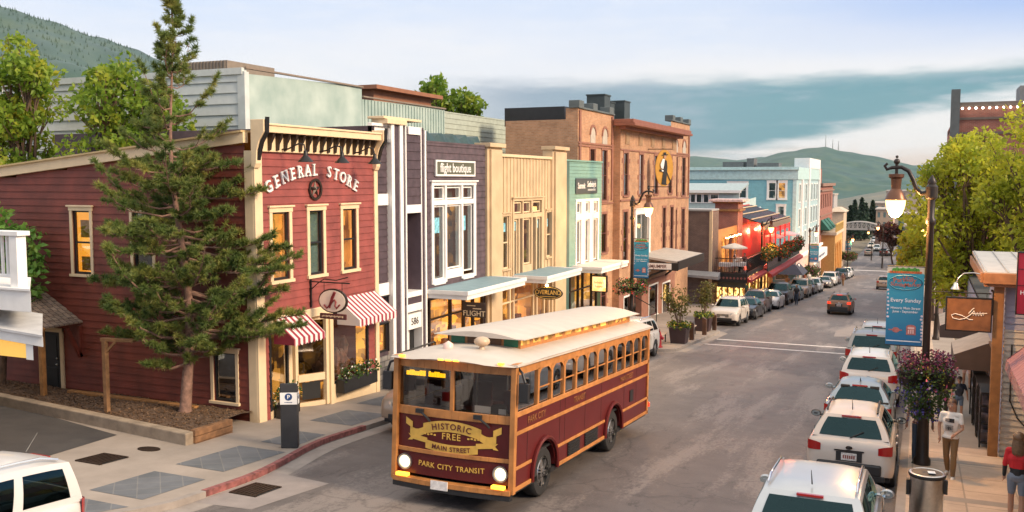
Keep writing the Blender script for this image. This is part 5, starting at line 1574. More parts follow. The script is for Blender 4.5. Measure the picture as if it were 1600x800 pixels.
AWR = stripes('red and black valance',(.42,.03,.03),(.05,.02,.02),0.5,'x')
mb = MB(); mb.box(-15.6,-12.9,77.0,77.09,-3.2,-2.5); mb.build('valance',BLACKP,rs)
mb = MB()
for k in range(9): mb.disc((-15.4 + k * .29,76.99,-2.85),.09,.1,(1,0,0),(0,0,1),.008,10)
mb.build('valance_dots',mat('rust dots',(.3,.10,.08),.6),rs)
mb = MB(); mb.hexa([(-12.94,77.1,-3.15),(-12.6,77.1,-3.2),(-12.6,85.9,-3.2),(-12.94,85.9,-3.15),(-12.94,77.1,-2.8),(-12.6,77.1,-3.0),(-12.6,85.9,-3.0),(-12.94,85.9,-2.8)]); mb.hexa([(-12.58,86.1,-3.55),(-12.2,86.1,-3.6),(-12.2,110,-3.6),(-12.58,110,-3.55),(-12.58,86.1,-3.12),(-12.2,86.1,-3.35),(-12.2,110,-3.35),(-12.58,110,-3.12)]); mb.build('red_awning',REDW,rs)
# lit ground floor
def far_front(root,x,y0,y1,z0,z1,lit,frame,n):
 mb = MB(); mb.quad((x - .3,y0,z0),(x - .3,y1,z0),(x - .3,y1,z1),(x - .3,y0,z1)); mb.build('lit_interior',lit,root)
 mb = MB()
 for k in range(n + 1):
  y = y0 + (y1 - y0) * k / n; mb.box(x - .2,x,y - .1,y + .1,z0,z1)
 mb.box(x - .21,x - .01,y0,y1,z0,z0 + .5); mb.box(x - .21,x - .01,y0,y1,z1 - .5,z1); mb.build('shop_frame',frame,root)
GLIT = glow('glittering shop',(.12,.045,.01),(1.,.62,.18),2.0,5.0,(1,1,.8),.42,.66)
far_front(rs,XF,79.6,111,-7.6,-2.6,GLIT,WOOD,14)
mb = MB(); mb.box(-15.5,-13.2,78.0,78.25,-3.75,-3.25); mb.build('name_fascia',mat('grey green fascia',(.16,.16,.13),.6),rs)
far_end = MB(); far_end.quad((-15.7,78.35,-5.6),(-13.25,78.35,-5.6),(-13.25,78.35,-3.75),(-15.7,78.35,-3.75)); far_end.build('lit_end_window',GLIT,rs)
mb = MB()
for k in range(6): mb.box(-15.7 + k * .48,-15.6 + k * .48,78.22,78.33,-5.6,-3.75)
mb.build('shop_frame',WOOD,rs)
mb = MB()
for y in (94,97.5,101,104.5,108): mb.ball((-15.0,y,.35),.16,8,6)
mb.build('heat_lamp',mat('red heat lamp',(1,.1,.05),.5,var=0,emis=(1,.06,.03),es=26),rs)
for y in (95,102,108):
 ld = bpy.data.lights.new('patio_lamp','POINT'); ld.energy = 800; ld.color = (1,.12,.06); ld.shadow_soft_size = .2
 lo = link(bpy.data.objects.new('patio_lamp',ld)); lo.location = (-15.6,y,.1)
mb = MB()
for k in range(8):
 mb.ball((-15.3,80.3 + k * 1.0,.25 - .05 * (k % 2)),.06,6,5)
explode(mb.build('string_lights',LAMPW,rs))
def patio_umbrella(x,y,z,colr,label):
 t = thing('patio_umbrella',label,'umbrella',(x,y,z),'patio umbrellas on the restaurant balcony')
 mb = MB(); mb.tube([(x,y,z),(x,y,z + 2.3)],.03,6); mb.build('pole',STEEL,t)
 mb = MB(); mb.lathe([(1.1,2.0),(1.12,1.9),(1.08,2.02),(.5,2.22),(0.0,2.36)],(x,y,z),8); mb.build('canopy',colr,t)
patio_umbrella(-14.4,79.3,-2.45,mat('cream umbrella cloth',(.75,.66,.55),.8),'cream patio umbrella at the near end of the railed balcony')
patio_umbrella(-14.2,101.5,-2.8,mat('pink umbrella cloth',(.75,.42,.38),.8),'pinkish patio umbrella under the far end of the slatted pergola')
patio_umbrella(-13.4,107.2,-2.8,mat('white umbrella cloth',(.8,.7,.68),.8),'pale patio umbrella against the blue building side')
CLOTH = mat('white tablecloth',(.75,.72,.70),.8)
for k,(x,y,z) in enumerate(((-14.9,78.2,-2.45),(-13.9,79.0,-2.45),(-13.8,82.2,-2.45),(-14.8,84.0,-2.45),(-13.9,90.5,-2.8))):
 t = thing('patio_table',('small white clothed table at the near corner of the balcony','white clothed table in the middle of the near balcony rail','white clothed table along the street rail of the balcony','white clothed table behind the others beside the brick pier','white clothed table beyond the brick pier')[k],'table',(x,y,z),'clothed tables on the balcony')
 mb = MB(); mb.box(x - .5,x + .5,y - .5,y + .5,z + .45,z + .76); mb.build('tablecloth',CLOTH,t)
 for sx in (-.35,.35):
  mb = MB(); mb.tube([(x + sx,y,z),(x + sx,y,z + .46)],.03,5); mb.build('leg',DARK,t)
# foliage boxes along the balcony are built with the plants below
# ------------------------------------------------------------------ white house behind the restaurant, blue building, annex
wh = thing('white_house','white house with a pale metal roof and a row of green windows behind the restaurant','house',(-24,112.5,gz(112)))
q = lambda px,py: PY(px,py,112.5)
mb = MB(); FW = Fr('y',112.5,-1); wx = [(q(a,300).x,q(b,300).x) for a,b in ((1080,1086),(1089,1096),(1100,1107),(1111,1122))]
wz0,wz1 = q(1100,316).z,q(1100,304).z
whl = [(a,b,wz0,wz1) for a,b in wx]
wall(mb,FW,-36,-20.0,-7.8,q(1100,301).z,whl,'plain'); mb.quad((-20,112.5,-7.8),(-20,125,-7.8),(-20,125,3),(-20,112.5,2.6)); mb.build('wall',mat('pale aqua render',(.40,.52,.52),.6),wh)
for a,b,c,d in whl: window(wh,FW,a,b,c,d,WHITE,.12,BLACKP,CURTAIN,bd=.4,rails=(),mulls=(.5,))
zr_ = q(1100,300).z; z2_ = q(1100,289).z - .6
mb = MB(); mb.hexa([(-36,112.2,zr_),(-19.8,112.2,zr_),(-19.8,118,z2_ + .6),(-36,118,z2_ + .6),(-36,112.2,zr_ + .2),(-19.8,112.2,zr_ + .2),(-19.8,118,z2_ + .8),(-36,118,z2_ + .8)])
mb.mat(1).box(-36,-19.7,112.0,112.2,zr_ - .1,zr_ + .22)
mb.build('roof',[mat('pale standing seam roof',(.30,.37,.37),.5),WHITE],wh)
mb = MB(); mb.prism([(-19.9,.2),(-17.3,.2),(-17.3,.8),(-18.0,2.0),(-18.6,.8)],'y',113,116); mb.hexa([(-19.9,112.9,.6),(-17.1,112.9,.2),(-17.1,117,.2),(-19.9,117,.6),(-19.9,112.9,1.9),(-18.2,112.9,1.2),(-18.2,117,1.2),(-19.9,117,1.9)]); mb.build('gable',mat('grey blue gable',(.50,.56,.58),.6),wh)
bb = thing('blue_building','tall pale blue clapboard building with a white cornice and paired white windows','building',(XF,132.6,gz(132)))
BLUEC = mat('powder blue clapboard',(.19,.43,.49),.6,var=.08)
FBs = Fr('y',132.6,-1)
bw = [(-23.5,-22.6,2.75,4.75),(-19.5,-18.6,2.7,4.85),(-18.2,-17.3,2.7,4.85),(-18.2,-17.4,-.8,1.6),(-25,-24.1,2.75,4.75)]
mb = MB(); wall(mb,FBs,-34,XF - .3,-9.6,5.3,bw,'clap',.33,lap=.03); mb.build('side_wall',BLUEC,bb)
for k,(a,b,c,d) in enumerate(bw): window(bb,FBs,a,b,c,d,WHITE,.28,WHITE,(CURTAIN,CURTAIN,LIT,CURTAIN,CURTAIN)[k],bd=.3,td=.08)
mb = MB(); FBs.box(mb,-34,XF + .2,-.3,.14,5.3,6.6); FBs.box(mb,-34,XF + .3,-.3,.35,6.6,6.8); FBs.box(mb,-34,XF + .3,-.3,.25,6.8,7.05)
FXb = Fr('x',XF,1)
FXb.box(mb,132.6,162,-.3,.18,5.3,7.0)
FBs.box(mb,XF - .5,XF + .02,-.2,.06,-9.6,5.3)
mb.build('cornice',mat('pale aqua trim',(.42,.58,.58),.6),bb,bevel=.03)
fwin = []
for k in range(7):
 y = 135.5 + k * 3.8
 fwin += [(y,y + 1.6,2.2,4.6),(y,y + 1.6,-1.3,1.1),(y,y + 1.6,-4.9,-2.3)]
mb = MB(); wall(mb,FXb,132.62,162,-11.5,5.3,fwin,'plain'); mb.build('front_wall',mat('pale aqua white boards',(.36,.50,.53),.6),bb)
mb = MB()
for a,b,c,d in fwin:
 FXb.quad(mb,a,b,-.1,c,d)
 for u0,u1,v0,v1 in ((a - .2,a,c,d),(b,b + .2,c,d),(a - .2,b + .2,d,d + .2),(a - .2,b + .2,c - .15,c)): FXb.box(mb.mat(1),u0,u1,0,.08,v0,v1)
 mb.mat(0)
mb.build('front_windows',[CURTAIN,WHITE],bb)
mb = MB(); FXb.box(mb,146,162,-2,.25,7.0,8.55); FXb.box(mb,146,147.2,-.1,.3,-10,7); FXb.box(mb,138,139,-.1,.25,-10,5.3); FXb.box(mb,160.8,162,-.1,.3,-10,7); mb.build('parapet',WHITE,bb,bevel=.03)
mb = MB(); mb.quad((-34,162,-12),(XF,162,-12),(XF,162,7),(-34,162,7)); mb.box(-34,XF - .1,132.8,161.9,6.0,6.4)
for a,b,h in ((-27,-24,1.3),(-23.5,-22.5,1.8),(-22,-19,1.1)): mb.mat(1).box(a,b,138,141,6.4,6.6 + h)
mb.build('roof',[BLUEC,mat('roof plant',(.12,.12,.12),.6)],bb)
ax = thing('corner_cafe','low white and blue corner shop with a navy awning in front of the blue building','shop',(-15,118,gz(118)))
FA = Fr('y',118,-1); FAx = Fr('x',-13.9,1)
awn = [(-16.6,-15.2,-7.6,-6.2)]
mb = MB(); wall(mb,FA,-18.5,-13.9,-8.6,-4.6,[(-17.9,-16.9,-7.9,-6.1),(-16.3,-14.9,-7.0,-5.9)],'clap',.3); mb.build('side_wall',mat('dusk blue boards',(.20,.32,.36),.6),ax)
window(ax,FA,-17.9,-16.9,-7.9,-6.1,WHITE,.15,WHITE,ROOM,bd=.3); window(ax,FA,-16.3,-14.9,-7.0,-5.9,WHITE,.1,DARK,mat('menu poster',(.35,.25,.2),.5,var=.8,vs=4),bd=.15,rails=())
cw_ = [(119.5 + k * 3.2,121.8 + k * 3.2,-8.6,-6.2) for k in range(9)]
mb = MB(); wall(mb,FAx,118,149,-11.2,-4.4,cw_,'plain'); mb.quad((-18,149,-11.5),(-13.9,149,-11.5),(-13.9,149,-4.4),(-18,149,-4.4)); mb.build('front_wall',mat('blush plaster',(.66,.48,.42),.65,var=.08),ax)
mb = MB()
for a,b,c,d in cw_: FAx.quad(mb,a,b,-.12,c - (a - 119) * .06,d)
mb.build('front_windows',CURTAIN,ax)
mb = MB(); FAx.box(mb,130,149,0,.9,-6.2,-4.9); FAx.box(mb,118,149,-.1,.25,-4.6,-4.25); mb.build('parapet',WHITE,ax,bevel=.02)
mb = MB()
for k in range(8): mb.box(-12.99,-12.97,131.5 + k * 1.7,132.6 + k * 1.7,-5.75 + .1 * (k % 2),-5.4)
mb.build('fascia_marks',mat('navy lettering',(.03,.05,.12),.6),ax)
mb = MB(); mb.box(-18.4,-13.95,118.1,148.9,-4.6,-4.4); mb.build('roof',mat('pink gravel roof',(.6,.48,.44),.8),ax)
NAVY = mat('navy canvas',(.02,.03,.055),.75)
mb = MB(); mb.hexa([(-18.2,116.9,-6.3),(-12.9,116.9,-6.3),(-12.9,122,-6.3),(-18.2,118,-6.3),(-16.8,117.9,-5.1),(-14.0,117.9,-5.1),(-13.88,121,-5.1),(-16.8,118,-5.1)]); mb.build('awning',NAVY,ax)
mb = MB(); mb.quad((-13.2,119,-6.0),(-13.2,121.2,-6.0),(-13.8,121.0,-5.2),(-13.8,119.2,-5.2)); mb.build('awning_panel',WHITE,ax)
# ------------------------------------------------------------------ further down the left side
db = thing('brick_block','tall dark brick block with green fabric awnings beyond the blue building','building',(XF,164,gz(164)))
FXd = Fr('x',XF + .1,1); dw = []
for k in range(6):
 for z0,z1 in ((.4,2.8),(-4.2,-1.8)): dw.append((166 + k * 3.4,167.5 + k * 3.4,z0,z1))
mb = MB(); wall(mb,FXd,164,188,-13.4,4.2,dw,'plain',reveal=.3); mb.quad((-20,164,-13),(XF + .1,164,-13),(XF + .1,164,4.2),(-20,164,4.2)); mb.quad((-20,188,-13),(XF + .1,188,-13),(XF + .1,188,4.2),(-20,188,4.2)); mb.quad((-20,164,-13),(-20,188,-13),(-20,188,4.2),(-20,164,4.2)); mb.build('front_wall',BRICKR,db)
mb = MB()
for a,b,c,d in dw: FXd.quad(mb,a,b,-.25,c,d)
mb.build('front_windows',CURTAIN,db)
mb = MB(); FXd.box(mb,163.8,188.2,-.3,.5,4.2,4.7); FXd.box(mb,164,188,0,.3,3.3,3.6); FXd.box(mb,164,188,0,.2,-1.0,-.8); mb.box(-19.9,XF - .3,164.2,187.8,3.8,4.1); mb.build('cornice',mat('brown stone cornice',(.26,.15,.11),.7),db)
mb = MB(); mb.box(-17.0,-15.9,165,168,4.1,7.2); mb.build('chimney',BRICKR,db)
GRN = mat('bottle green canvas',(.02,.12,.085),.7)
for y in (166.3,171.3,176.3):
 mb = MB(); x0 = XF + .12
 mb.hexa([(x0,y,-3.3),(x0 + 1.5,y,-3.3),(x0 + 1.5,y + 3.6,-3.3),(x0,y + 3.6,-3.3),(x0,y,-1.6),(x0 + .1,y,-1.6),(x0 + .1,y + 3.6,-1.6),(x0,y + 3.6,-1.6)]); mb.build('awning',GRN,db)
yb = thing('arcade_house','warm lit ochre arcade with a railed terrace on top','building',(-14,168,gz(168)))
FXy = Fr('x',-13.45,1); OCH = mat('ochre render',(.50,.27,.08),.7,var=.12)
ho = [(169 + k * 3.6,171.6 + k * 3.6,-12.5,-5.6) for k in range(4)]
mb = MB(); wall(mb,FXy,168,184,-13,-4.2,ho,'plain',reveal=.5); mb.quad((-15.7,168,-13),(-13.45,168,-13),(-13.45,168,-4.2),(-15.7,168,-4.2)); mb.quad((-15.7,184,-13),(-13.45,184,-13),(-13.45,184,-4.2),(-15.7,184,-4.2))
for a,b,c,d in ho:
 r_ = (b - a) / 2
 for k in range(6):
  a0,a1 = math.pi * k / 6,math.pi * (k + 1) / 6
  ya,za_,y2,z2 = (a + b) / 2 + r_ * math.cos(a0),d - r_ + r_ * math.sin(a0),(a + b) / 2 + r_ * math.cos(a1),d - r_ + r_ * math.sin(a1)
  mb.quad((-13.47,ya,za_),(-13.47,y2,z2),(-13.47,y2,d + .02),(-13.47,ya,d + .02))
mb.build('arcade_wall',OCH,yb)
mb = MB(); mb.quad((-15.2,168.1,-13),(-15.2,183.9,-13),(-15.2,183.9,-4.6),(-15.2,168.1,-4.6)); mb.build('lit_interior',glow('amber arcade',(.4,.16,.03),(1,.5,.12),1.1,1.0),yb)
mb = MB(); mb.box(-15.7,-13.2,167.8,184.2,-4.2,-3.7); mb.build('terrace',mat('pale coping stone',(.60,.48,.36),.7),yb)
mb = MB()
for k in range(24): mb.bar((-13.35,168.2 + k * .68,-3.7),(-13.35,168.2 + k * .68,-2.4),.16)
mb.bar((-13.35,168,-2.35),(-13.35,184,-2.35),.18); mb.build('balustrade',mat('yellow balusters',(.62,.40,.12),.6),yb)
ct = thing('corner_house','cream corner house with a flat hipped roof at the far crossing','house',(-20,215,gz(215)))
q = lambda px,py: PY(px,py,215)
a,b = q(1297,340),q(1318,340); zt = q(1318,331).z
FT = Fr('y',215,-1)
tw_ = [(q(1311,0).x,q(1314.5,0).x,q(0,350).z,q(0,339).z)]
mb = MB(); wall(mb,FT,a.x,b.x,-14,zt,tw_,'plain'); mb.quad((b.x,215,-14),(b.x,224,-14),(b.x,224,zt),(b.x,215,zt)); mb.quad((a.x,215,-14),(a.x,224,-14),(a.x,224,zt),(a.x,215,zt)); mb.build('wall',mat('cream stucco',(.58,.43,.30),.7),ct)
for w_ in tw_: window(ct,FT,*w_,WHITE,.15,DARK,ROOM,bd=.3,rails=())
mb = MB(); mb.hexa([(a.x - .5,214.4,zt),(b.x + .5,214.4,zt),(b.x + .5,224.5,zt),(a.x - .5,224.5,zt),(a.x + .8,216,zt + .9),(b.x - 1,216,zt + .9),(b.x - 1,223,zt + .9),(a.x + .8,223,zt + .9)]); mb.build('roof',mat('tan roof',(.50,.40,.30),.7),ct)
gb = thing('grey_block','small grey flat topped block above the cream corner house','building',(-30,240,-14))
q = lambda px,py: PY(px,py,245)
a,b = q(1288,305),q(1303,305)
mb = MB(); mb.box(a.x,b.x,245,256,-14,a.z); mb.build('wall',mat('grey stucco',(.40,.37,.36),.7),gb)
mb = MB(); mb.box(a.x - .2,b.x + .2,244.8,256.2,a.z,a.z + .35); mb.build('coping',CONC,gb)
# ------------------------------------------------------------------ arched footbridge over the street
br = thing('footbridge','pale arched truss footbridge crossing above the far end of the street','bridge',(-16,280,-13.6))
q = lambda px,py: PY(px,py,280)
xa,xb = q(1312,355).x,q(1374,355).x; zl = q(1340,358).z; zt0 = q(1317,350).z; ztm = q(1340,346.5).z
TRS = mat('pale bridge steel',(.38,.35,.32),.5)
for y in (279.2,282.4):
 mb = MB(); n = 9
 top = [(xa + (xb - xa) * k / n,y,zt0 - .2 + (ztm - zt0 + .2) * math.sin(math.pi * k / n)) for k in range(n + 1)]
 mb.tube(top,.2,6); mb.bar((xa,y,zl),(xb,y,zl),.45)
 for k in range(n):
  x0,x1 = xa + (xb - xa) * k / n,xa + (xb - xa) * (k + 1) / n
  mb.bar((x0,y,zl),top[k],.22); mb.bar((x0,y,zl),top[k + 1],.12); mb.bar((x1,y,zl),top[k],.12)
 mb.build('truss',TRS,br)
mb = MB(); mb.box(xa,xb,279.4,282.2,zl - .25,zl); mb.build('deck',WOOD,br)
for x in (xa + .3,xb - .3):
 mb = MB(); mb.box(x - .7,x + .7,279.4,282.2,-13.8,zl - .26); mb.build('pier',BRICKB,br)
# ------------------------------------------------------------------ buildings at the far end and on the right
def block(name,label,px0,px1,ptop,y,depth,wallm,floors,nw,base=-14,roofm=CONC,winm=None):
 q = lambda px,py: PY(px,py,y)
 a,b = q(px0,ptop),q(px1,ptop); zt = (a.z + b.z) / 2
 t = thing(name,label,'building',((a.x + b.x) / 2,y,base))
 fr = Fr('y',y,-1); hs = []
 for f in range(floors):
  z1 = zt - .8 - f * 3.2
  for k in range(nw):
   u = a.x + (b.x - a.x) * (k + .28) / nw; hs.append((u,u + (b.x - a.x) * .44 / nw,z1 - 1.7,z1))
 mb = MB(); wall(mb,fr,a.x,b.x,base,zt,hs,'plain',reveal=.25)
 for x in (a.x,b.x): mb.quad((x,y,base),(x,y + depth,base),(x,y + depth,zt),(x,y,zt))
 mb.build('wall',wallm,t)
 mb = MB(); mb.box(a.x - .3,b.x + .3,y - .3,y + depth + .3,zt,zt + .4); mb.build('roof',roofm,t)
 for h in hs:
  mb = MB(); fr.quad(mb,h[0],h[1],-.2,h[2],h[3]); mb.build('window',winm or CURTAIN,t)
 return t
block('stone_building','pale stone building with tall windows at the far end of the street',1369,1396,328,330,20,mat('pale sandstone',(.50,.36,.26),.8),2,3)
block('tan_building','long low tan building on the slope behind the big lamp globe',1385,1440,299,420,20,mat('dusty tan stucco',(.46,.36,.28),.8),1,5)
block('gabled_block','grey roofed block between the spruces and the stone building',1366,1384,318,360,16,mat('beige boards',(.44,.34,.26),.8),1,2)
block('green_shed','dark green walled building below the big lamp globe',1404,1440,336,250,14,mat('dark green boards',(.07,.12,.09),.8),1,2)
block('brown_house','small brown fronted house in front of the green walled building',1414,1432,355,215,10,mat('brown front',(.26,.16,.11),.8),1,2)
rb = thing('brick_theatre','tall red brick building with a chimney and string lights above the trees','building',(2.3,72,gz(72)))
FR_ = Fr('y',72,-1); zt = PY(1540,166,72).z; xl = PY(1500,166,72).x
mb = MB(); wall(mb,FR_,xl,26,gz(72) - .3,zt,(),'plain'); mb.quad((xl,72,-5.2),(xl,108,-8),(xl,108,zt),(xl,72,zt)); mb.quad((26,72,-5.2),(26,108,-8),(26,108,zt),(26,72,zt)); mb.build('brick_wall',BRICKR,rb)
mb = MB(); FR_.box(mb,xl - .1,26,-.4,.14,zt,zt + .3)
for d_ in (.9,1.9): FR_.box(mb,xl,6.5,0,.08,zt - d_,zt - d_ + .16)
mb.build('parapet',mat('brown lead parapet',(.13,.10,.085),.7),rb)
mb = MB(); xc = PY(1487,140,71.6).x; mb.box(xc,xc + .56,71.4,72.4,gz(71) - .2,PY(1490,140,71.6).z); mb.build('chimney',[mat('sooty chimney render',(.10,.115,.12),.8)],rb)
mb = MB(); mb.box(6.0,8.5,74,77,zt,zt + 1.5); mb.build('roof_vent',mat('grey vent',(.22,.22,.22),.6),rb)
mb = MB(); mb.box(xl,26,72.4,107.8,zt - .5,zt - .3); mb.build('roof',ROOFM,rb)
mb = MB()
pts_ = [(xl + .15 + k * .42,71.75,zt - .12 + .28 * (k > 8)) for k in range(14)] + [(xl - .1,71.75,zt - .3 - k * .5) for k in range(9)]
for p in pts_: mb.ball(p,.075,6,5)
mb.build('string_lights',mat('small white bulb',(1,.95,.8),.5,var=0,emis=(1,.93,.75),es=6),rb)
# ================================================================== right-hand pavement: timber shop, signs, awnings
LAV = mat('lavender grey clapboard',(.29,.30,.39),.6,var=.08)
SAND = mat('weathered cream clapboard',(.50,.46,.40),.65,var=.1)
ts = thing('timber_shop','clapboard shop with a brown corner post and a pale porch roof','shop',(1.9,25.3,gz(25.3)))
FP = Fr('y',25.42,-1)
mb = MB(); wall(mb,FP,1.95,9.0,-1.75,1.55,(),'clap',.155); mb.build('front_wall',SAND,ts)
mb = MB(); wall(mb,FP,1.95,9.0,1.55,2.88,(),'clap',.155); mb.build('upper_wall',LAV,ts)
mb = MB(); FPx = Fr('x',1.96,-1)
wall(mb,FPx,25.45,31,-4.5,2.9,[(27.0,29.0,-1.3,.5)],'clap',.155); wall(mb,FPx,31,46,-4.5,.95,[(31.4,34.5,-1.6,.4),(37,41,-2.0,.2)],'clap',.155)
mb.quad((9,25.4,-2),(9,46,-4.4),(9,46,.95),(9,25.4,.95)); mb.quad((1.96,46,-4.5),(9,46,-4.5),(9,46,.95),(1.96,46,.95)); mb.quad((1.96,31,.9),(9,31,.9),(9,31,2.9),(1.96,31,2.9)); mb.build('street_wall',LAV,ts)
for h in ((27.0,29.0,-1.3,.5),(31.4,34.5,-1.6,.4),(37,41,-2.0,.2)): window(ts,FPx,*h,WOOD,.1,DARK,LIT,rails=(),mulls=(.5,),bd=.6)
mb = MB(); mb.box(1.68,1.90,25.2,25.41,gz(25) + .1,2.62); mb.build('corner_post',mat('amber post',(.24,.115,.04),.6,var=.25,vs=5),ts,bevel=.012)
mb = MB(); mb.box(1.65,1.68,25.24,25.36,1.9,2.5)
for z in (2.0,2.25,2.5): mb.ball((1.64,25.3,z),.03,6,5)
mb.build('post_bracket',BRONZE,ts)
mb = MB()
mb.hexa([(1.42,25.0,2.90),(9,25.0,2.90),(9,30.6,3.02),(1.42,30.6,3.02),(1.42,25.0,2.98),(9,25.0,2.98),(9,30.6,3.1),(1.42,30.6,3.1)])
mb.mat(1)
for k in range(16): mb.hexa([(1.46 + k * .48,25.02,2.9),(1.49 + k * .48,25.02,2.9),(1.49 + k * .48,30.5,3.02),(1.46 + k * .48,30.5,3.02),(1.46 + k * .48,25.02,3.0),(1.49 + k * .48,25.02,3.0),(1.49 + k * .48,30.5,3.12),(1.46 + k * .48,30.5,3.12)])
mb.build('porch_roof',[mat('pale sheet roof',(.40,.39,.37),.5,var=.12),mat('sheet seam',(.36,.35,.33),.5)],ts)
mb = MB(); mb.box(1.42,9,24.93,25.0,2.70,2.96); mb.box(1.36,1.42,24.95,30.6,2.72,2.96)
mb.hexa([(1.45,25.02,2.62),(9,25.02,2.62),(9,25.5,2.62),(1.45,25.5,2.62),(1.45,25.02,2.72),(9,25.02,2.72),(9,25.5,2.72),(1.45,25.5,2.72)]); mb.build('roof_fascia',mat('brown fascia',(.27,.125,.055),.6,var=.25,vs=5),ts,bevel=.01)
mb = MB(); mb.box(1.97,9,31.02,46,.95,1.05); mb.build('rear_roof',ROOFM,ts)
mb = MB(); mb.tube([(2.12,25.36,1.2),(2.13,25.36,-.2),(2.3,25.36,-.6),(2.9,25.36,-1.3)],.018,6); mb.build('cable',DARK,ts)
# timber sign with a signature
hsn = thing('hanging_sign','square brown timber sign with a white signature, hung from an iron bar','sign',(1.1,25.15,1.3))
a,b = PY(1480,465,25.15),PY(1547,518,25.15)
mb = MB(); mb.box(a.x,b.x,25.12,25.18,b.z,a.z); mb.build('sign_face',mat('stained sign board',(.17,.075,.03),.5,var=.3,vs=5),hsn)
mb = MB()
for q0,q1,c,d in ((a.x - .03,b.x + .03,a.z,a.z + .03),(a.x - .03,b.x + .03,b.z - .03,b.z),(a.x - .03,a.x,b.z,a.z),(b.x,b.x + .03,b.z,a.z)): mb.box(q0,q1,25.11,25.19,c,d)
mb.build('sign_frame',DARK,hsn)
cx_,cz_ = (a.x + b.x) / 2,(a.z + b.z) / 2
S_ = lambda pts: [(cx_ + u,25.105,cz_ + v) for u,v in pts]
mb = MB()
mb.tube(S_([(.12,.10),(.02,-.02),(-.08,-.10),(-.2,-.13),(-.34,-.10),(-.38,-.03),(-.30,.01),(-.14,-.03),(.02,-.12),(.10,-.12)]),.011,5)
mb.tube(S_([(.0,.03),(.08,.14),(.12,.17)]),.010,5)
for k,u in enumerate((.10,.16,.22,.28)): mb.tube(S_([(u,-.02),(u + .03,.09 - .02 * (k % 2)),(u + .05,.0)]),.008,5)
mb.tube(S_([(.08,.03),(.40,.055)]),.008,5)
mb.build('signature',WHITE,hsn)
mb = MB(); zb_ = PY(1500,457,25.15).z; mb.tube([(PY(1447,457,25.15).x,25.15,zb_),(1.62,25.15,zb_)],.016,6)
for x in (a.x + .1,b.x - .1): mb.tube([(x,25.15,a.z),(x,25.15,zb_)],.008,5)
mb.build('iron_bar',DARK,hsn)
gl_ = thing('sign_lamp','small silver gooseneck lamp arching over the brown timber sign','wall lamp',(1.6,25.15,2.6))
mb = MB(); z0 = PY(1500,428,25.15).z
mb.tube([(1.6,25.15,z0 - .02),(1.2,25.13,z0 + .04),(1.0,25.12,z0 + .02),(.88,25.1,z0 - .1),(.84,25.1,z0 - .22)],.016,7); mb.build('arm',STEEL,gl_,smooth=60)
mb = MB(); mb.lathe([(.02,.0),(.05,-.03),(.07,-.1),(.12,-.17),(.11,-.17),(.05,-.09)],(.83,25.1,z0 - .2),14); mb.build('lamp_shade',STEEL,gl_,smooth=60)
# canvas awnings further along
for k,(y0,y1,z,label) in enumerate(((29.2,31.6,.62,'brown canvas awning with a tan top, directly behind the timber sign'),(35.5,38.5,.62,'dark brown canvas awning half hidden beyond the one with the tan top'))):
 t = thing('shop_awning',label,'awning',(1.95,y0,z),'brown canvas awnings over the pavement')
 x0,x1,zf = 1.93,(.98,.72)[k],(.2,.12)[k]
 mb = MB(); mb.quad((x0,y0,z),(x1,y0,zf),(x1,y1,zf),(x0,y1,z)); mb.build('canvas_top',mat('tan canvas',(.46,.36,.28),.8),t)
 mb = MB(); mb.add([(x0,y0,z - .01),(x1,y0,zf - .01),(x1,y0,zf - .42),(x0,y0,zf - .42)],[(0,1,2,3)]); mb.quad((x1,y0,zf),(x1,y1,zf),(x1,y1,zf - .42),(x1,y0,zf - .42)); mb.add([(x0,y1,z),(x1,y1,zf),(x1,y1,zf - .42),(x0,y1,zf - .42)],[(0,1,2,3)]); mb.build('valance',mat('dark brown canvas',(.085,.06,.052),.8),t)
# rack of goods against the wall
rk = thing('display_rack','dark metal rack of frames and goods standing beside the brown post','rack',(1.75,27,gz(27) + .13))
for y0,y1 in ((26.2,27.4),(27.8,29.2),(29.8,31.2)):
 zb = gz((y0 + y1) / 2) + .13
 mb = MB()
 for x in (1.55,1.9):
  for y in (y0,y1): mb.bar((x,y,zb),(x,y,zb + 1.45),.04)
 for z in (.15,.65,1.1,1.45): mb.box(1.55,1.9,y0,y1,zb + z,zb + z + .03)
 mb.build('frame',DARK,rk)
 mb = MB()
 for k in range(5):
  for z in (.18,.68,1.13):
   y = y0 + .12 + k * (y1 - y0 - .1) / 5; mb.box(1.58,1.82,y,y + .16,zb + z,zb + z + rnd.uniform(.15,.32))
 mb.build('goods',mat('dark goods',(.07,.075,.09),.5,var=.9,vs=4,hue=.3),rk)
# rose awning of the next shop and the red blade sign
aw = thing('rose_awning','dusty rose striped awning with a fringed edge','awning',(2.2,20,.9))
ROSE = stripes('dusty rose canvas',(.30,.155,.175),(.24,.115,.135),.16,'y')
mb = MB()
n = 44
for i in range(n):
 y0,y1 = 13.5 + 10.8 * i / n,13.5 + 10.8 * (i + 1) / n
 sag = lambda y: .03 * math.sin(y * 9)
 mb.quad((3.35,y0,2.35),(3.35,y1,2.35),(1.93,y1,1.0 + sag(y1)),(1.93,y0,1.0 + sag(y0)))
mb.add([(3.35,24.3,2.35),(1.93,24.3,1.0),(3.35,24.3,1.0)],[(0,1,2)])
mb.build('canvas',ROSE,aw,recalc=False)
mb = MB()
for i in range(150):
 y0 = 13.5 + 10.8 * i / 150
 mb.quad((1.925,y0,1.01),(1.925,y0 + .06,1.01),(1.90,y0 + .05,.80 + rnd.uniform(-.03,.02)),(1.90,y0 + .01,.80 + rnd.uniform(-.03,.02)))
mb.build('fringe',ROSE,aw,recalc=False)
nb = thing('awning_shop','pale shop wall behind the dusty rose awning','shop',(3.4,19,gz(19)))
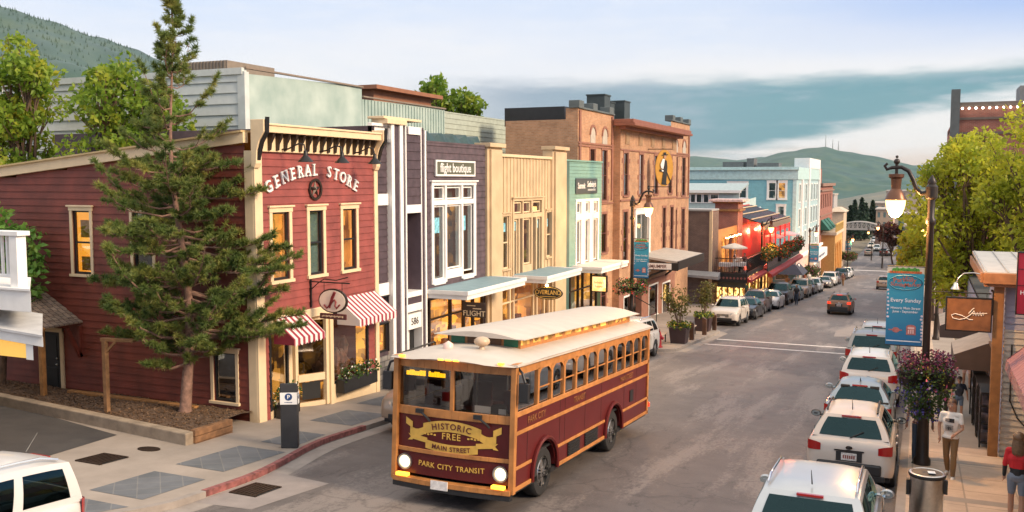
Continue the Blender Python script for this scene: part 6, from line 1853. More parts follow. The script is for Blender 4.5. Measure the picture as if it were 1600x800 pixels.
mb = MB(); wall(mb,Fr('x',3.4,-1),13.2,24.4,-1.5,3.6,[(15,18,-1,.9),(19.5,23,-1,.9)],'clap',.16); mb.quad((3.4,24.4,-1.6),(9,24.4,-1.6),(9,24.4,3.6),(3.4,24.4,3.6)); mb.quad((3.4,13.2,-1.2),(9,13.2,-1.2),(9,13.2,3.6),(3.4,13.2,3.6)); mb.build('wall',SAND,nb)
for h in ((15,18,-1,.9),(19.5,23,-1,.9)): window(nb,Fr('x',3.4,-1),*h,WOOD,.1,DARK,LIT,rails=(),mulls=(.5,),bd=.5)
a,b = PY(1592,395,23.0),PY(1592,490,23.0)
rsn = thing('blade_sign','tall crimson blade sign above the dusty rose awning','sign',(a.x + .35,23,b.z))
mb = MB(); mb.box(a.x,a.x + .75,22.97,23.05,b.z,a.z); mb.build('sign_face',mat('crimson sign',(.42,.012,.035),.45,var=.05),rsn)
mb = MB(); e = .022
for q0,q1,c,d in ((a.x - e,a.x + .77,a.z,a.z + e),(a.x - e,a.x + .77,b.z - e,b.z),(a.x - e,a.x,b.z,a.z),(a.x + .75,a.x + .77,b.z,a.z)): mb.box(q0,q1,22.95,23.07,c,d)
for k in (1,2): mb.box(a.x,a.x + .75,22.962,22.968,a.z - k * .36,a.z - k * .36 + .012)
mb.build('sign_frame',DARK,rsn)
mb = MB(); mb.text('H',.13,(a.x + .10,22.968,b.z + .47),(1,0,0),(0,0,1),.004,.012); mb.build('sign_lettering',WHITE,rsn)
mb = MB(); mb.tube([(a.x + .7,23,a.z - .1),(3.4,23,a.z - .1)],.02,6); mb.build('bracket',DARK,rsn)
# ================================================================== plants
def np_mesh(name,V,F4,mats,mi=None,parent=None,loc=(0,0,0)):
 """mesh of many loose leaf faces; V (n,3), F4 (m,k)"""
 off = ORI[parent.name] if parent is not None else Vector(loc)
 me = bpy.data.meshes.new(name)
 V = V - np.array(off)
 k = F4.shape[1]
 me.vertices.add(len(V)); me.vertices.foreach_set('co',V.astype(np.float32).ravel())
 me.loops.add(F4.size); me.loops.foreach_set('vertex_index',F4.astype(np.int32).ravel())
 me.polygons.add(len(F4)); me.polygons.foreach_set('loop_start',np.arange(0,F4.size,k,dtype=np.int32)); me.polygons.foreach_set('loop_total',np.full(len(F4),k,dtype=np.int32))
 for m in (mats if isinstance(mats,(list,tuple)) else [mats]): me.materials.append(m)
 if mi is not None: me.polygons.foreach_set('material_index',mi.astype(np.int32))
 me.update(calc_edges=True); me.validate()
 o = link(bpy.data.objects.new(name,me))
 if parent is not None: o.parent = parent
 else: o.location = off
 ORI[o.name] = off
 return o
def unit(v):
 return v / (np.linalg.norm(v,axis=1,keepdims=True) + 1e-9)
def leaf_quads(P,size,rng,long=1.5,out=None):
 """a small folded leaf at every point of P"""
 n = len(P)
 d = unit(rng.normal(size=(n,3)) + (0 if out is None else out * 0.9) + np.array([0,0,-0.25]))
 s = unit(np.cross(d,rng.normal(size=(n,3))))
 L = (size * rng.uniform(.6,1.3,n))[:,None]
 up = np.cross(d,s)
 V = np.stack([P - d * L * .5 * long,P + s * L * .42 + up * L * .1,P + d * L * .5 * long,P - s * L * .42 + up * L * .1],1).reshape(-1,3)
 F = np.arange(n * 4).reshape(n,4)
 return V,F
def blob_points(blobs,dens,rng,lo=.45):
 P,O = [],[]
 for c,r in blobs:
  r = np.array(r if np.ndim(r) else (r,r,r),float)
  n = int(dens * (r[0] * r[1] * r[2]) ** (2 / 3) * 12.5)
  u = unit(rng.normal(size=(n,3)))
  k = rng.uniform(lo ** 2,1.08,n)[:,None] ** .5
  # ragged outline: push some sprays out and pull others in
  w_ = np.sin(u[:,0:1] * 5 + c[0] * 3) * np.sin(u[:,1:2] * 6 + c[1] * 2) * np.sin(u[:,2:3] * 5 + c[2])
  P.append(np.array(c) + u * r * k * (1 + .22 * w_)); O.append(u)
 return np.concatenate(P),np.concatenate(O)
BARK = mat('grey brown bark',(.12,.075,.05),.9,var=.4,vs=8,bump=.8,bs=18)
BARKP = mat('pinkish pine bark',(.20,.115,.085),.9,var=.4,vs=7,bump=.9,bs=14)
LEAF_G = leafmat('fresh green leaves',(.06,.14,.018),(.17,.27,.03),(.45,.46,.05),1.1,.5)
LEAF_Y = leafmat('yellowing leaves',(.08,.18,.02),(.22,.32,.035),(.60,.50,.05),.9,.5)
LEAF_A = leafmat('bright ash leaves',(.17,.26,.02),(.40,.44,.04),(.70,.62,.06),.55,.58)
LEAF_D = leafmat('dark spruce needles',(.010,.028,.016),(.022,.048,.026),(.045,.07,.03),.8,.1)
LEAF_R = leafmat('copper leaves',(.05,.014,.012),(.10,.028,.02),(.17,.06,.035),.6,.2)
LEAF_O = leafmat('olive scrub leaves',(.035,.055,.018),(.07,.09,.03),(.13,.13,.045),.8,.2)
def broad_tree(name,label,base,height,blobs,lm,leaf=.2,dens=16,trunk_r=.18,fork=.35,group=None,seed=1,cat='tree',barkm=None):
 """trunk, limbs out to every mass of foliage, and a crown of separate leaves"""
 rng = np.random.default_rng(seed); rr = random.Random(seed)
 t = thing(name,label,cat,base,group)
 b = Vector(base)
 cx_ = sum(c[0] for c,r in blobs) / len(blobs); cy_ = sum(c[1] for c,r in blobs) / len(blobs)
 f = Vector((b.x + (cx_ - b.x) * .3,b.y + (cy_ - b.y) * .3,b.z + height * fork))
 mb = MB(); mid = b.lerp(f,.5) + Vector((rr.uniform(-.1,.1),rr.uniform(-.1,.1),0))
 mb.tube([b - Vector((0,0,.1)),b + Vector((0,0,.15)),mid,f],[trunk_r * 1.5,trunk_r * 1.1,trunk_r * .9,trunk_r * .75],9)
 for c,r in blobs:
  c = Vector(c); st = f.lerp(mid,rr.random() * .5)
  kk = st.lerp(c,.5) + Vector((rr.uniform(-.3,.3),rr.uniform(-.3,.3),rr.uniform(0,.4)))
  rad = trunk_r * .42
  mb.tube([st,kk,c],[rad,rad * .65,rad * .3],6)
  rm = max(r) if np.ndim(r) else r
  for _ in range(4):
   e = c + Vector((rr.gauss(0,1),rr.gauss(0,1),rr.gauss(.3,.8))).normalized() * rm * .85
   mb.tube([kk.lerp(c,.6),e],[rad * .35,.012],4)
 mb.build('trunk',barkm or BARK,t,smooth=60)
 P,O = blob_points(blobs,dens,rng)
 V,F = leaf_quads(P,leaf,rng,1.6,O)
 np_mesh('crown',V,F,lm,parent=t)
 return t
def blobs_in(c,r,n,br,seed,flat=1.0):
 """n leaf masses spread through an ellipsoid, fuller near its outside"""
 rr = random.Random(seed); L = []
 for k in range(n):
  while True:
   u = Vector((rr.uniform(-1,1),rr.uniform(-1,1),rr.uniform(-1,1)))
   if .25 < u.length < 1: break
  s = br * rr.uniform(.65,1.25)
  L.append(((c[0] + u.x * r[0],c[1] + u.y * r[1],c[2] + u.z * r[2]),(s,s,s * .8 * flat)))
 return L
def conifer(name,label,base,h,r,lm,seed,group=None,dens=1.0):
 rng = np.random.default_rng(seed); rr = random.Random(seed)
 t = thing(name,label,'tree',base,group)
 b = Vector(base)
 mb = MB(); mb.tube([b - Vector((0,0,.2)),b + Vector((0,0,h * .97))],[r * .09,.02],6); mb.build('trunk',BARK,t)
 n = int(900 * dens); q = rng.uniform(0.06,1,n) ** .8
 a = rng.uniform(0,2 * np.pi,n); lay = (q * 13) % 1
 rad = r * (1 - q) * (.55 + .5 * (1 - lay)) * rng.uniform(.55,1.05,n) + .05
 P = np.stack([b.x + rad * np.cos(a),b.y + rad * np.sin(a),b.z + q * h - rad * .25],1)
 O = np.stack([np.cos(a),np.sin(a),-.4 * np.ones(n)],1)
 V,F = leaf_quads(P,h * .075,rng,1.5,O * 1.6)
 np_mesh('crown',V,F,lm,parent=t)
 return t
for t_,Vc in chips_later:
 c_ = np_mesh('bark_chips',Vc,np.arange(len(Vc)).reshape(-1,4),leafmat('bark chips',(.05,.028,.016),(.13,.075,.042),(.30,.19,.11),16.0,0.0),parent=t_); c_['kind'] = 'stuff'
# ---- the big pine in front of the red shop
def big_pine():
 base = Vector((-17.3,18.35,gz(18.35) + .35))
 t = thing('pine_tree','tall irregular pine with bottlebrush needle tufts in front of the red side wall','tree',base)
 rng = np.random.default_rng(11); rr = random.Random(11)
 def axis(z):
  s = (z - base.z) / 11
  return Vector((base.x - .30 * s + .10 * math.sin(z * .9),base.y + .1 * math.sin(z * .7),z))
 zs = [base.z - .3 + k * (9.75 - base.z + .3) / 22 for k in range(23)]
 mb = MB(); mb.tube([axis(z) for z in zs],[max(.022,.17 * (1 - (k / 22) ** .8) + (.09 if k == 0 else 0)) for k in range(23)],9)
 env = np.array([(.45,.8),(.9,1.9),(1.5,2.35),(2.2,2.35),(3.0,2.2),(3.8,2.15),(4.6,1.95),(5.3,1.6),(6.2,1.2),(7.2,.95),(8.2,.85),(9.0,.55),(9.6,.18)])
 tips = []
 def branch(z,az,L_,lift,sub=True,r0=.045):
  p0 = axis(z); d = Vector((math.cos(az),math.sin(az),0))
  pts = []
  for k in range(6):
   s = k / 5
   pts.append(p0 + d * (L_ * s) + Vector((0,0,L_ * (lift * s * s - .30 * s))) + Vector((rr.uniform(-.05,.05),rr.uniform(-.05,.05),rr.uniform(-.04,.04))) * (s > 0))
  mb.tube(pts,[r0 * (1 - .8 * k / 5) for k in range(6)],5)
  s0 = (.30 if z < 6 else .45) if L_ > 1 else .2
  nn = max(4,int(L_ * (1 - s0) / .085))
  for k in range(nn):
   s = s0 + (1 - s0) * (k + rr.random()) / nn
   i = min(4,int(s * 5)); p = pts[i].lerp(pts[i + 1],s * 5 - i)
   side = Vector((-d.y,d.x,0)) * rr.choice((-1,1))
   sl = rr.uniform(.10,.55) * (1.15 - s) * min(1.4,L_) + .06
   e = p + (side * rr.uniform(.5,1) + d * .6 + Vector((0,0,rr.uniform(.15,1.0)))).normalized() * sl
   mb.tube([p,e],[.012,.006],3,cap=False)
   tips.append((e,(e - p).normalized()))
   if sl > .25: tips.append((p.lerp(e,.55) + Vector((0,0,.03)),(e - p).normalized()))
  tips.append((pts[-1],(pts[-1] - pts[-2]).normalized()))
 z = .6; az = 0.3
 while z < 9.5:
  L_ = float(np.interp(z,env[:,0],env[:,1]))
  for _ in range(5 if z < 3 else 4 if z < 5.5 else 3):
   az += 2.4 + rr.uniform(-.7,.7)
   branch(z + rr.uniform(-.15,.15),az,L_ * rr.choice((.4,.6,.8,1.0,1.1)),rr.uniform(.3,.9) + (.35 if z > 6 else 0),r0=.012 + .035 * (1 - z / 10))
  z += rr.uniform(.18,.36) if z < 6 else rr.uniform(.30,.50)
 for z,L_,a_ in ((3.2,3.0,.40),(3.0,2.8,.25),(3.4,2.6,.6),(1.5,3.0,.30),(1.4,2.7,.1),(1.7,2.9,.45),(2.3,2.5,.55),(1.2,2.2,.6),(1.9,2.6,3.3),(2.6,2.6,3.5),(1.2,2.3,3.4),(3.9,2.3,3.2),(6.6,1.35,3.0),(5.6,1.7,.3),(4.9,2.3,.4)):
  branch(z,a_,L_,.30,r0=.045)
 for k in range(26):
  z = 9.3 + .5 * rr.random(); a_ = rr.uniform(0,6.28); p = axis(z); e = p + Vector((math.cos(a_) * .13,math.sin(a_) * .13,.10)); tips.append((e,(e - p).normalized()))
 mb.build('trunk',BARKP,t,smooth=60)
 C = np.array([tuple(e) for e,d in tips]); D = np.array([tuple(d) for e,d in tips])
 m = len(C); per = 70
 C2 = np.repeat(C,per,0); D2 = np.repeat(D,per,0)
 n = len(C2)
 along = rng.uniform(-.12,.04,n)[:,None]
 nd = unit(rng.normal(size=(n,3)) + D2 * .9 + np.array([0,0,.35]))
 nl = rng.uniform(.11,.185,n)[:,None]
 s = unit(np.cross(nd,rng.normal(size=(n,3)))) * .0125
 B = C2 + D2 * along
 V = np.stack([B - s,B + s,B + nd * nl],1).reshape(-1,3)
 np_mesh('crown',V,np.arange(n * 3).reshape(n,3),leafmat('pine needles',(.060,.120,.034),(.155,.205,.050),(.40,.36,.09),1.5,.4),parent=t)
 return len(tips)
print('pine tufts',big_pine())
# ---- left background trees
broad_tree('ash_tree','tall yellowing tree behind the eaves of the red shop, beside the white clad wall',(-33,26,gz(26)),13,blobs_in((-33.2,26,5.2),(2.5,1.9,3.0),34,.85,2) + blobs_in((-33.2,26,8.6),(1.5,1.4,2.1),24,.75,3),LEAF_Y,.17,30,.22,group=None,seed=2)
broad_tree('ash_tree','round lime green tree behind the red shop, in front of the white clad wall',(-27.5,25.6,gz(25)),11,blobs_in((-26.9,25.6,6.6),(2.7,1.6,2.1),26,.85,5) + blobs_in((-27.3,25.4,8.6),(1.4,1,.9),8,.6,6),LEAF_G,.16,28,.2,seed=5)
broad_tree('ash_tree','leafy green tree low against the red wall beside the white deck',(-24.6,18.55,gz(18.5)),7,blobs_in((-24.1,18.5,3.0),(1.35,.5,1.6),16,.55,8) + blobs_in((-23.3,18.4,3.0),(.6,.4,.5),5,.38,9),leafmat('fresh maple leaves',(.06,.16,.03),(.14,.30,.05),(.32,.42,.09),1.5),.16,20,.1,seed=8)
broad_tree('ash_tree','dark green bush low behind the eaves, under the yellowing tree',(-31,21.5,gz(21)),6,blobs_in((-31,21.8,4.0),(1.6,1.2,1.5),12,.7,10),LEAF_G,.2,16,.12,seed=10)
broad_tree('poplar_tree','olive tree on the slope behind the white clad building',(-57,55,0),16,blobs_in((-57,55,9.5),(3.6,3,3.6),18,1.5,12),LEAF_O,.42,10,.3,seed=12)
broad_tree('poplar_tree','dark brownish tree just above the roof of the white clad building',(-50,55,0),17,blobs_in((-50.5,55,11.0),(2.2,2,2.0),9,1.0,13),leafmat('dusky leaves',(.03,.022,.016),(.055,.042,.028),(.09,.07,.04),.8,.15),.34,9,.25,seed=13)
c = PY(700,160,60)
broad_tree('poplar_tree','bright green tree rising behind the mint building',(c.x,60,-3),16,blobs_in((c.x + .2,60,c.z + .1),(2.4,2,1.6),18,.85,14),LEAF_G,.3,13,.25,seed=14)
# ---- right-hand street trees
q = lambda px,py,y: PY(px,py,y)
c1 = q(1527,330,46)
broad_tree('street_tree','large golden green street tree behind the brown timber sign',(2.35,46,gz(46)),11,blobs_in((c1.x + .1,46,c1.z + .2),(3.0,2.2,3.3),44,.98,21) + blobs_in((q(1475,420,46).x,45.6,q(1475,420,46).z),(1.0,1,1.4),10,.62,22) + blobs_in((q(1500,270,46).x,46,q(1500,265,46).z),(1.4,1.2,.9),10,.7,23),LEAF_A,.155,30,.2,seed=21,group='street trees along the pavement')
c2 = q(1598,290,40)
broad_tree('street_tree','golden green street tree over the pale porch roof and red blade sign',(c2.x + .6,40,gz(40)),10.5,blobs_in((c2.x + .9,40,c2.z + .2),(2.1,1.8,2.6),26,.9,25),LEAF_A,.155,28,.18,seed=25,group='street trees along the pavement')
c3 = q(1420,385,105)
broad_tree('street_tree','small golden street tree beyond the banner, under the big lamp globe',(c3.x + 1.4,105,gz(105)),7.5,blobs_in((c3.x + .6,105,c3.z - .5),(2.3,2.4,2.0),20,.95,27),LEAF_A,.3,13,.15,seed=27,group='street trees along the pavement')
c4 = q(1440,395,72)
broad_tree('street_tree','mid sized street tree between the big lamp post and the small golden tree',(c4.x + .8,72,gz(72)),8,blobs_in((c4.x + .7,72,c4.z - .2),(1.7,2.2,2.2),18,.85,29),LEAF_A,.25,15,.15,seed=29,group='street trees along the pavement')
c5 = q(1390,366,225)
broad_tree('copper_tree','dark copper leaved tree at the far end of the street',(c5.x + .8,225,-13.6),8,blobs_in((c5.x,225,c5.z - .2),(2.8,3,2.0),16,1.2,31),LEAF_R,.5,8,.2,seed=31)
# ---- conifers beyond the footbridge
rr = random.Random(4)
kinds = ((1322,332),(1329,322),(1336,313),(1342,328),(1347,310),(1353,318),(1358,326),(1364,314),(1369,330),(1312,335),(1304,326),(1317,326))
for k,(px,pt) in enumerate(kinds):
 Yd = 310 + rr.uniform(0,30); c = PY(px,pt,Yd)
 h = c.z + 14; conifer('spruce_tree','dark spruce standing in the grove beyond the footbridge',(c.x,Yd,-14),h,h * .24,LEAF_D,40 + k,'dark spruces beyond the footbridge',.8)
# ---- flowers: boxes, baskets, planters
def flower_mass(name,blobs,parent,specs,seed,loc=(0,0,0)):
 """mixed bedding: specs = (material, leaf size, density)"""
 rng = np.random.default_rng(seed); Vs,Fs,M,n0 = [],[],[],0
 for i,(m,sz,dn) in enumerate(specs):
  P,O = blob_points(blobs,dn,rng,.6)
  V,F = leaf_quads(P,sz,rng,1.2,O)
  Vs.append(V); Fs.append(F + n0); M.append(np.full(len(F),i)); n0 += len(V)
 return np_mesh(name,np.concatenate(Vs),np.concatenate(Fs),[s[0] for s in specs],np.concatenate(M),parent,loc)
FL = lambda n,c: mat(n,c,.6,var=.25,vs=14)
PURP,BLUEF,PINK,YELF,REDF,ORF,WHF = FL('purple petals',(.13,.018,.06)),FL('violet blue petals',(.06,.05,.24)),FL('pink petals',(.58,.10,.24)),FL('yellow petals',(.60,.42,.06)),FL('red petals',(.45,.03,.02)),FL('orange petals',(.70,.20,.02)),FL('white petals',(.7,.65,.6))
LEAF_B = leafmat('bedding leaves',(.025,.06,.015),(.05,.10,.025),(.12,.16,.04),4.0,.25)
t = thing('window_box','black box of trailing flowers under the street window of the red shop','flower box',(XF + .3,23.6,-1))
mb = MB(); mb.box(XF + .05,XF + .34,22.75,24.6,-1.12,-.72); mb.build('box',BLACKP,t,bevel=.01)
flower_mass('flowers',[((XF + .25,22.9 + k * .27,-.60 + .06 * (k % 2)),(.24,.2,.22)) for k in range(7)],t,[(LEAF_B,.085,70),(WHF,.05,14),(YELF,.05,10),(PINK,.05,5)],1)
t = thing('flower_trough','black trough of pale flowers in front of the canted display window','flower box',(-15.7,20.4,-1.2))
mb = MB(); mb.hexa([(-15.75,19.95,gz(20) + .1),(-15.5,19.95,gz(20) + .1),(-15.75,21.0,gz(20) + .1),(-16.0,21.0,gz(20) + .1),(-15.75,19.95,-.85),(-15.5,19.95,-.85),(-15.75,21.0,-.85),(-16.0,21.0,-.85)]); mb.build('box',BLACKP,t)
flower_mass('flowers',[((-15.65 - .04 * k,20.0 + k * .22,-.68 + .08 * (k % 2)),(.22,.2,.27)) for k in range(5)],t,[(LEAF_B,.085,70),(WHF,.05,16),(YELF,.05,14),(ORF,.05,4)],2)
for k,(y0,y1,z,label) in enumerate(((84.2,92,-1.9,'box of orange and yellow flowers on the balcony rail below the brick pier'),(92.5,101,-2.2,'box of red flowers and dark leaves along the middle of the balcony rail'),(101.5,109.8,-2.2,'trailing box of red flowers at the far end of the balcony'))):
 t = thing('flower_box',label,'flower box',(-12.9,y0,z - .4),'flower boxes along the balcony rail')
 xx = (-12.85,-12.5,-12.5)[k]
 mb = MB(); mb.box(xx - .2,xx + .2,y0,y1,z - .45,z); mb.build('box',BLACKP,t)
 n = 9
 flower_mass('flowers',[((xx + .05,y0 + (y1 - y0) * (i + .5) / n,z + .25 + .15 * (i % 3)),(.5,.55,.55 + .2 * (i % 2))) for i in range(n)],t,[(LEAF_B,.22,22),((ORF,REDF,REDF)[k],.17,(12,7,6)[k]),((YELF,ORF,PINK)[k],.15,(6,2,3)[k])],30 + k)
def planter_tub(x,y,label,h,hr,seed):
 z = gz(y) + .13
 t = thing('planter_tub',label,'planter',(x,y,z),'square planters on the paved build-out')
 mb = MB(); mb.hexa([(x - .36,y - .36,z),(x + .36,y - .36,z),(x + .36,y + .36,z),(x - .36,y + .36,z),(x - .45,y - .45,z + .82),(x + .45,y - .45,z + .82),(x + .45,y + .45,z + .82),(x - .45,y + .45,z + .82)])
 mb.build('tub',mat('dark plum planter',(.045,.025,.028),.5,var=.2),t,bevel=.03)
 flower_mass('bedding',[((x + .38 * math.cos(a),y + .38 * math.sin(a),z + .92),(.26,.26,.2)) for a in [k * .9 for k in range(7)]],t,[(LEAF_B,.11,45),(YELF,.08,9),(leafmat('lime trailing leaves',(.15,.2,.02),(.28,.33,.04),(.4,.42,.06),3),.12,30),(REDF,.06,3)],seed)
 rr = random.Random(seed); mb = MB(); tips = []
 for k in range(9):
  a,l = rr.uniform(0,6.28),rr.uniform(.1,hr); e = Vector((x + l * math.cos(a),y + l * math.sin(a),z + .85 + h * rr.uniform(.6,1)))
  m_ = Vector((x,y,z + .85)).lerp(e,.5) + Vector((rr.uniform(-.08,.08),rr.uniform(-.08,.08),.1)); mb.tube([(x + .06 * math.cos(a),y + .06 * math.sin(a),z + .8),m_,e],[.025,.016,.006],5)
  tips += [m_,m_.lerp(e,.5),e]
 mb.build('stem',BARK,t)
 rng = np.random.default_rng(seed)
 P,O = blob_points([(tuple(p),(.34,.34,.38)) for p in tips],17,rng,.1)
 V,F = leaf_quads(P,.095,rng,1.7); np_mesh('shrub',V,F,leafmat('olive shrub leaves',(.06,.075,.02),(.13,.13,.035),(.25,.20,.06),2.2,.3),parent=t)
planter_tub(-10.95,45.7,'square plum planter with a tall wispy shrub beside the red hydrant',1.95,.75,51)
planter_tub(-11.3,53.0,'square plum planter with a wispy shrub behind the three bollards',1.9,.7,52)
# ================================================================== street lamps, banners, baskets
GLOBE = mat('lamp glass',(1,.85,.6),.4,var=0,emis=(1,.52,.14),es=2.8)
GLOBEF = mat('far lamp glass',(1,.75,.45),.4,var=0,emis=(1,.46,.11),es=6)
LAMPM = mat('lamp post bronze',(.028,.020,.016),.42,metal=.3,var=.25)
def street_lamp(x,y,side,s,label,globe=GLOBE,glow_w=0):
 """cast post with a swan-neck arm towards the road (side = +1 / -1 along x)"""
 z = gz(y) + .13
 t = thing('street_lamp',label,'street lamp',(x,y,z),'swan neck street lamps')
 P = lambda dx,h: (x + side * dx * s,y,z + h * s)
 mb = MB(); mb.lathe([(.19 * s,0),(.19 * s,.12 * s),(.145 * s,.2 * s),(.125 * s,.9 * s),(.115 * s,1.35 * s),(.14 * s,1.42 * s),(.095 * s,1.55 * s),(.085 * s,2.0 * s),(.075 * s,5.6 * s),(.11 * s,5.65 * s),(.11 * s,5.75 * s),(.075 * s,5.8 * s),(.08 * s,6.2 * s),(.13 * s,6.25 * s),(.13 * s,6.5 * s),(.085 * s,6.55 * s),(.095 * s,6.62 * s),(.05 * s,6.7 * s),(.0,6.78 * s)],(x,y,z),14)
 mb.build('post',LAMPM,t,smooth=40)
 mb = MB(); mb.tube([P(.06,6.38),P(.22,6.34),P(.33,6.45),P(.40,6.66),P(.50,6.86),P(.66,6.95),P(.86,6.94),P(.97,6.90),P(1.02,6.98),P(.96,7.04)],[.055 * s,.055 * s,.052 * s,.05 * s,.048 * s,.045 * s,.042 * s,.036 * s,.035 * s,.03 * s],8)
 mb.ball(P(.76,7.08),.07 * s,10,8); mb.ball(P(.76,7.19),.035 * s,8,6); mb.tube([P(.76,7.1),P(.76,6.76)],.035 * s,8)
 mb.build('arm',LAMPM,t,smooth=50)
 c = P(.76,0)
 mb = MB(); mb.lathe([(.03 * s,6.80 * s),(.17 * s,6.79 * s),(.17 * s,6.72 * s),(.12 * s,6.68 * s),(.105 * s,6.45 * s),(.13 * s,6.42 * s),(.19 * s,6.34 * s),(.225 * s,6.24 * s),(.245 * s,6.20 * s),(.235 * s,6.19 * s)],c,18)
 mb.build('lamp_shade',mat('lamp cap copper',(.16,.075,.045),.35,metal=.6,var=.2),t,smooth=40)
 mb = MB(); mb.lathe([(.218 * s,6.21 * s),(.214 * s,6.10 * s),(.19 * s,5.98 * s),(.14 * s,5.86 * s),(.07 * s,5.79 * s),(.0,5.77 * s)],c,18)
 mb.build('lamp_globe',globe,t,smooth=80)
 if glow_w:
  ld = bpy.data.lights.new('lamp_light','POINT'); ld.energy = glow_w; ld.color = (1,.50,.17); ld.shadow_soft_size = .12
  lo = link(bpy.data.objects.new('lamp_light',ld)); lo.location = P(.76,5.6)
 return t
street_lamp(.2,23.4,-1,1.0,'large lit street lamp carrying the big blue banner and the purple flower basket',glow_w=480)
street_lamp(-13.6,46.2,1,1.1,'lit street lamp in front of the brick hotel',GLOBE,420)
street_lamp(-13.4,87.5,1,1.08,'lit street lamp beside the scarlet restaurant patio',GLOBEF,380)
street_lamp(-13.5,128.5,1,1.12,'lit street lamp in front of the tall blue building',GLOBEF,450)
street_lamp(-12.6,187,1,1.08,'lit street lamp at the far crossing by the ochre arcade',GLOBEF,450)
q = PG(1462,531,.13); street_lamp(q.x,q.y,-1,1.0,'street lamp with only its dark base showing beneath the golden tree',GLOBEF)
for px,py,Yd,label in ((1357,364,232,'small lit lamp glowing just under the footbridge'),(1374,357,212,'brightest of the far lamps, beside the copper tree'),(1443,362,118,'lit lamp among the leaves of the smaller far street tree')):
 c = PY(px,py,Yd); street_lamp(c.x + .8,Yd,-1,(c.z - gz(Yd)) / 6.1,label,GLOBEF)
def print_blue():
 m = bpy.data.materials.new('printed blue vinyl'); m.use_nodes = True
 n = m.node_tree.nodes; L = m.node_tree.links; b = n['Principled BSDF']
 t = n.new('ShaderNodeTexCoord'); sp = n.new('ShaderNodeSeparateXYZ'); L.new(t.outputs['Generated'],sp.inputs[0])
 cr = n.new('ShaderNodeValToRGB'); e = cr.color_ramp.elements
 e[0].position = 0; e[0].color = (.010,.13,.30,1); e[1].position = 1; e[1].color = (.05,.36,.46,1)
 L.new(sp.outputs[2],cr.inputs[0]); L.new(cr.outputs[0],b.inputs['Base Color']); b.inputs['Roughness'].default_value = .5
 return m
VINYL = print_blue()
def banner(x0,x1,y,z0,z1,px_,label,detail=True):
 """printed street banner between two arms of a lamp post (px_ = x of the post)"""
 t = thing('street_banner',label,'banner',((x0 + x1) / 2,y,z0),'blue market banners on the lamp posts')
 w_,h = x1 - x0,z1 - z0; cx = (x0 + x1) / 2; yf = y - .012
 zt = z1 - .085 * h
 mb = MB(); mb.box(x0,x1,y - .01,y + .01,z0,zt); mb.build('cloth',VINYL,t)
 mb = MB(); mb.box(x0,x1,y - .0105,y + .0105,zt + .001,z1); mb.build('header',mat('banner cream',(.62,.55,.42),.6),t)
 mb = MB()
 far = px_
 for z in (z0 - .01,z1 + .01):
  e = x0 if abs(x0 - far) > abs(x1 - far) else x1
  mb.tube([(far,y,z),(e,y,z)],.016,6)
 mb.build('banner_arm',DARK,t)
 M = lambda u,v: (cx + u * w_,yf,z0 + v * h)
 rr = random.Random(3)
 mb = MB()
 for k in range(9): mb.disc(M(-.32 + .08 * k,.955 + .012 * (k % 2)),.055 * w_,.028 * h,(1,0,0),(0,0,1),.003,10)
 mb.build('printed_greens',mat('print green',(.06,.26,.04),.6,var=.4,vs=20),t)
 mb = MB()
 for k in range(12): mb.disc(M(-.40 + .072 * k,.931),.05 * w_,.016 * h,(1,0,0),(0,0,1),.006,8)
 mb.build('printed_produce',mat('print orange red',(.50,.13,.04),.6,var=.4,vs=20),t)
 mb = MB(); W = lambda r0: [Vector((cx + r0 * .45 * w_ * math.cos(a),yf - .004,z0 + .80 * h + r0 * .093 * h * math.sin(a))) for a in [2 * math.pi * k / 28 for k in range(29)]]
 mb.tube(W(1.0),.012 * w_ / .75,4); mb.build('printed_ring',mat('print deep teal',(.01,.13,.22),.6),t)
 mb = MB(); mb.disc(M(0,.80),.43 * w_,.088 * h,(1,0,0),(0,0,1),.002,28); mb.build('printed_oval',mat('print teal',(.02,.27,.38),.6),t)
 mb = MB()
 def word(s_,u,v,size,bold,rot=0.0,sx=1.0):
  U = Vector((math.cos(rot),0,math.sin(rot))); V = Vector((-math.sin(rot),0,math.cos(rot)))
  c = Vector(M(u,v)); mb.text(s_,size * w_,c - Vector((0,.004,0)),U,V,.003,bold,sx=sx)
 if detail:
  word('Park',-.16,.835,.20,.012,.15); word('Silly',.14,.842,.20,.012,-.12)
  word('Sunday',-.19,.775,.155,.012,-.08); word('Market',.20,.775,.155,.012,.06)
 else:
  word('Park Silly',0,.83,.17,.012); word('Sunday Market',0,.775,.12,.012)
 mb.build('market_lettering',mat('print coral',(.50,.13,.06),.6,var=.1),t)
 mb = MB(); word('Every Sunday',.02,.575,.155,.014)
 word('Historic Main Street',.02,.475,.098,.010); word('June - September',.02,.430,.098,.010)
 mb.box(cx - .48 * w_,cx + .46 * w_,yf - .003,yf,z0 + .045 * h,z0 + .057 * h)
 mb.build('white_lettering',mat('print white',(.78,.80,.80),.6,var=.03),t)
 mb = MB()
 for k in range(8):
  mb.disc(M(-.475 + .03 * rr.random(),.70 - k * .035 * 1.4),.035 * w_ * rr.uniform(.6,1.2),.014 * h,(1,0,0),(0,0,1),.003,8)
  mb.disc(M(.455 + .03 * rr.random(),.38 - k * .035 * 1.2),.035 * w_ * rr.uniform(.6,1.2),.014 * h,(1,0,0),(0,0,1),.003,8)
 mb.build('printed_blossoms',mat('print pale pink',(.72,.62,.66),.6,var=.2,vs=12),t)
 mb = MB(); a = M(.06,.135); mb.box(a[0],a[0] + .26 * w_,yf - .003,yf,a[2],a[2] + .10 * h); mb.disc((a[0] + .13 * w_,yf,a[2] + .10 * h),.13 * w_,.03 * h,(1,0,0),(0,0,1),.0035,14)
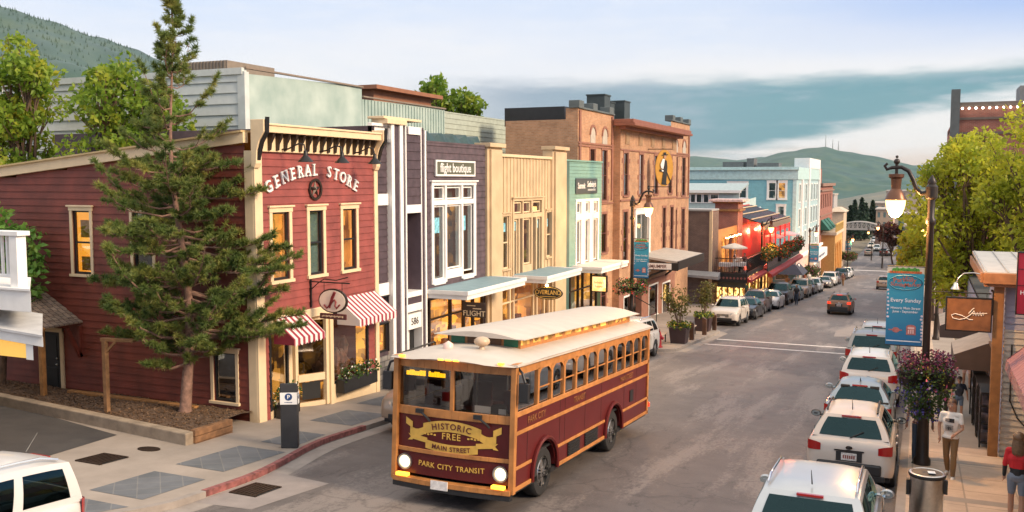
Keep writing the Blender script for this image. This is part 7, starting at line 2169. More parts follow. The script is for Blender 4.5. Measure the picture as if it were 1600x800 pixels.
 mb.disc(M(-.22,.19),.1 * w_,.034 * h,(1,0,0),(0,0,1),.003,14); mb.box(cx - .42 * w_,cx - .05 * w_,yf - .002,yf,z0 + .183 * h,z0 + .197 * h)
 mb.build('printed_badges',mat('print brick',(.42,.14,.12),.6,var=.3,vs=20),t)
 mb = MB(); a = M(.10,.15)
 for k in range(3): mb.box(a[0] + .01 * w_ + k * .06 * w_,a[0] + .045 * w_ + k * .06 * w_,yf - .006,yf - .0031,a[2],a[2] + .05 * h)
 mb.box(a[0],a[0] + .18 * w_,yf - .006,yf - .0031,a[2] + .06 * h,a[2] + .085 * h)
 mb.build('badge_pattern',mat('print blush',(.70,.48,.44),.6),t)
a,b = PY(1387,416,23.4),PY(1442,541,23.4)
banner(a.x,.11,23.4,b.z,a.z,.2,'large blue Sunday market banner hanging above the purple flower basket')
banner(-13.5,-12.72,46.2,PY(1000,434,46.2).z,PY(1000,373,46.2).z,-13.6,'blue market banner on the lamp in front of the brick hotel')
for px0,px1,p0,p1,yb,xp,label in ((1265,1279,381,410,128.5,-13.5,'blue market banner on the lamp in front of the tall blue building'),(1321,1330,375,391,187,-12.6,'blue market banner on the lamp by the ochre arcade')):
 a,b = PY(px0,p0,yb),PY(px1,p1,yb); banner(a.x,b.x,yb,b.z,a.z,xp,label,False)
def basket(x,y,zc,r,h,seed,label,specs):
 t = thing('flower_basket',label,'hanging basket',(x,y,zc),'flower baskets hung on the lamp posts')
 mb = MB()
 for s_ in (-1,1):
  mb.lathe([(.05,-h * .3),(r * .45,-h * .22),(r * .55,0)],(x + s_ * r * .5,y,zc),12); mb.tube([(x,y,zc + h * .1),(x + s_ * r * .5,y,zc + h * .15),(x + s_ * r * .5,y,zc)],.02,5)
 mb.build('basket_frame',DARK,t)
 for nm,blobs,sp in specs: flower_mass(nm,blobs,t,sp,seed,); seed += 1
x,y = .22,23.4
rr = random.Random(8)
ring = lambda zc,r,n,s,ph=0: [((x + r * math.cos(a),y + r * math.sin(a),zc + rr.uniform(-.06,.06)),(s,s,s * .9)) for a in [ph + 2 * math.pi * k / n for k in range(n)]]
basket(x,y,.75,.62,1.5,60,'big basket of purple, blue and pink flowers above the steel litter bin',[
 ('foliage',ring(.75,.38,9,.27) + ring(.35,.38,9,.27) + ring(.0,.30,8,.24) + ring(-.25,.16,5,.18),[(LEAF_B,.07,75)]),
 ('purple_flowers',ring(1.0,.40,10,.24) + [((x - .45,y - .2,.75),.2),((x + .5,y - .2,.85),.2)],[(PURP,.055,95),(LEAF_B,.05,20),(FL('plum petals',(.10,.02,.07)),.055,60)]),
 ('blue_flowers',[((x - .42,y - .22,.40),(.26,.26,.3)),((x - .35,y - .3,.05),(.26,.25,.3)),((x - .2,y - .3,-.22),(.22,.22,.22)),((x + .02,y - .36,.35),(.22,.2,.3)),((x + .15,y - .25,-.2),(.2,.2,.2))],[(BLUEF,.05,85)]),
 ('pink_flowers',[((x + .05,y - .46,.28),(.24,.12,.26)),((x + .42,y - .34,.25),(.2,.16,.3)),((x - .1,y - .48,.62),(.14,.1,.1))],[(PINK,.075,9)]),
 ('yellow_flowers',[((x + .18,y - .42,.72),(.26,.14,.2)),((x + .45,y - .2,.45),(.2,.2,.22)),((x - .05,y - .45,.85),(.2,.1,.1))],[(YELF,.05,16),(leafmat('lime bedding',(.12,.18,.03),(.22,.28,.05),(.32,.36,.08),5),.06,45),(WHF,.045,6)])])
for (bx,by,bz,s_,label,c_) in ((-13.6,46.2,PY(988,448,46.2).z,1.0,'basket of red and green flowers on the lamp before the brick hotel',REDF),(-13.5,128.5,PY(1264,424,128.5).z,1.7,'dark flower basket on the lamp before the tall blue building',PURP),(-12.6,187,PY(1320,400,187).z,1.9,'dark flower basket on the lamp by the ochre arcade',PURP)):
 basket(bx,by,bz,.6 * s_,1.0 * s_,70,label,[('foliage',[((bx + .62 * s_ * math.cos(a),by + .62 * s_ * math.sin(a),bz + .1 * math.sin(3 * a)),(.36 * s_,.36 * s_,.42 * s_)) for a in [k * .9 for k in range(7)]] + [((bx,by,bz),(.5 * s_,.5 * s_,.45 * s_))],[(LEAF_B,.11 * s_,40),(c_,.09 * s_,9),(PINK,.08 * s_,5)])])
# ================================================================== hydrant, bench, bollards, litter bin
def hydrant(x,y):
 z = gz(y) + .13
 t = thing('fire_hydrant','red fire hydrant at the edge of the paved build-out','fire hydrant',(x,y,z)); RH = mat('hydrant red',(.36,.02,.03),.45,var=.15)
 mb = MB(); mb.lathe([(.20,0),(.20,.06),(.15,.07),(.14,.5),(.18,.52),(.18,.58),(.14,.60),(.13,.70),(.09,.79),(.03,.83),(.03,.88),(0,.88)],(x,y,z),16); mb.build('barrel',RH,t,smooth=40)
 for d in ((1,0),(-1,0),(0,-1)):
  mb = MB(); mb.lathe([(.065,.10),(.065,.2),(.08,.2),(.08,.24),(.03,.25),(.0,.27)],(0,0,0),10,'x')
  a = math.atan2(d[1],d[0]); Mx = Matrix.Translation((x,y,z + .45)) @ Matrix.Rotation(a,4,'Z')
  mb.v = [tuple(Mx @ Vector(v)) for v in mb.v]; mb.build('outlet_cap',RH,t,smooth=40)
hydrant(-11.35,43.15)
def bollard(x,y,label):
 z = gz(y) + .13
 mb = MB(); mb.hexa([(x - .11,y - .11,z),(x + .11,y - .11,z),(x + .11,y + .11,z),(x - .11,y + .11,z),(x - .11,y - .11,z + 1.0),(x + .11,y - .11,z + .88),(x + .11,y + .11,z + .88),(x - .11,y + .11,z + 1.0)])
 mb.box(x - .12,x + .12,y - .12,y + .12,z + .7,z + .74)
 setp(mb.build('bollard',mat('brown bollard',(.085,.04,.022),.5,var=.25),loc=(x,y,z),bevel=.015),label,'bollard','brown slant topped bollards at the kerb')
bollard(-10.75,47.6,'slant topped brown bollard beside the planter by the red hydrant'); bollard(-10.75,50.7,'middle of the three slant topped brown bollards'); bollard(-10.85,53.9,'slant topped brown bollard in front of the first parked car')
def bench(x,y,L_,label):
 z = gz(y) + .13; t = thing('bench',label,'bench',(x,y,z),'backless benches on the build-out')
 mb = MB()
 for k in range(4): mb.box(x - .24 + k * .125,x - .13 + k * .125,y - L_ / 2,y + L_ / 2,z + .42,z + .46)
 mb.build('seat',mat('pale bench slats',(.42,.34,.28),.7,var=.15),t)
 for s_ in (-1,1):
  mb = MB(); yy = y + s_ * (L_ / 2 - .2)
  for xx in (x - .2,x + .2): mb.bar((xx,yy,z),(xx,yy,z + .42),.05)
  mb.bar((x - .2,yy,z + .39),(x + .2,yy,z + .39),.05); mb.build('leg',DARK,t)
bench(-11.75,44.6,1.7,'backless slatted bench between the hydrant and the plum planter'); bench(-11.4,49.6,2.0,'backless slatted bench between the two planters')
def litter(x,y):
 z = gz(y) + .13; t = thing('litter_bin','tall brushed steel litter bin at the foot of the big lamp post','litter bin',(x,y,z))
 mb = MB(); mb.lathe([(.27,0),(.28,.03),(.28,.98),(.30,1.0),(.30,1.05),(.27,1.06),(.2,1.0),(.2,.9),(.0,.9)],(x,y,z),28); mb.build('drum',STEEL,t,smooth=35)
 mb = MB(); mb.lathe([(.305,.99),(.312,1.02),(.305,1.05)],(x,y,z),28); mb.box(x - .34,x - .28,y - .05,y + .05,z + .62,z + .9); mb.box(x + .28,x + .34,y - .05,y + .05,z + .7,z + .95); mb.build('rim',BLACKP,t,smooth=40)
 mb = MB(); mb.add([(x + .02,y - .12,z + 1.075),(x + .14,y - .1,z + 1.075),(x + .12,y + .03,z + 1.08),(x + .0,y + .0,z + 1.08),(x + .07,y - .05,z + 1.10)],[(0,1,4),(1,2,4),(2,3,4),(3,0,4),(0,3,2,1)]); setp(mb.build('paper_scrap',WHITE,loc=(x,y,z + 1.06)),'crumpled white paper on the rim of the steel litter bin','litter')
c = PG(1447,740,1.18); litter(c.x + .02,c.y + .1)
# ================================================================== the trolley bus
MAR = mat('maroon coach paint',(.092,.011,.011),.34,var=.08,coat=.12,spec=.3)
OAK = mat('orange oak trim',(.43,.18,.052),.42,var=.22,vs=5)
CREAMR = mat('cream roof paint',(.50,.44,.375),.5,var=.06)
GOLD = mat('gold leaf lettering',(.62,.37,.07),.45,var=.12,vs=8)
RUBBER = mat('tyre rubber',(.018,.018,.019),.7,var=.2)
RIM = mat('alloy wheel',(.42,.41,.40),.3,metal=.9,var=.05)
HEADL = mat('lit headlamp',(1,.95,.8),.3,var=0,emis=(1,.80,.46),es=1.3)
AMB = mat('lit amber lens',(1,.45,.05),.3,var=0,emis=(1,.38,.03),es=2)
REDL = mat('red lens',(.35,.012,.012),.2,var=0,coat=.5)
REDLIT = mat('lit red lens',(.6,.02,.02),.2,var=0,emis=(1,.06,.02),es=.8)
def wheel(root,x,y,r,w_,name='wheel',rimr=.66):
 o = 1 if x > 0 else -1
 mb = MB(); mb.lathe([(r * .62,-w_ / 2),(r * .93,-w_ / 2),(r,-w_ * .36),(r,w_ * .36),(r * .93,w_ / 2),(r * .62,w_ / 2)],(x,y,r),28,'x',False); tw = mb.build(name,RUBBER,root,smooth=40)
 mb = MB(); xo = x + o * (w_ / 2 - .03)
 mb.lathe([(r * .66,-.02),(r * .66,.02),(r * .6,.025),(r * .55,-.04)],(xo,y,r),28,'x',False)
 mb.lathe([(r * .17,-.03),(r * .17,.02),(.0,.03)] if o > 0 else [(.0,-.03),(r * .17,-.02),(r * .17,.03)],(xo,y,r),14,'x')
 for k in range(6):
  a = k * math.pi / 3 + .3; c_,s_ = math.cos(a),math.sin(a)
  for da in (-.13,.13):
   mb.bar((xo,y + r * .12 * math.cos(a + da * 3),r + r * .12 * math.sin(a + da * 3)),(xo - o * .01,y + r * .6 * math.cos(a + da),r + r * .6 * math.sin(a + da)),.045 * r / .34,.03)
 mb.build('rim',RIM,tw,smooth=30)
 mb = MB(); mb.lathe([(r * .6,-.01),(r * .6,.0)],(x + o * (w_ / 2 - .10),y,r),20,'x'); mb.build('brake_disc',BLACKP,tw)
def trolley():
 t = thing('trolley_bus','maroon and oak old style trolley bus with cream clerestory roof driving up the street','bus',(0,0,0))
 yF,yR,hw = 4.6,-4.6,1.25
 ax = (3.05,-1.5); ra = .62
 bow = lambda x: .10 * (1 - (x / hw) ** 2)
 def arch(y):
  z = .44
  for a in ax:
   d = abs(y - a)
   if d < ra: z = max(z,.52 + math.sqrt(ra * ra - d * d) * .97)
  return z
 ys = [yR + (yF - yR) * k / 120 for k in range(121)]
 mb = MB()
 for s in (-1,1):
  for a,b in zip(ys[:-1],ys[1:]): mb.quad((s * hw,a,arch(a)),(s * hw,b,arch(b)),(s * hw,b,1.88),(s * hw,a,1.88))
  for a_ in ax:       # flared arch with a moulding
   pts = [(s * (hw + .035),a_ + (ra + .06) * math.cos(th),.52 + (ra + .05) * math.sin(th)) for th in [math.pi * (k / 16) for k in range(17)]]
   mb.tube([(pts[0][0],pts[0][1],.45)] + pts + [(pts[-1][0],pts[-1][1],.45)],.045,6)
   for k in range(16):
    th0,th1 = math.pi * k / 16,math.pi * (k + 1) / 16
    mb.quad((s * hw,a_ + ra * math.cos(th0),.52 + ra * math.sin(th0)),(s * hw,a_ + ra * math.cos(th1),.52 + ra * math.sin(th1)),(s * (hw - .45),a_ + ra * math.cos(th1),.52 + ra * math.sin(th1)),(s * (hw - .45),a_ + ra * math.cos(th0),.52 + ra * math.sin(th0)))
 xs = [-hw + 2 * hw * k / 16 for k in range(17)]
 for a,b in zip(xs[:-1],xs[1:]):
  for z0,z1 in ((.56,1.72),): mb.quad((a,yF + bow(a),z0),(b,yF + bow(b),z0),(b,yF + bow(b),z1),(a,yF + bow(a),z1))
 mb.quad((-hw,yR,.44),(hw,yR,.44),(hw,yR,1.88),(-hw,yR,1.88))
 body_ = mb.build('body',MAR,t,smooth=40)
 mb = MB(); mb.box(-hw + .02,hw - .02,yR + .02,yF - .02,.38,.48); mb.box(-hw + .5,hw - .5,yR + .05,yF - .1,.2,.38); mb.build('underbody',BLACKP,t)
 # oak mouldings
 mb = MB()
 for s in (-1,1):
  x0,x1 = (hw,hw + .035) if s > 0 else (-hw - .035,-hw)
  for z0,z1 in ((1.83,1.93),(1.49,1.56)): mb.box(x0,x1,yR,yF,z0,z1)
  for z0,z1 in ((.84,.90),(.44,.52)):
   segs = [(yR,ax[1] - ra - .1),(ax[1] + ra + .1,ax[0] - ra - .1),(ax[0] + ra + .1,yF)]
   for a,b in segs: mb.box(x0,x1,a,b,z0,z1)
  mb.box(x0 - .02 * (s < 0) - .05 * (s > 0),x1 + .05 * (s < 0) + .02 * (s > 0),yF - .02,yF + .1,.42,2.84)
  mb.box(x0,x1,yR - .03,yR + .08,.42,2.84)
 for a,b in zip(xs[:-1],xs[1:]):
  for z0,z1,o in ((1.70,1.86,.03),(.98,1.06,.03),(.40,.50,.14),(2.62,2.82,.02)):
   mb.hexa([(a,yF + bow(a) - .04,z0),(b,yF + bow(b) - .04,z0),(b,yF + bow(b) + o,z0),(a,yF + bow(a) + o,z0),(a,yF + bow(a) - .04,z1),(b,yF + bow(b) - .04,z1),(b,yF + bow(b) + o,z1),(a,yF + bow(a) + o,z1)])
 mb.box(-hw,hw,yR - .03,yR,1.83,1.93); mb.box(-hw,hw,yR - .03,yR,2.6,2.84)
 mb.box(-.04,.04,yF + bow(0) - .03,yF + bow(0) + .03,1.86,2.62)
 mb.build('oak_trim',OAK,t,bevel=.008)
 mb = MB()
 for a,b in zip(xs[:-1],xs[1:]): mb.hexa([(a,yF + bow(a),.30),(b,yF + bow(b),.30),(b,yF + bow(b) + .12,.30),(a,yF + bow(a) + .12,.30),(a,yF + bow(a),.40),(b,yF + bow(b),.40),(b,yF + bow(b) + .12,.40),(a,yF + bow(a) + .12,.40)])
 mb.build('bumper',BLACKP,t)
 # windows down both sides: a big cab window then eleven round-shouldered ones
 edges = [yF - .06,yF - 1.12] + [yF - 1.12 - (yF - 1.12 - yR - .06) * (k + 1) / 11 for k in range(11)]
 mb = MB()
 for s in (-1,1):
  x0,x1 = (hw - .05,hw + .02) if s > 0 else (-hw - .02,-hw + .05)
  mb.box(x0,x1,yR,yF,2.62,2.84)
  for e in edges: mb.box(x0,x1,e - .045,e + .045,1.9,2.64)
  for e0,e1 in zip(edges[1:-1],edges[2:]):        # round shoulders
   a,b = e1 + .045,e0 - .045; w_ = (b - a)
   n = 8
   for k in range(n):
    u0,u1 = k / n,(k + 1) / n
    f = lambda u: 2.50 + .13 * (1 - abs(2 * u - 1) ** 3.0)
    xx = hw + .012 if s > 0 else -hw - .012
    mb.quad((xx,a + w_ * u0,f(u0)),(xx,a + w_ * u1,f(u1)),(xx,a + w_ * u1,2.66),(xx,a + w_ * u0,2.66))
 mb.build('window_posts',OAK,t)
 BG = glass('coach glass',(.38,.35,.33),.12)
 for s in (-1,1):
  for e0,e1 in zip(edges[:-1],edges[1:]):
   mb = MB(); mb.quad((s * (hw - .02),e1 + .04,1.9),(s * (hw - .02),e0 - .04,1.9),(s * (hw - .02),e0 - .04,2.64),(s * (hw - .02),e1 + .04,2.64)); pn = mb.build('side_window',BG,t)
   if e0 != edges[0]:
    mb = MB(); mb.box(s * (hw - .03) - .012,s * (hw - .03) + .012,e1 + .04,e0 - .04,2.22,2.25); mb.build('window_bar',OAK,pn)
 for x0,x1 in ((-hw + .06,-.04),(.04,hw - .06)):
  mb = MB(); n = 6
  for k in range(n):
   a,b = x0 + (x1 - x0) * k / n,x0 + (x1 - x0) * (k + 1) / n
   mb.quad((a,yF + bow(a) - .01,1.86),(b,yF + bow(b) - .01,1.86),(b,yF + bow(b) - .01,2.62),(a,yF + bow(a) - .01,2.62))
  mb.build('windscreen',glass('windscreen glass',(.58,.55,.51),.07),t,smooth=60)
 mb = MB(); mb.box(-hw + .15,hw - .15,yR - .012,yR - .004,1.95,2.58); mb.build('rear_window',glass('coach glass'),t)
 # cabin
 mb = MB(); mb.box(-hw + .03,hw - .03,yR + .05,yF - .05,.95,1.0); mb.build('floor',BLACKP,t)
 mb = MB(); mb.box(-hw + .05,hw - .05,yF - .55,yF - .05,1.0,1.78); mb.tube([(-.6,yF - .65,1.75),(-.6,yF - .62,1.8)],.22,16)
 mb.build('dashboard',mat('dark dash',(.03,.025,.022),.6),t)
 SEAT = mat('burgundy seat',(.11,.03,.028),.7)
 for k in range(7):
  for x in (-.8,.8):
   y = 2.0 - k * .92; mb = MB(); mb.box(x - .38,x + .38,y - .08,y,1.0,2.02); mb.box(x - .38,x + .38,y,y + .4,1.35,1.45); mb.build('seat',SEAT,t,bevel=.03)
 mb = MB(); mb.box(-.95,-.45,3.25,3.35,1.2,2.1); mb.build('driver_seat',SEAT,t,bevel=.03)
 for k in range(4):
  mb = MB(); mb.ball((-.5 + (k % 2),2.2 - k * 1.7,2.62),.05,8,6); mb.build('ceiling_lamp',LAMPW,t)
 mb = MB()
 for k in range(2): mb.tube([(-.35 + .7 * k,2.9,1.0),(-.35 + .7 * k,2.9,2.7)],.02,6)
 mb.tube([(-.35,2.9,2.0),(-.35,-3.5,2.55)],.015,5); mb.build('grab_pole',STEEL,t)
 # roof and clerestory
 mb = MB(); n = 14; sec = []
 for k in range(n + 1):
  u = -1 + 2 * k / n; sec.append((u * (hw + .10),2.84 + .17 * (1 - abs(u) ** 2.4)))
 yo = [yR - .12,yR - .05] + [yR + .4,yF - 1.0,yF - .3,yF + .10,yF + .24]
 dz = [-.08,0,0,0,-.02,-.07,-.16]
 vs = [(x * (1 if 0 < j < len(yo) - 1 else .97),y + (.10 * (1 - (x / hw) ** 2) if y > yF - .2 else 0),max(2.80,z + d)) for j,(y,d) in enumerate(zip(yo,dz)) for x,z in sec]
 mb.add(vs,[(j * (n + 1) + k,j * (n + 1) + k + 1,(j + 1) * (n + 1) + k + 1,(j + 1) * (n + 1) + k) for j in range(len(yo) - 1) for k in range(n)])
 mb.box(-hw - .09,hw + .09,yR - .1,yF + .12,2.79,2.83)
 rf = mb.build('roof',CREAMR,t,smooth=50)
 cw,cf,cr = .80,yF - 1.25,yR + .35
 mb = MB(); mb.box(-cw,cw,cr,cf,2.90,3.20); cl = mb.build('clerestory',OAK,t)
 mb = MB()
 for s in (-1,1):
  for k in range(12):
   y = cr + .25 + k * (cf - cr - .5) / 11.3; mb.box(s * (cw + .004) - .006,s * (cw + .004) + .006,y,y + .42,3.03,3.15)
 mb.build('amber_lights',glow('amber leaded glass',(.18,.09,.02),(.85,.45,.10),.45,3),cl)
 mb = MB(); mb.box(-cw + .05,-cw + .36,cf,cf + .012,2.99,3.16); mb.box(cw - .36,cw - .05,cf,cf + .012,2.99,3.16); mb.build('green_panel',mat('coach green',(.01,.14,.07),.4),cl)
 mb = MB(); mb.box(-cw + .42,cw - .42,cf,cf + .012,3.01,3.15); mb.build('front_panel',mat('dark oak panel',(.14,.07,.03),.5),cl)
 mb = MB(); sec = [(u * (cw + .20),3.19 + .15 * (1 - abs(u) ** 2.2)) for u in [-1 + 2 * k / 12 for k in range(13)]]
 yo = [cr - .25,cr - .1,cf + .05,cf + .22,cf + .30]; fz = [-.05,0,0,-.02,-.06]
 vs = [(x,y,max(3.185,z + d)) for y,d in zip(yo,fz) for x,z in sec]; m_ = len(vs)
 vs += [(x,y,3.17) for x,y,z in vs]
 fs = [(j * 13 + k,j * 13 + k + 1,(j + 1) * 13 + k + 1,(j + 1) * 13 + k) for j in range(4) for k in range(12)]
 fs += [tuple(m_ + i for i in f) for f in fs]
 rim_ = [k for k in range(13)] + [j * 13 + 12 for j in range(1,5)] + [4 * 13 + k for k in range(11,-1,-1)] + [j * 13 for j in range(3,0,-1)]
 fs += [(a,b,m_ + b,m_ + a) for a,b in zip(rim_,rim_[1:] + rim_[:1])]
 mb.add(vs,fs); mb.build('clerestory_roof',CREAMR,t,smooth=40)
 mb = MB(); mb.lathe([(.07,0),(.05,.05),(.03,.10)],(-.28,yF - .55,2.98),10); mb.ball((-.28,yF - .55,3.14),(.16,.16,.10),12,8); mb.build('bell',mat('tan bell',(.50,.36,.24),.4),t,smooth=60)
 mb = MB(); mb.lathe([(.03,0),(.10,.02),(.10,.12),(.0,.18)],(.35,yF - .35,2.95),10); mb.build('beacon',mat('blush lens',(.75,.50,.42),.3),t,smooth=60)
 mb = MB()
 for x in (-1.05,-.16,0.0,.16,1.05): mb.box(x - .055,x + .055,yF + .16 + bow(x),yF + .23 + bow(x),2.83,2.865)
 mb.build('marker_lamps',AMB,t)
 # front dress
 front = lambda x,z,d=.012: (x,yF + bow(x) + d,z)
 def ribbon(mb,pts,hgt,d=.012):
  for (x0,z0),(x1,z1) in zip(pts[:-1],pts[1:]):
   mb.quad(front(x0,z0 - hgt / 2,d),front(x1,z1 - hgt / 2,d),front(x1,z1 + hgt / 2,d),front(x0,z0 + hgt / 2,d))
 mb = MB()
 cv = lambda n,x0,x1,f: [(x0 + (x1 - x0) * k / n,f(x0 + (x1 - x0) * k / n)) for k in range(n + 1)]
 ribbon(mb,cv(14,-.62,.62,lambda x: 1.555 - .10 * x * x / .38),.21)
 ribbon(mb,cv(5,.60,.92,lambda x: 1.42 - .06 * math.sin((x - .6) * 9)),.15,.016); ribbon(mb,cv(5,-.92,-.60,lambda x: 1.42 + .06 * math.sin((x + .6) * 9)),.15,.016)
 ribbon(mb,cv(3,.86,1.02,lambda x: 1.50 + .5 * (x - .86)),.13,.02); ribbon(mb,cv(3,-1.02,-.86,lambda x: 1.50 - .5 * (x + .86)),.13,.02)
 ribbon(mb,cv(12,-.56,.56,lambda x: 1.175 - .05 * (1 - (x / .56) ** 2)),.165)
 ribbon(mb,cv(4,.52,.86,lambda x: 1.24 + .12 * (x - .52)),.10,.016); ribbon(mb,cv(4,-.86,-.52,lambda x: 1.24 - .12 * (x + .52)),.10,.016)
 for s in (-1,1):
  mb.add([front(s * .86,1.31,.016),front(s * .96,1.33,.016),front(s * .90,1.27,.016),front(s * .97,1.20,.016),front(s * .86,1.21,.016)],[(0,1,2,3,4)])
 mb.build('gold_ribbon',GOLD,t,recalc=False)
 def fword(mb,word,size,zf,sp,bold=.015,d=.02):
  n = len(word); wd = [max(.35,(max(v[0] for v in text_mesh(c,0,'LEFT')[0]) if c != ' ' else .3)) + sp for c in word]
  tot = sum(wd) * size; x = tot / 2
  for c,w_ in zip(word,wd):
   xc = x - w_ * size / 2; x -= w_ * size
   if c == ' ': continue
   sl = (zf(xc - .01) - zf(xc + .01)) / .02
   U = Vector((-1,0,sl)).normalized(); V = Vector((sl,0,1)).normalized()
   mb.text(c,size,front(xc,zf(xc),d),U,V,.004,bold)
 mb = MB(); fword(mb,'HISTORIC',.165,lambda x: 1.555 - .10 * x * x / .38,.10); fword(mb,'MAIN STREET',.125,lambda x: 1.175 - .05 * (1 - (x / .56) ** 2),.06); mb.build('ribbon_lettering',mat('maroon lettering',(.10,.015,.015),.5),t)
 mb = MB(); fword(mb,'FREE',.17,lambda x: 1.365 + .0 * x,.12,d=.014)
 for s in (-1,1):
  for k in range(4): mb.box(s * (.36 + .07 * k) - .022,s * (.36 + .07 * k) + .022,yF + bow(.4) + .008,yF + bow(.4) + .016,1.345 + .01 * (k % 2),1.375 + .01 * (k % 2))
 fword(mb,'PARK CITY TRANSIT',.138,lambda x: .80 - .03 * (1 - (x / .8) ** 2),.06,d=.014); mb.build('gold_lettering',GOLD,t)
 mb = MB()
 for y,w_ in ((3.5,'PARK CITY'),(1.0,'TRANSIT'),(-2.6,'MAIN STREET')):
  mb.text(w_,.19,(-hw - .006,y,1.69),(0,-1,0),(0,0,1),.004,.006)
 mb.build('side_lettering',mat('faded gold',(.26,.10,.035),.5),t)
 for s in (-1,1):
  mb = MB(); mb.lathe([(.0,.05),(.10,.045),(.125,.0)],(s * 1.02,yF + bow(1.0) + .0,.77),18,'y'); hl_ = mb.build('headlight',HEADL,t,smooth=50)
  mb = MB(); mb.lathe([(.125,.0),(.125,.045),(.155,.045),(.16,.0)],(s * 1.02,yF + bow(1.0),.77),20,'y',False); mb.build('chrome_ring',STEEL,hl_,smooth=40)
  mb = MB(); mb.box(s * 1.02 - .13,s * 1.02 + .13,yF + bow(1.0) + .05,yF + bow(1.0) + .16,.51,.575); mb.build('turn_signal',AMB,t,bevel=.01)
  mb = MB(); mb.tube([front(s * .62 + .1,1.82,.05),front(s * .62 - .12,1.70,.10),front(s * .62 - .18,1.62,.06)],.022,6); mb.box(s * .62 - .02,s * .62 + .14,yF + bow(.6) + .03,yF + bow(.6) + .09,1.76,1.84); mb.build('wiper',BLACKP,t)
 mb = MB(); mb.box(-.02,.34,yF + .24,yF + .26,.36,.53); mb.build('license_plate',mat('plate white',(.70,.66,.62),.5,var=.2,vs=12),t)
 LED = mat('lit amber display',(1,.6,.02),.5,var=0,emis=(1,.50,.01),es=1.6)
 mb = MB(); rr = random.Random(2)
 x = 1.08
 while x > .25:
  w_ = rr.uniform(.03,.06)
  if not .62 < x < .70:
   mb.box(x - w_,x,yF + bow(.7) - .10,yF + bow(.7) - .085,2.45,2.53 + rr.choice((0,.02)))
  x -= w_ + .012
 mb.build('destination_display',LED,t)
 mb = MB(); mb.box(.2,1.14,yF + bow(.7) - .16,yF + bow(.7) - .11,2.40,2.60); mb.build('display_box',BLACKP,t)
 mb = MB(); mb.box(-.75,-.42,yF - .02,yF - .01,1.86,1.99); mb.box(-1.05,-.9,yF - .06,yF - .05,1.86,1.96); mb.build('dash_notice',WHITE,t)
 for s in (-1,1):
  mb = MB(); mb.tube([(s * hw,yF - .1,2.75),(s * (hw + .16),yF + .05,2.68),(s * (hw + .22),yF + .05,2.5)],.03,6); mb.box(s * (hw + .20) - .10,s * (hw + .20) + .10,yF + .0,yF + .09,2.14,2.50); mb.build('mirror',BLACKP,t,bevel=.03)
 mb = MB()
 for y0,y1,z0,z1 in ((.95,1.7,.52,.82),(-.3,.6,.52,.82)):
  mb.box(-hw - .02,-hw - .004,y0,y1,z0,z1)
  for k in range(5): mb.box(-hw - .035,-hw - .02,y0 + .03,y1 - .03,z0 + .03 + k * .055,z0 + .055 + k * .055)
 mb.box(-hw - .02,-hw - .004,-3.2,-2.9,1.0,1.3)
 explode(mb.build('vent_grille',BLACKP,t)) if 0 else mb.build('vent_grille',BLACKP,t)
 mb = MB()
 for y in (3.95,2.2,1.9,.6,-.55,-2.4,-3.5):
  for z0,z1 in ((.91,1.48),(1.57,1.82)): mb.box(-hw - .004,-hw - .001,y - .006,y + .006,z0,z1)
 mb.build('panel_seams',BLACKP,t)
 for s in (-1,1):
  mb = MB(); mb.box(s * 1.0 - .08,s * 1.0 + .08,yR - .05,yR - .0,.95,1.2); mb.build('tail_light',REDLIT,t)
  mb = MB(); mb.box(s * (hw + .02) - .05,s * (hw + .02) + .05,yR - .08,yR - .02,.62,.74); mb.build('side_reflector',REDLIT,t)
 mb = MB(); mb.tube([(-1.0,yR + .2,.36),(-1.0,yR - .15,.36)],.05,10); mb.build('exhaust',BRONZE,t)
 for x in (-1.08,1.08):
  for y in ax: wheel(t,x,y,.50,.30)
 for x in (-.75,.75): wheel(t,x,ax[1],.50,.28)
 t.location = (-8.03,19.95,gz(19.95) + .004); t.rotation_euler = (TILT,0,math.pi)
 return t
trolley()
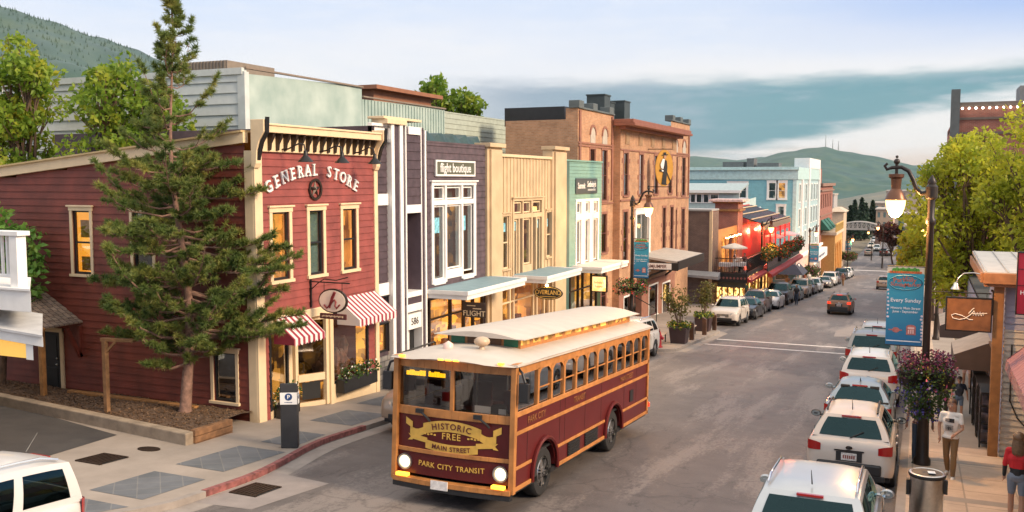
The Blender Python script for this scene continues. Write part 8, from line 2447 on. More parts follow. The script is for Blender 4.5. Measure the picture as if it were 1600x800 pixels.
# ================================================================== cars
def paint(name,c,metal=.0,rough=.28):
 return mat('car paint ' + name,c,rough,metal,var=.03,coat=.35,spec=.35)
CARGLASS = glass('tinted car glass',(.17,.24,.25),.02)
CARGLASS.node_tree.nodes['Glossy BSDF'].inputs[0].default_value = (.36,.66,.72,1)
CHROME = mat('chrome',(.75,.75,.75),.12,metal=1.0,var=0)
TRIMB = mat('black car trim',(.02,.02,.021),.45,var=.15)
HEADG = mat('clear headlamp',(.62,.64,.66),.08,metal=.6,var=.1,coat=.6)
PLATE = mat('licence plate',(.60,.58,.55),.5,var=.35,vs=30)
PROTO = thing('car_prototypes',None,None)
SPEC = {
 # L, W, belt z, roof z, hood front z, cowl z, windscreen base y, roof front y, roof rear y, rear glass base y, deck z, wheel r, sill, roof half width
 'suv':    dict(L=4.75,W=1.86,belt=1.10,roof=1.72,hz=.88,cz=1.12,wb=1.05,rf=.32,rr=-1.98,rb=-2.26,deck=1.10,r=.36,sill=.30,rw=.62,ax=(1.42,-1.36),rails=True),
 'bigsuv': dict(L=5.15,W=1.96,belt=1.20,roof=1.86,hz=1.00,cz=1.22,wb=.98,rf=.26,rr=-1.86,rb=-2.44,deck=1.20,r=.39,sill=.36,rw=.68,ax=(1.56,-1.50),rails=True),
 'boxsuv': dict(L=5.0,W=1.92,belt=1.16,roof=1.84,hz=1.00,cz=1.20,wb=1.12,rf=.48,rr=-2.26,rb=-2.42,deck=1.16,r=.39,sill=.34,rw=.71,ax=(1.52,-1.42),rails=True),
 'wagon':  dict(L=4.45,W=1.80,belt=1.02,roof=1.60,hz=.84,cz=1.04,wb=1.05,rf=.22,rr=-1.60,rb=-2.04,deck=1.04,r=.345,sill=.28,rw=.57,ax=(1.36,-1.26),rails=True),
 'sedan':  dict(L=4.65,W=1.78,belt=.95,roof=1.45,hz=.76,cz=.97,wb=.98,rf=.18,rr=-1.08,rb=-1.72,deck=1.01,r=.325,sill=.22,rw=.55,ax=(1.38,-1.34),rails=False),
 'pickup': dict(L=5.7,W=2.0,belt=1.22,roof=1.88,hz=1.10,cz=1.24,wb=1.25,rf=.70,rr=-.85,rb=-1.02,deck=1.26,r=.41,sill=.42,rw=.66,ax=(1.80,-1.75),rails=False),
}
def car_proto(kind):
 s = SPEC[kind]; L_,W = s['L'],s['W']; yf,yr_ = L_ / 2,-L_ / 2; hw = W / 2
 t = thing('car',None,None); BP = mat('car paint base',(.5,.5,.5),.3,coat=.7,var=0)
 r = s['r']; ar = r * 1.17
 def top(y):
  if y > s['wb']:
   u = (y - s['wb']) / (yf - s['wb']); z = s['cz'] + (s['hz'] - s['cz']) * (u ** 1.6)
   if y > yf - .12: z -= .22 * ((y - yf + .12) / .12) ** 2
   return z
  if y < s['rb']:
   u = (s['rb'] - y) / max(.05,s['rb'] - yr_); z = s['belt'] + (s['deck'] - s['belt']) * min(1,u * 3)
   if kind == 'sedan': z = s['belt'] + (s['deck'] - s['belt']) * min(1,u * 2) - .05 * u * u
   if y < yr_ + .10: z -= .16 * ((yr_ + .10 - y) / .10) ** 2
   return z
  u = (y - s['rb']) / (s['wb'] - s['rb']); return s['belt'] + (s['cz'] - s['belt']) * u
 def width(y):
  f = 1.0
  for e,d in ((yf - y,.75),(y - yr_,.55)):
   if e < d: q = 1 - e / d; f = min(f,1 - .115 * q ** 2.2 - .10 * max(0,1 - e / .09) ** 2)
  return hw * f
 def bottom(y):
  z = s['sill'] + .10 * max(0,(abs(y) - (L_ / 2 - .5)) / .5)
  for a in s['ax']:
   d = abs(y - a)
   if d < ar: z = max(z,r + math.sqrt(ar * ar - d * d))
  return z
 ys = sorted(set([yr_,yr_ + .025,yr_ + .06,yr_ + .10] + [yr_ + .10 + (L_ - .2) * k / 56 for k in range(57)] + [yf - .10,yf - .06,yf - .025,yf] + [a + d for a in s['ax'] for d in (-ar,ar,-ar * .985,ar * .985)]))
 V,rows = [],[]
 for y in ys:
  w_,zt,zb = width(y),top(y),bottom(y); h = zt - s['sill']
  half = [(w_ * .955,zb)]
  for fx,fz in ((.985,.16),(1.0,.40),(.995,.60),(.985,.70),(.99,.74),(.965,.90),(.93,.97),(.86,1.0),(.55,1.03),(0,1.045)):
   half.append((w_ * fx,max(s['sill'] + h * fz,zb + .012 * len(half))))
  ring = [(-x,z) for x,z in half] + [(x,z) for x,z in reversed(half[:-1])]
  rows.append(len(V)); V += [(x,y,z) for x,z in ring]
 m = len(half) * 2 - 1
 F = [(a + k,a + k + 1,b + k + 1,b + k) for a,b in zip(rows[:-1],rows[1:]) for k in range(m - 1)]
 F.append(tuple(range(rows[0],rows[0] + m))); F.append(tuple(range(rows[-1] + m - 1,rows[-1] - 1,-1)))
 mb = MB(); mb.add(V,F)
 # cabin: four leaning sides with a crowned roof
 wb_,wr = width(0) * .90,s['rw'] * hw / .93
 B = {'f': (s['wb'],s['cz'] + .01),'r': (s['rb'],s['belt'] + .01)}
 zr = s['roof']
 def side(s_,u,v):                # u: rear..front,v: belt..roof
  yb = s['rb'] + (s['wb'] - s['rb']) * u; yt = s['rr'] + (s['rf'] - s['rr']) * u
  zb = s['belt'] + (s['cz'] - s['belt']) * u - .02
  zt = zr - .055 * (2 * u - 1) ** 4 - .03
  bul = .03 * math.sin(math.pi * v)
  return Vector((s_ * (wb_ + (wr - wb_) * v + bul),yb + (yt - yb) * v,zb + (zt - zb) * v))
 def end(fr,u,v):                 # u: left..right
  p,q = side(-1,1.0 if fr else 0.0,v),side(1,1.0 if fr else 0.0,v); c = p.lerp(q,u)
  o = 1 if fr else -1; c.y += o * (.13 if fr else .07) * (1 - (2 * u - 1) ** 2) * (1 - .25 * v)
  c.z += .012 * (1 - (2 * u - 1) ** 2) * v
  return c
 n = 8
 def patch(mb,f,u0,u1,v0,v1,nu=n,nv=4,off=None):
  vs = []
  for j in range(nv + 1):
   for i in range(nu + 1):
    p = f(u0 + (u1 - u0) * i / nu,v0 + (v1 - v0) * j / nv)
    vs.append(p + (off(p) if off else Vector()))
  mb.add(vs,[(j * (nu + 1) + i,j * (nu + 1) + i + 1,(j + 1) * (nu + 1) + i + 1,(j + 1) * (nu + 1) + i) for j in range(nv) for i in range(nu)])
 cab = MB()
 cuts = {'suv': (.06,.27,.31,.585,.615,.90),'bigsuv': (.05,.31,.35,.60,.63,.92),'boxsuv': (.06,.30,.35,.60,.63,.92),'wagon': (.08,.25,.29,.57,.60,.90),'sedan': (.16,.30,.33,.58,.61,.88),'pickup': (.06,.40,.45,.90)}[kind]
 rv = .22 if kind != 'sedan' else .1
 def pierced(f,us,v0,v1):
  patch(cab,f,0,1,0,v0); patch(cab,f,0,1,v1,1)
  us = (0,) + us + (1,)
  for a,b in zip(us[::2],us[1::2]): patch(cab,f,a,b,v0,v1)
 for s_ in (-1,1): pierced(lambda u,v: side(s_,u,v),cuts,.16,.86)
 pierced(lambda u,v: end(True,u,v),(.06,.94),.10,.93); pierced(lambda u,v: end(False,u,v),(.09,.91),rv,.88)
 nr = 8; vs = []
 for j in range(nr + 1):
  u = j / nr; a,b = side(-1,u,1),side(1,u,1)
  for i in range(9):
   w_ = i / 8; p = a.lerp(b,w_); e = end(True,w_,1).y - side(1,1,1).y if j == nr else (end(False,w_,1).y - side(1,0,1).y if j == 0 else 0)
   p.y += e; p.z += .06 * (1 - (2 * w_ - 1) ** 4) if 0 < j < nr else .012 * (1 - (2 * w_ - 1) ** 2)
   vs.append(p)
 cab.add(vs,[(j * 9 + i,j * 9 + i + 1,(j + 1) * 9 + i + 1,(j + 1) * 9 + i) for j in range(nr) for i in range(8)])
 n0 = len(mb.v); mb.v += cab.v; mb.f += [tuple(i + n0 for i in f) for f in cab.f]; mb.m += cab.m
 if kind == 'pickup':      # walls of the load bed
  for s_ in (-1,1): mb.box(min(s_ * .86,s_ * .93),max(s_ * .86,s_ * .93),yr_ + .08,s['rb'] - .05,1.22,1.36)
  mb.box(-.9,.9,yr_ + .03,yr_ + .10,1.1,1.36)
 mb.build('body',BP,t,smooth=38)
 if kind == 'pickup':
  mb = MB(); mb.box(-.86,.86,yr_ + .12,s['rb'] - .08,1.29,1.31); mb.build('bed_liner',TRIMB,t)
 INT = mat('dark car interior',(.035,.033,.032),.8,var=.2)
 mb = MB(); mb.hexa([(-wb_ * .95,s['rb'] + .05,s['belt'] + .0),(wb_ * .95,s['rb'] + .05,s['belt'] + .0),(wb_ * .95,s['wb'] - .06,s['cz'] + .0),(-wb_ * .95,s['wb'] - .06,s['cz'] + .0),(-wb_ * .95,s['rb'] + .05,s['belt'] + .065),(wb_ * .95,s['rb'] + .05,s['belt'] + .065),(wb_ * .95,s['wb'] - .06,s['cz'] + .065),(-wb_ * .95,s['wb'] - .06,s['cz'] + .065)]); mb.build('cabin_trim',INT,t)
 rows_ = [s['rf'] - .35] + ([s['rf'] - 1.25] if kind != 'pickup' else [])
 for yy in rows_:
  for xx in (-.38,.38):
   zt = s['belt'] + .22; mb = MB(); mb.hexa([(xx - .25,yy - .06,s['belt']),(xx + .25,yy - .06,s['belt']),(xx + .25,yy + .10,s['belt']),(xx - .25,yy + .10,s['belt']),(xx - .19,yy - .14,zt),(xx + .19,yy - .14,zt),(xx + .19,yy - .02,zt),(xx - .19,yy - .02,zt)])
   mb.box(xx - .12,xx + .12,yy - .15,yy - .05,zt + .03,zt + .19); mb.tube([(xx,yy - .1,zt - .02),(xx,yy - .1,zt + .05)],.02,5); mb.build('seat',INT,t,bevel=.03)
 mb = MB(); mb.tube([(-.38 + .17 * math.cos(a),s['rf'] + .12 + .05 * math.sin(a),s['cz'] + .06 + .16 * math.sin(a)) for a in [k * .5236 for k in range(13)]],.016,6); mb.build('steering_wheel',BLACKP,t)
 mb = MB(); mb.box(-hw * .9,hw * .9,yr_ + .25,yf - .25,s['sill'] - .06,s['sill'] + .06)
 for a in s['ax']: mb.box(-hw * .93,hw * .93,a - ar + .01,a + ar - .01,s['sill'] + .02,min(r * 2.12,s['belt'] - .12))
 mb.build('underbody',BLACKP,t)
 # glass
 def glassp(name,f,u0,u1,v0,v1,offv,**k):
  g = MB(); patch(g,f,u0,u1,v0,v1,off=lambda p: offv); return g.build(name,CARGLASS,t,smooth=60,recalc=True,**k)
 glassp('windscreen',lambda u,v: end(True,u,v),.06,.94,.10,.93,Vector((0,.006,.006)))
 glassp('rear_window',lambda u,v: end(False,u,v),.09,.91,.22 if kind != 'sedan' else .1,.88,Vector((0,-.008,.004)))
 for s_ in (-1,1):
  for a,b in zip(cuts[::2],cuts[1::2]): glassp('side_window',lambda u,v: side(s_,u,v),a,b,.16,.86,Vector((s_ * .007,0,0)))
 # lamps
 wf,wr_ = width(yf - .25),width(yr_ + .12)
 for s_ in (-1,1):
  mb = MB(); zc = s['hz'] - .14
  vs = []
  for j in range(5):
   for i in range(7):
    y = yf - .02 - .34 * (i / 6) ** 1.3; x = (width(y) * (.60 + .41 * (i / 6) ** .8)) + .006
    z = zc + (.085 if kind not in ('pickup','bigsuv') else .12) * (j / 2 - 1) * (1 - .25 * i / 6) + .07 * i / 6
    yy = y + .018 - .10 * ((x / width(y)) > .97) * 0
    vs.append((s_ * x,yy,z))
  mb.add(vs,[(j * 7 + i,j * 7 + i + 1,(j + 1) * 7 + i + 1,(j + 1) * 7 + i) for j in range(4) for i in range(6)])
  mb.build('headlight',HEADG,t,smooth=60)
  mb = MB()
  zc = s['belt'] - .12 if kind != 'sedan' else .84
  hh = .14 if kind in ('suv','bigsuv','boxsuv','pickup') else .105
  if kind == 'sedan': hh = .10
  xo,xi = (.74,1.0) if kind == 'sedan' else (.80,1.0)
  vs = []
  for j in range(5):
   for i in range(8):
    q_ = i / 7
    y = yr_ + .005 + .15 * max(0,(q_ - .55) / .45) ** 2; x = width(y) * (xo + (xi + .006 - xo) * min(1,q_ * 1.15)); z = zc + hh * (j / 2 - 1) * (.7 + .3 * q_) + .02 * q_
    vs.append((s_ * x,y - .014,z))
  mb.add(vs,[(j * 8 + i,j * 8 + i + 1,(j + 1) * 8 + i + 1,(j + 1) * 8 + i) for j in range(4) for i in range(7)])
  mb.build('tail_light',REDL,t,smooth=60)
  # mirror
  c = side(s_,.93,.10); mb = MB(); mb.ball((c.x + s_ * .17,c.y + .0,c.z + .03),(.12,.07,.085),10,8); mb.tube([c,(c.x + s_ * .1,c.y,c.z)],.03,6); mo = mb.build('mirror',BP if kind != 'wagon' else TRIMB,t,smooth=60)
  mb = MB(); mb.disc((c.x + s_ * .17,c.y - .058,c.z + .03),.10,.066,(1,0,0),(0,0,1),.006,12); mb.build('mirror_glass',mat('mirror',(.6,.7,.72),.04,metal=1,var=0),mo)
  for u in ((.34,.62) if kind != 'pickup' else (.5,)):
   p = side(s_,u,0); yb = p.y + .12
   mb = MB(); mb.box(s_ * (width(yb) * .985) - .012,s_ * (width(yb) * .985) + .03,yb - .1,yb + .1,s['belt'] - .17,s['belt'] - .14); mb.build('door_handle',CHROME if kind == 'bigsuv' else BP,t)
  mb = MB()                      # sill cladding
  mb.box(min(s_ * hw * .93,s_ * (hw * .985)),max(s_ * hw * .93,s_ * (hw * .985)),s['ax'][1] + ar + .03,s['ax'][0] - ar - .03,s['sill'] - .03,s['sill'] + .09); mb.build('sill',TRIMB if kind != 'sedan' else BP,t)
  if s['rails']:
   mb = MB(); pts = []
   for k in range(8):
    u = .06 + .84 * k / 7; p = side(s_,u,1.0); pts.append((p.x * .93,p.y,p.z + .045 + .055 * (0 < k < 7)))
   mb.tube(pts,.022,6); mb.build('roof_rail',CHROME if kind in ('bigsuv','suv','boxsuv') else TRIMB,t,smooth=60)
 # grille, bumpers, plates, wipers, third brake lamp, antenna
 mb = MB(); gz_ = s['hz'] - .20; gw = width(yf) * .50
 mb.box(-gw,gw,yf - .05,yf + .012,gz_ - .10,gz_ + .08)
 for k in range(4): mb.mat(1).box(-gw + .02,gw - .02,yf + .01,yf + .025,gz_ - .08 + k * .045,gz_ - .06 + k * .045)
 mb.build('grille',[BLACKP,CHROME],t)
 mb = MB(); mb.box(-hw * .62,hw * .62,yf - .04,yf + .018,s['sill'] + .06,s['sill'] + .22); mb.build('air_intake',BLACKP,t,bevel=.02)
 mb = MB(); mb.box(-hw * .72,hw * .72,yr_ - .05,yr_ + .12,s['sill'] + .10,s['sill'] + .34); mb.build('rear_bumper',BP if kind != 'wagon' else TRIMB,t,bevel=.04)
 mb = MB(); mb.box(-hw * .80,hw * .80,yr_ - .02,yr_ + .12,s['sill'] - .02,s['sill'] + .11); mb.build('bumper_skirt',TRIMB,t,bevel=.02)
 zp = s['belt'] - .28 if kind not in ('sedan',) else .72
 mb = MB(); mb.box(-.26,.26,yr_ - .016,yr_ + .05,zp - .10,zp + .10); pr_ = mb.build('plate_recess',TRIMB,t)
 mb = MB(); mb.box(-.155,.155,yr_ - .024,yr_ - .017,zp - .078,zp + .078); pl_ = mb.build('license_plate',PLATE,t)
 mb = MB()
 for k in range(6): mb.box(-.12 + .042 * k,-.092 + .042 * k,yr_ - .028,yr_ - .0245,zp - .04,zp + .03)
 mb.build('plate_marks',mat('plate rust red',(.25,.07,.05),.6),pl_)
 mb = MB(); mb.box(-.30,.30,yr_ - .022,yr_ + .02,zp + .11,zp + .14); mb.disc((0,yr_ - .012,zp + .19),.07,.04,(1,0,0),(0,0,1),.012,14); mb.build('badge_strip',CHROME,t)
 mb = MB(); mb.box(-.155,.155,yf + .02,yf + .03,s['sill'] + .22,s['sill'] + .33); mb.build('license_plate',PLATE,t)
 if kind in ('suv','bigsuv','wagon','boxsuv'):
  a,b = end(False,.5,.20),end(False,.68,.42); mb = MB(); mb.tube([a + Vector((0,-.02,0)),b + Vector((0,-.025,.01))],.012,5); mb.build('rear_wiper',TRIMB,t)
 for s_ in (-1,1):
  mb = MB()
  for yy in (s['wb'] - .12,(s['wb'] + s['rb']) / 2 + .12,s['ax'][1] + ar * .75):
   w_ = width(yy); mb.tube([(s_ * w_ * .975,yy,s['belt'] - .02),(s_ * w_ * .998,yy,s['belt'] - .22),(s_ * w_ * 1.001,yy,s['sill'] + .36),(s_ * w_ * .985,yy,max(bottom(yy) + .03,s['sill'] + .12))],.006,4)
  mb.build('door_seam',TRIMB,t)
 c = end(False,.5,.95); mb = MB(); mb.box(-.2,.2,c.y - .05,c.y + .02,c.z - .01,c.z + .025); mb.build('brake_lamp',REDL,t)
 p = end(False,.5,1.0); mb = MB(); mb.tube([(0,p.y + .22,zr + .02),(0,p.y + .02,zr + .12 if kind == 'sedan' else zr + .28)],[.02 if kind == 'sedan' else .012,.005],6); mb.build('antenna',TRIMB,t)
 for s_ in (-1,1):
  for a in s['ax']: wheel(t,s_ * (hw - .11),a,r,.22)
 return t
_protos = {k: car_proto(k) for k in SPEC}
def place_car(kind,x,y,facing,pnt,label,group=None,name='parked_car',cat='car',lit=False,brake=False,scale=1.0,first=None,yaw=0.0):
 """a copy of one kind of car with its own paint; facing +1 drives down the street, -1 up it"""
 c = copy_tree(_protos[kind])
 c.name = name
 setp(c,label,cat,group)
 c.location = (x,y,gz(y) + .003)
 c.rotation_euler = (-TILT if facing > 0 else TILT,0,(0 if facing > 0 else math.pi) + yaw)
 if y > 186: c.rotation_euler[0] = 0
 c.scale = (scale,) * 3
 def walk(o):
  for ch in o.children:
   for sl in ch.material_slots:
    nm = sl.material.name if sl.material else ''
    new = None
    if nm == 'car paint base': new = pnt
    if lit and ch.name.startswith('headlight'): new = HEADL
    if brake and ch.name.startswith(('tail_light','brake_lamp')): new = REDLIT
    if new is not None:
     sl.link = 'OBJECT'; sl.material = new
   walk(ch)
 walk(c)
 return c
WHT,PEARL,SILV,GREY = paint('white',(.56,.54,.52)),paint('pearl',(.54,.48,.42)),paint('silver',(.45,.47,.48),.5),paint('warm grey',(.23,.22,.21),.4)
BLK,NAVYC,BRN,CHAMP = paint('black',(.010,.010,.011)),paint('navy',(.012,.018,.03)),paint('dark brown',(.06,.028,.02)),paint('champagne',(.34,.26,.20),.4)
GL_ = 'cars parked along the kerb below the shop row'; GR_ = 'cars parked along the kerb by the big lamp'
# right kerb, seen from behind
place_car('bigsuv',-1.32,15.2,1,SILV,'silver roofed car with chrome roof rails, parked beside the steel bin',GR_,scale=.92)
place_car('wagon',-1.24,22.65,1,PEARL,'pearl white wagon with black roof rails and a rear licence plate',GR_)
place_car('sedan',-1.40,28.1,1,paint('blue silver',(.27,.33,.38),.4),'silver saloon car with a dark rear window between two white cars',GR_)
place_car('suv',-1.40,33.9,1,WHT,'white family car with red tail lamps ahead of the silver saloon',GR_)
place_car('bigsuv',-1.62,40.4,1,GREY,'dark glazed grey car partly behind the blue banner',GR_)
place_car('suv',-1.66,46.7,1,WHT,'white car mostly hidden behind the blue banner',GR_)
# the far cars on the left kerb face us
place_car('boxsuv',-12.1,7.35,-1,WHT,'white car parked across from the planting bed, with a dark rear side window',None,scale=.96)
place_car('suv',-11.95,22.75,-1,CHAMP,'grey beige car behind the front of the trolley bus',GL_)
place_car('suv',-11.75,39.3,-1,WHT,'white car showing past the tail of the trolley bus',GL_)
rowl = [('suv',-11.25,60.7,PEARL,'pearl car at the head of the row, next to the bollards',0),('sedan',-11.1,66.6,BLK,'small black saloon parked behind the pearl car by the bollards',0),('suv',-11.45,72.6,BRN,'dark brown car between the small black saloon and a white saloon',0),('sedan',-11.2,78.6,WHT,'white saloon parked in front of the black pickup truck',0),('pickup',-11.4,85.3,BLK,'black pickup truck parked below the balcony flower boxes',0),('sedan',-11.1,91.8,NAVYC,'dark saloon between the black pickup and the large pale car',0),('boxsuv',-11.1,98.2,CHAMP,'large pale gold car parked past the black pickup truck',0),('wagon',-11.1,104.8,BRN,'dark red brown car behind the large pale gold one',0),('wagon',-11.0,110.6,WHT,'white wagon parked just before the gap in the row',0),('sedan',-11.0,123.5,GREY,'grey saloon with its headlamps lit, just past the gap',1),('boxsuv',-11.0,130.2,WHT,'white car with lit headlamps behind the grey saloon',1),('suv',-11.0,137.2,BRN,'dark red car beside the person stepping into the road',0),('boxsuv',-11.6,158,BLK,'black square car parked by the ochre arcade',0),('sedan',-11.5,165.2,WHT,'small white saloon behind the black square car by the arcade',0),('suv',-11.6,171.5,WHT,'white car last but one in the far row by the arcade',0),('wagon',-11.8,177.6,SILV,'silver car last in the far row before the crossing',0)]
for k,x,y,p,lab,lit in rowl: place_car(k,x,y,-1,p,lab,GL_,lit=bool(lit))
# moving cars
place_car('wagon',-5.55,76.6,1,paint('bronze',(.20,.10,.06),.4),'bronze wagon driving away down the lane with its brake lamps lit',None,'driving_car',brake=True)
place_car('suv',-4.0,126.5,1,CHAMP,'beige car farther down the lane beside the blue banner',None,'driving_car')
rr = random.Random(6)
far = [(1357,399,'suv',CHAMP,'tan car waiting beyond the crossing',1),(1370,392,'suv',WHT,'white car coming towards the crossing beside the tan one',-1),(1381,399,'pickup',BRN,'dark pickup by the copper tree beyond the crossing',1),(1389,399,'wagon',WHT,'white wagon beyond the crossing beside the dark pickup',1),(1366,380,'bigsuv',WHT,'pale van in the distance under the brightest far lamp',-1),(1361,388,'suv',PEARL,'pale car in the middle distance beyond the crossing',-1)]
for px,py,k,p,lab,f in far:
 d = ray(px,py); t_ = (CAMZ + 13.6) / -d.z
 place_car(k,d.x * t_,d.y * t_,f,p,lab,'cars beyond the far crossing','driving_car',lit=f < 0)
for i,y in enumerate((112,119,126)):
 place_car(('suv','sedan','wagon')[i],-1.6,y,1,(BRN,SILV,WHT)[i],('dark car parked under the far street tree','silver car parked beyond the far street tree','pale wagon parked past the silver car under the far tree')[i],GR_)
for o in _protos.values(): drop_tree(o)
bpy.data.objects.remove(PROTO)
# ================================================================== people
def person(label,x,y,z,face,pose,cols,h=1.72,hair='short',detail=2,group=None,hairc=(.03,.02,.015),female=False,print_=None,cap=None):
 """one continuous body grown from tapered limbs; face = heading in degrees (0 looks down the street, +Y)
 pose: lean,legL/legR (swing deg,knee deg),armL/armR (swing,out,elbow)"""
 t = thing('person',label,'person',(0,0,0),group)
 s = h / 1.75
 V3 = lambda a,b,c: Vector((a * s,b * s,c * s))
 hip = V3(0,0,.93); segs = []                  # (a,b,ra,rb,tag)
 sh = .185 if not female else .165
 lean = R(pose.get('lean',0)); top_ = lambda zz,yy=0: Vector((0,yy * s + math.sin(lean) * (zz - .93) * s,(.93 + (zz - .93) * math.cos(lean)) * s))
 ch,nk,hd = top_(1.28),top_(1.50),top_(1.63,.015)
 wst = .118 if female else .13
 segs += [(hip + V3(-.045,0,0),hip + V3(.045,0,0),.128 * s,.128 * s,'pants'),(hip + V3(0,0,.06),top_(1.12),.128 * s,wst * s,'shirt'),(top_(1.10) + V3(-.03,0,0),ch + V3(-.05,0,0),wst * s,.135 * s,'shirt'),(top_(1.10) + V3(.03,0,0),ch + V3(.05,0,0),wst * s,.135 * s,'shirt'),
    (ch,top_(1.40),.13 * s,.10 * s,'shirt'),(top_(1.42) + V3(-sh,0,0),top_(1.42) + V3(sh,0,0),.058 * s,.058 * s,'shirt'),(top_(1.44),nk + V3(0,0,.07),.052 * s,.050 * s,'skin')]
 segs += [(hd + V3(0,-.012,.035),hd + V3(0,.0,-.0),.092 * s,.090 * s,'skin'),(hd + V3(0,.03,-.02),hd + V3(0,.045,-.075),.068 * s,.048 * s,'skin'),(hd + V3(0,.098,-.0),hd + V3(0,.112,-.03),.012 * s,.017 * s,'skin')]
 for sx in (-1,1): segs.append((hd + V3(sx * .09,-.01,.0),hd + V3(sx * .092,-.015,-.03),.016 * s,.012 * s,'skin'))
 for sx,k in ((-1,'legL'),(1,'legR')):
  sw,kn = pose.get(k,(0,0)); a = R(sw); b = R(sw - kn)
  p0 = hip + V3(sx * .085,0,-.03); p1 = p0 + V3(sx * .01,math.sin(a) * .43,-math.cos(a) * .43); p2 = p1 + V3(0,math.sin(b) * .42,-math.cos(b) * .42)
  short = cols.get('short',None)
  fit = .012 if short is None else 0
  segs += [(p0,p1.lerp(p0,.35) if short else p1,(.094) * s,(.072 if short else .066) * s,'pants')]
  if short: segs += [(p1.lerp(p0,.4),p1,.066 * s,.052 * s,'skin')]
  cz_ = 'skin' if short else 'pants'
  segs += [(p1,p1.lerp(p2,.4),(.053 + fit) * s,(.054 + fit) * s,cz_),(p1.lerp(p2,.4),p2 + V3(0,0,.02),(.054 + fit) * s,(.038 + fit) * s,cz_)]
  segs += [(p2 + V3(0,-.04,-.035),p2 + V3(sx * .015,.09,-.048),.040 * s,.038 * s,'shoe'),(p2 + V3(sx * .015,.09,-.05),p2 + V3(sx * .02,.15,-.055),.038 * s,.028 * s,'shoe')]
 hands = []
 for sx,k in ((-1,'armL'),(1,'armR')):
  sw,out,el = pose.get(k,(0,8,10)); a,o,e = R(sw),R(out),R(el)
  p0 = top_(1.42) + V3(sx * sh,0,0)
  d1 = Vector((sx * math.sin(o),math.sin(a) * math.cos(o),-math.cos(a) * math.cos(o)))
  d2 = Vector((sx * math.sin(o) * .3 - sx * pose.get('fold',0) * math.sin(e),math.sin(a + e) * math.cos(o),-math.cos(a + e) * math.cos(o))).normalized()
  p1 = p0 + d1 * .29 * s; p2 = p1 + d2 * .25 * s
  slv = cols.get('sleeve',.5)
  pm = p0.lerp(p1,min(1,slv))
  segs += [(p0,pm,.056 * s,.052 * s,'shirt')]
  if slv < 1: segs += [(p0.lerp(p1,max(0,slv - .1)),p1,.044 * s,.037 * s,'skin')]
  segs += [(p1,p2,(.037 if slv < 1.5 else .045) * s,(.026 if slv < 1.5 else .036) * s,'skin' if slv < 1.5 else 'shirt')]
  hands.append((p2,d2,sx))
  segs += [(p2,p2 + d2 * .075 * s,.027 * s,.034 * s,'skin')]
  side = Vector((0,1,0)) if abs(d2.y) < .8 else Vector((0,0,1))
  side = (side - d2 * side.dot(d2)).normalized(); palm = side.cross(d2).normalized() * (-sx)
  for f in range(4):
   b0 = p2 + d2 * .085 * s + side * ((f - 1.5) * .019 * s); l_ = (.070,.082,.078,.062)[f] * s
   m_ = b0 + d2 * l_ * .5 + palm * .006 * s; segs += [(b0,m_,.0095 * s,.009 * s,'skin'),(m_,m_ + (d2 * .8 + palm * .6).normalized() * l_ * .5,.009 * s,.0075 * s,'skin')]
  th = p2 + d2 * .03 * s + side * .030 * s; segs += [(th,th + (d2 * .7 + side * .6 + palm * .4).normalized() * .055 * s,.012 * s,.009 * s,'skin')]
 mb = MB()
 for a,b,ra,rb,tg in segs:
  if ra < .011 * s and detail < 2: continue
  d = b - a
  if d.length < 1e-4: d = Vector((0,0,1e-3))
  n_ = 10
  mb.tube([a - d.normalized() * ra * .7,a - d.normalized() * ra * .4,a,b,b + d.normalized() * rb * .4,b + d.normalized() * rb * .7],[ra * .55,ra * .88,ra,rb,rb * .88,rb * .55],n_)
 o = mb.build('body',mat('skin',(.40,.22,.145),.5,var=.05),t)
 rm = o.modifiers.new('skin','REMESH'); rm.mode = 'VOXEL'; rm.voxel_size = (.0095 if detail == 2 else .022) * s
 sm = o.modifiers.new('soft','SMOOTH'); sm.factor = .5; sm.iterations = 3 if detail == 2 else 1
 dg = bpy.context.evaluated_depsgraph_get(); dg.update()
 me = bpy.data.meshes.new_from_object(o.evaluated_get(dg)); o.modifiers.clear()
 old = o.data; o.data = me; bpy.data.meshes.remove(old)
 me.materials.clear()
 order = ['skin','shirt','pants','shoe','hem']
 SK = mat('skin',(.40,.22,.145),.5,var=.05)
 ms_ = [SK,cols['shirt'],cols['pants'],cols['shoe'],cols.get('hem',cols['shirt'])]
 for m_ in ms_: me.materials.append(m_)
 A = np.array([tuple(q[0]) for q in segs]); Bq = np.array([tuple(q[1]) for q in segs]); RA = np.array([q[2] for q in segs]); RB = np.array([q[3] for q in segs]); TG = np.array([order.index(q[4]) for q in segs])
 ce = np.empty(len(me.polygons) * 3); me.polygons.foreach_get('center',ce); ce = ce.reshape(-1,3)
 best = np.full(len(ce),1e9); bt = np.zeros(len(ce),int)
 for i in range(len(segs)):
  d = Bq[i] - A[i]; l2 = max(1e-9,d @ d); u = np.clip(((ce - A[i]) @ d) / l2,0,1)
  ds = np.linalg.norm(ce - A[i] - u[:,None] * d,axis=1) - (RA[i] + (RB[i] - RA[i]) * u)
  ds = ds + (.004 if TG[i] == 0 else 0)
  k = ds < best; best[k] = ds[k]; bt[k] = TG[i]
 zc = ce[:,2] / s
 torso = (np.abs(ce[:,0]) < .17 * s) & (bt == 2) & (zc > .90 if cols.get('long_shirt') else zc > 1.0); bt[torso] = 1
 if cols.get('hem') is not None: bt[(bt == 1) & (zc < 1.10)] = 4
 me.polygons.foreach_set('material_index',bt.astype(np.int32)); me.polygons.foreach_set('use_smooth',[True] * len(me.polygons)); me.update()
 # hair
 HM = mat('hair %.3f' % hairc[0],hairc,.45,var=.3,vs=30)
 mb = MB(); n_ = 16
 hc = hd + V3(0,-.015,.045); vs = []
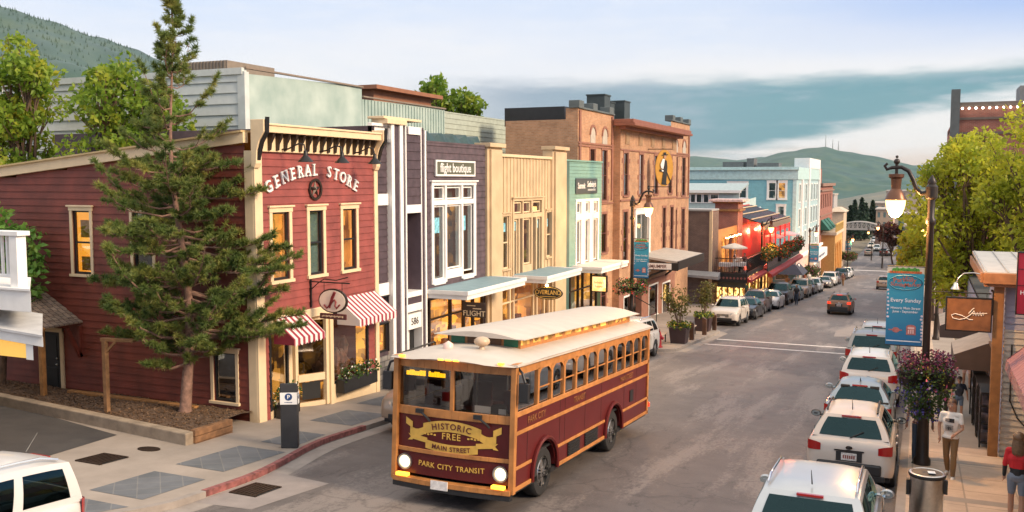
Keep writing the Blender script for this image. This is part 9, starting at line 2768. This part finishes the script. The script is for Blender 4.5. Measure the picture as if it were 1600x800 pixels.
 if hair != 'none':
  for j in range(9):
   th = math.pi / 2 - j * math.pi / 13
   for k in range(n_):
    a = 2 * math.pi * k / n_
    rr_ = (.105 + .006 * math.sin(5 * a + j)) * s
    front = max(0,math.sin(a)); zz = math.sin(th) * rr_ * 1.05
    lim = -.01 + .05 * front ** .6
    zz = max(zz,lim * s) if front > .15 else zz
    vs.append(hc + Vector((math.cos(a) * math.cos(th) * rr_,math.sin(a) * math.cos(th) * rr_ * 1.08,zz)))
  mb.add(vs,[(j * n_ + k,j * n_ + (k + 1) % n_,(j + 1) * n_ + (k + 1) % n_,(j + 1) * n_ + k) for j in range(8) for k in range(n_)])
  if hair == 'long':
   for k in range(26):
    a = math.pi + (k / 25) * math.pi; r0 = .085 * s
    p = hc + Vector((math.cos(a) * r0,math.sin(a) * r0 * .95,.01)); mb.tube([p,p + V3(math.cos(a) * .012,-.01,-.12),p + V3(math.cos(a) * .02,-.035,-.22),p + V3(math.cos(a) * .01,-.04,-.31 - .03 * (k % 3))],[.016 * s,.018 * s,.015 * s,.004 * s],5)
  mb.build('hair',HM,t,smooth=70)
 if detail == 2:
  for sx in (-1,1):
   mb = MB(); mb.ball(hd + V3(sx * .034,.086,.012),.011 * s,8,6); e_ = mb.build('eye',mat('eye white',(.6,.58,.55),.3,var=0),t,smooth=60)
   mb = MB(); mb.ball(hd + V3(sx * .034,.0945,.012),.006 * s,8,6); mb.build('pupil',BLACKP,e_)
  mb = MB(); mb.tube([hd + V3(-.024,.093,-.058),hd + V3(0,.099,-.056),hd + V3(.024,.093,-.058)],.0055 * s,6); mb.build('mouth',mat('lips',(.28,.10,.085),.5),t,smooth=60)
  mb = MB()
  for sx in (-1,1): mb.tube([hd + V3(sx * .018,.094,.032),hd + V3(sx * .05,.084,.034)],.005 * s,5)
  mb.build('eyebrows',HM,t)
 if print_:
  mb = MB()
  for nm,(u0,u1,v0,v1) in print_:
   nn = 5; vs = []
   for j in range(2):
    for i in range(nn + 1):
     x_ = u0 + (u1 - u0) * i / nn; zz = (v0,v1)[j]
     vs.append(V3(x_,math.sqrt(max(0,.149 ** 2 - (max(0,abs(x_) - .05)) ** 2)) + .004 + .0,zz))
   mb.mat(nm).add(vs,[(i,i + 1,nn + 2 + i,nn + 1 + i) for i in range(nn)])
  mb.build('shirt_print',[BLACKP,mat('grey print',(.28,.25,.22),.7,var=.6,vs=40)],t)
 t.location = (x,y,z); t.rotation_euler = (0,0,R(-face))
 return t
cl = lambda n,c: mat('cloth ' + n,c,.85,var=.12,vs=6)
WT,KH,DNM,BLKC = cl('white',(.72,.68,.62)),cl('khaki',(.20,.115,.05)),cl('denim',(.045,.065,.10)),cl('black',(.02,.02,.022))
SHW,SHD = cl('white shoe',(.66,.62,.58)),cl('dark shoe',(.03,.025,.022))
def plaid():
 m = bpy.data.materials.new('brown plaid cloth'); m.use_nodes = True; n = m.node_tree.nodes; L = m.node_tree.links; b = n['Principled BSDF']; b.inputs['Roughness'].default_value = .85
 t = n.new('ShaderNodeTexCoord'); sp = n.new('ShaderNodeSeparateXYZ'); L.new(t.outputs['Object'],sp.inputs[0])
 fs = []
 for ax in (0,2):
  d = n.new('ShaderNodeMath'); d.operation = 'DIVIDE'; d.inputs[1].default_value = .075; L.new(sp.outputs[ax],d.inputs[0])
  f = n.new('ShaderNodeMath'); f.operation = 'FRACT'; L.new(d.outputs[0],f.inputs[0]); g = n.new('ShaderNodeMath'); g.operation = 'GREATER_THAN'; g.inputs[1].default_value = .5; L.new(f.outputs[0],g.inputs[0]); fs.append(g)
 a = n.new('ShaderNodeMath'); a.operation = 'ADD'; L.new(fs[0].outputs[0],a.inputs[0]); L.new(fs[1].outputs[0],a.inputs[1])
 h = n.new('ShaderNodeMath'); h.operation = 'MULTIPLY'; h.inputs[1].default_value = .5; L.new(a.outputs[0],h.inputs[0])
 cr = n.new('ShaderNodeValToRGB'); e = cr.color_ramp.elements; e[0].color = (.50,.36,.28,1); e[1].color = (.06,.03,.04,1); x = e.new(.5); x.color = (.22,.10,.085,1)
 L.new(h.outputs[0],cr.inputs[0]); L.new(cr.outputs[0],b.inputs['Base Color'])
 return m
def gp(px,py): return PG(px,py,.13)
g = gp(1483,745)
person('man in a white printed T-shirt and brown trousers walking past the steel bin',g.x,g.y,g.z,196,dict(legL=(9,4),legR=(-8,14),armL=(8,12,55),armR=(-6,14,18),fold=.6),dict(shirt=WT,pants=KH,shoe=SHW,sleeve=.55,long_shirt=True),1.74,hairc=(.06,.03,.018),print_=[(0,(-.10,.02,1.27,1.36)),(1,(.0,.09,1.28,1.355)),(1,(-.085,.085,1.07,1.21)),(0,(-.06,.06,1.10,1.17))])
g = gp(1452,733)
person('person in a plaid shirt and dark jeans behind the big lamp post',g.x - .22,g.y + .7,gz(g.y + .7) + .13,184,dict(legL=(-8,10),legR=(10,6),armL=(-4,12,8),armR=(6,14,10)),dict(shirt=plaid(),pants=DNM,shoe=SHD,sleeve=.6,long_shirt=True),1.80,hairc=(.04,.025,.015))
person('woman with long light brown hair in a red top and denim shorts',1.78,19.1,gz(19.1) + .13,8,dict(legL=(8,6),legR=(-6,8),armL=(6,10,14),armR=(-6,10,12)),dict(shirt=cl('scarlet',(.50,.016,.022)),pants=cl('pale denim',(.16,.19,.24)),shoe=SHD,sleeve=1.6,short=True,hem=BLKC),1.70,'long',hairc=(.14,.075,.035),female=True)
g = gp(1497,655)
person('boy in a dark T-shirt and blue shorts on the pavement',g.x,g.y,g.z,175,dict(legL=(10,8),legR=(-8,10),armL=(-10,22,10),armR=(12,18,20)),dict(shirt=cl('slate',(.03,.04,.06)),pants=cl('blue shorts',(.10,.16,.25)),shoe=SHD,sleeve=.6,short=True),1.28,hairc=(.05,.03,.02))
person('adult in dark clothes with bare arms behind the flower basket',g.x - .42,g.y + .35,gz(g.y) + .12,182,dict(legL=(-6,6),legR=(8,4),armL=(4,10,12),armR=(-4,10,12)),dict(shirt=cl('orange vest',(.45,.14,.03)),pants=cl('dark skirt',(.045,.03,.04)),shoe=SHD,sleeve=.2),1.70,hairc=(.05,.03,.02),female=True)
g = gp(1510,607)
person('person in a black top and pale knee shorts under the brown canvas awning',g.x,g.y,g.z,178,dict(legL=(9,8),legR=(-7,10),armL=(0,10,20),armR=(0,10,20)),dict(shirt=BLKC,pants=cl('blush shorts',(.60,.40,.34)),shoe=SHD,sleeve=.6,short=True),1.72,detail=1)
far_p = [(-14.1,83.5,190,cl('teal',(.10,.30,.32)),'person in a teal top on the pavement below the balcony'),(-13.5,83.6,170,cl('yellow',(.60,.40,.02)),'person in a yellow top on the pavement below the balcony'),(-13.4,106.5,180,cl('tan',(.40,.22,.15)),'person in a tan top by the shop windows past the balcony'),(-13.2,121,185,cl('rust',(.34,.12,.08)),'person in a rust top by the navy awning'),(-13.0,124.5,175,WT,'person in a white top under the navy awning'),(-9.35,131.5,200,cl('dusky',(.14,.07,.06)),'dark clothed person stepping into the road by the parked cars'),(-9.85,84.5,185,BLKC,'person in black standing in the road beside the black pickup')]
for k,(x,y,f,c,lab) in enumerate(far_p):
 zz = gz(y) + (.13 if x < -10.5 else .004)
 person(lab,x,y,zz,f,dict(legL=(8,6),legR=(-8,8),armL=(-8,10,12),armR=(8,10,12)),dict(shirt=c,pants=(DNM,BLKC,KH)[k % 3],shoe=SHD,sleeve=.6),1.72,detail=1)
seat_ = dict(legL=(82,80),legR=(80,82),armL=(30,10,60),armR=(35,10,55))
for k,(x,y,f,c,lab) in enumerate(((-14.3,79.0,90,WT,'seated diner in white at the middle balcony table'),(-13.9,81.5,200,cl('dusky',(.14,.07,.06)),'seated diner in dark clothes at the street side balcony table'),(-15.2,83.9,90,cl('lilac',(.35,.25,.36)),'seated diner in lilac near the brick pier'))):
 person(lab,x,y,-2.45 - .38,f,seat_,dict(shirt=c,pants=BLKC,shoe=SHD,sleeve=.6),1.70,detail=1)
 st = thing('patio_chair',('dark chair under the diner in white','dark chair under the diner in dark clothes','dark chair under the diner in lilac')[k],'chair',(x,y,-2.45),'dark chairs on the balcony')
 mb = MB(); mb.box(x - .22,x + .22,y - .22,y + .22,-2.02,-1.99); mb.build('seat',DARK,st)
 for a,b in ((-.2,-.2),(.2,-.2),(-.2,.2),(.2,.2)):
  mb = MB(); mb.bar((x + a,y + b,-2.45),(x + a,y + b,-2.02),.03); mb.build('leg',DARK,st)
add_haze()
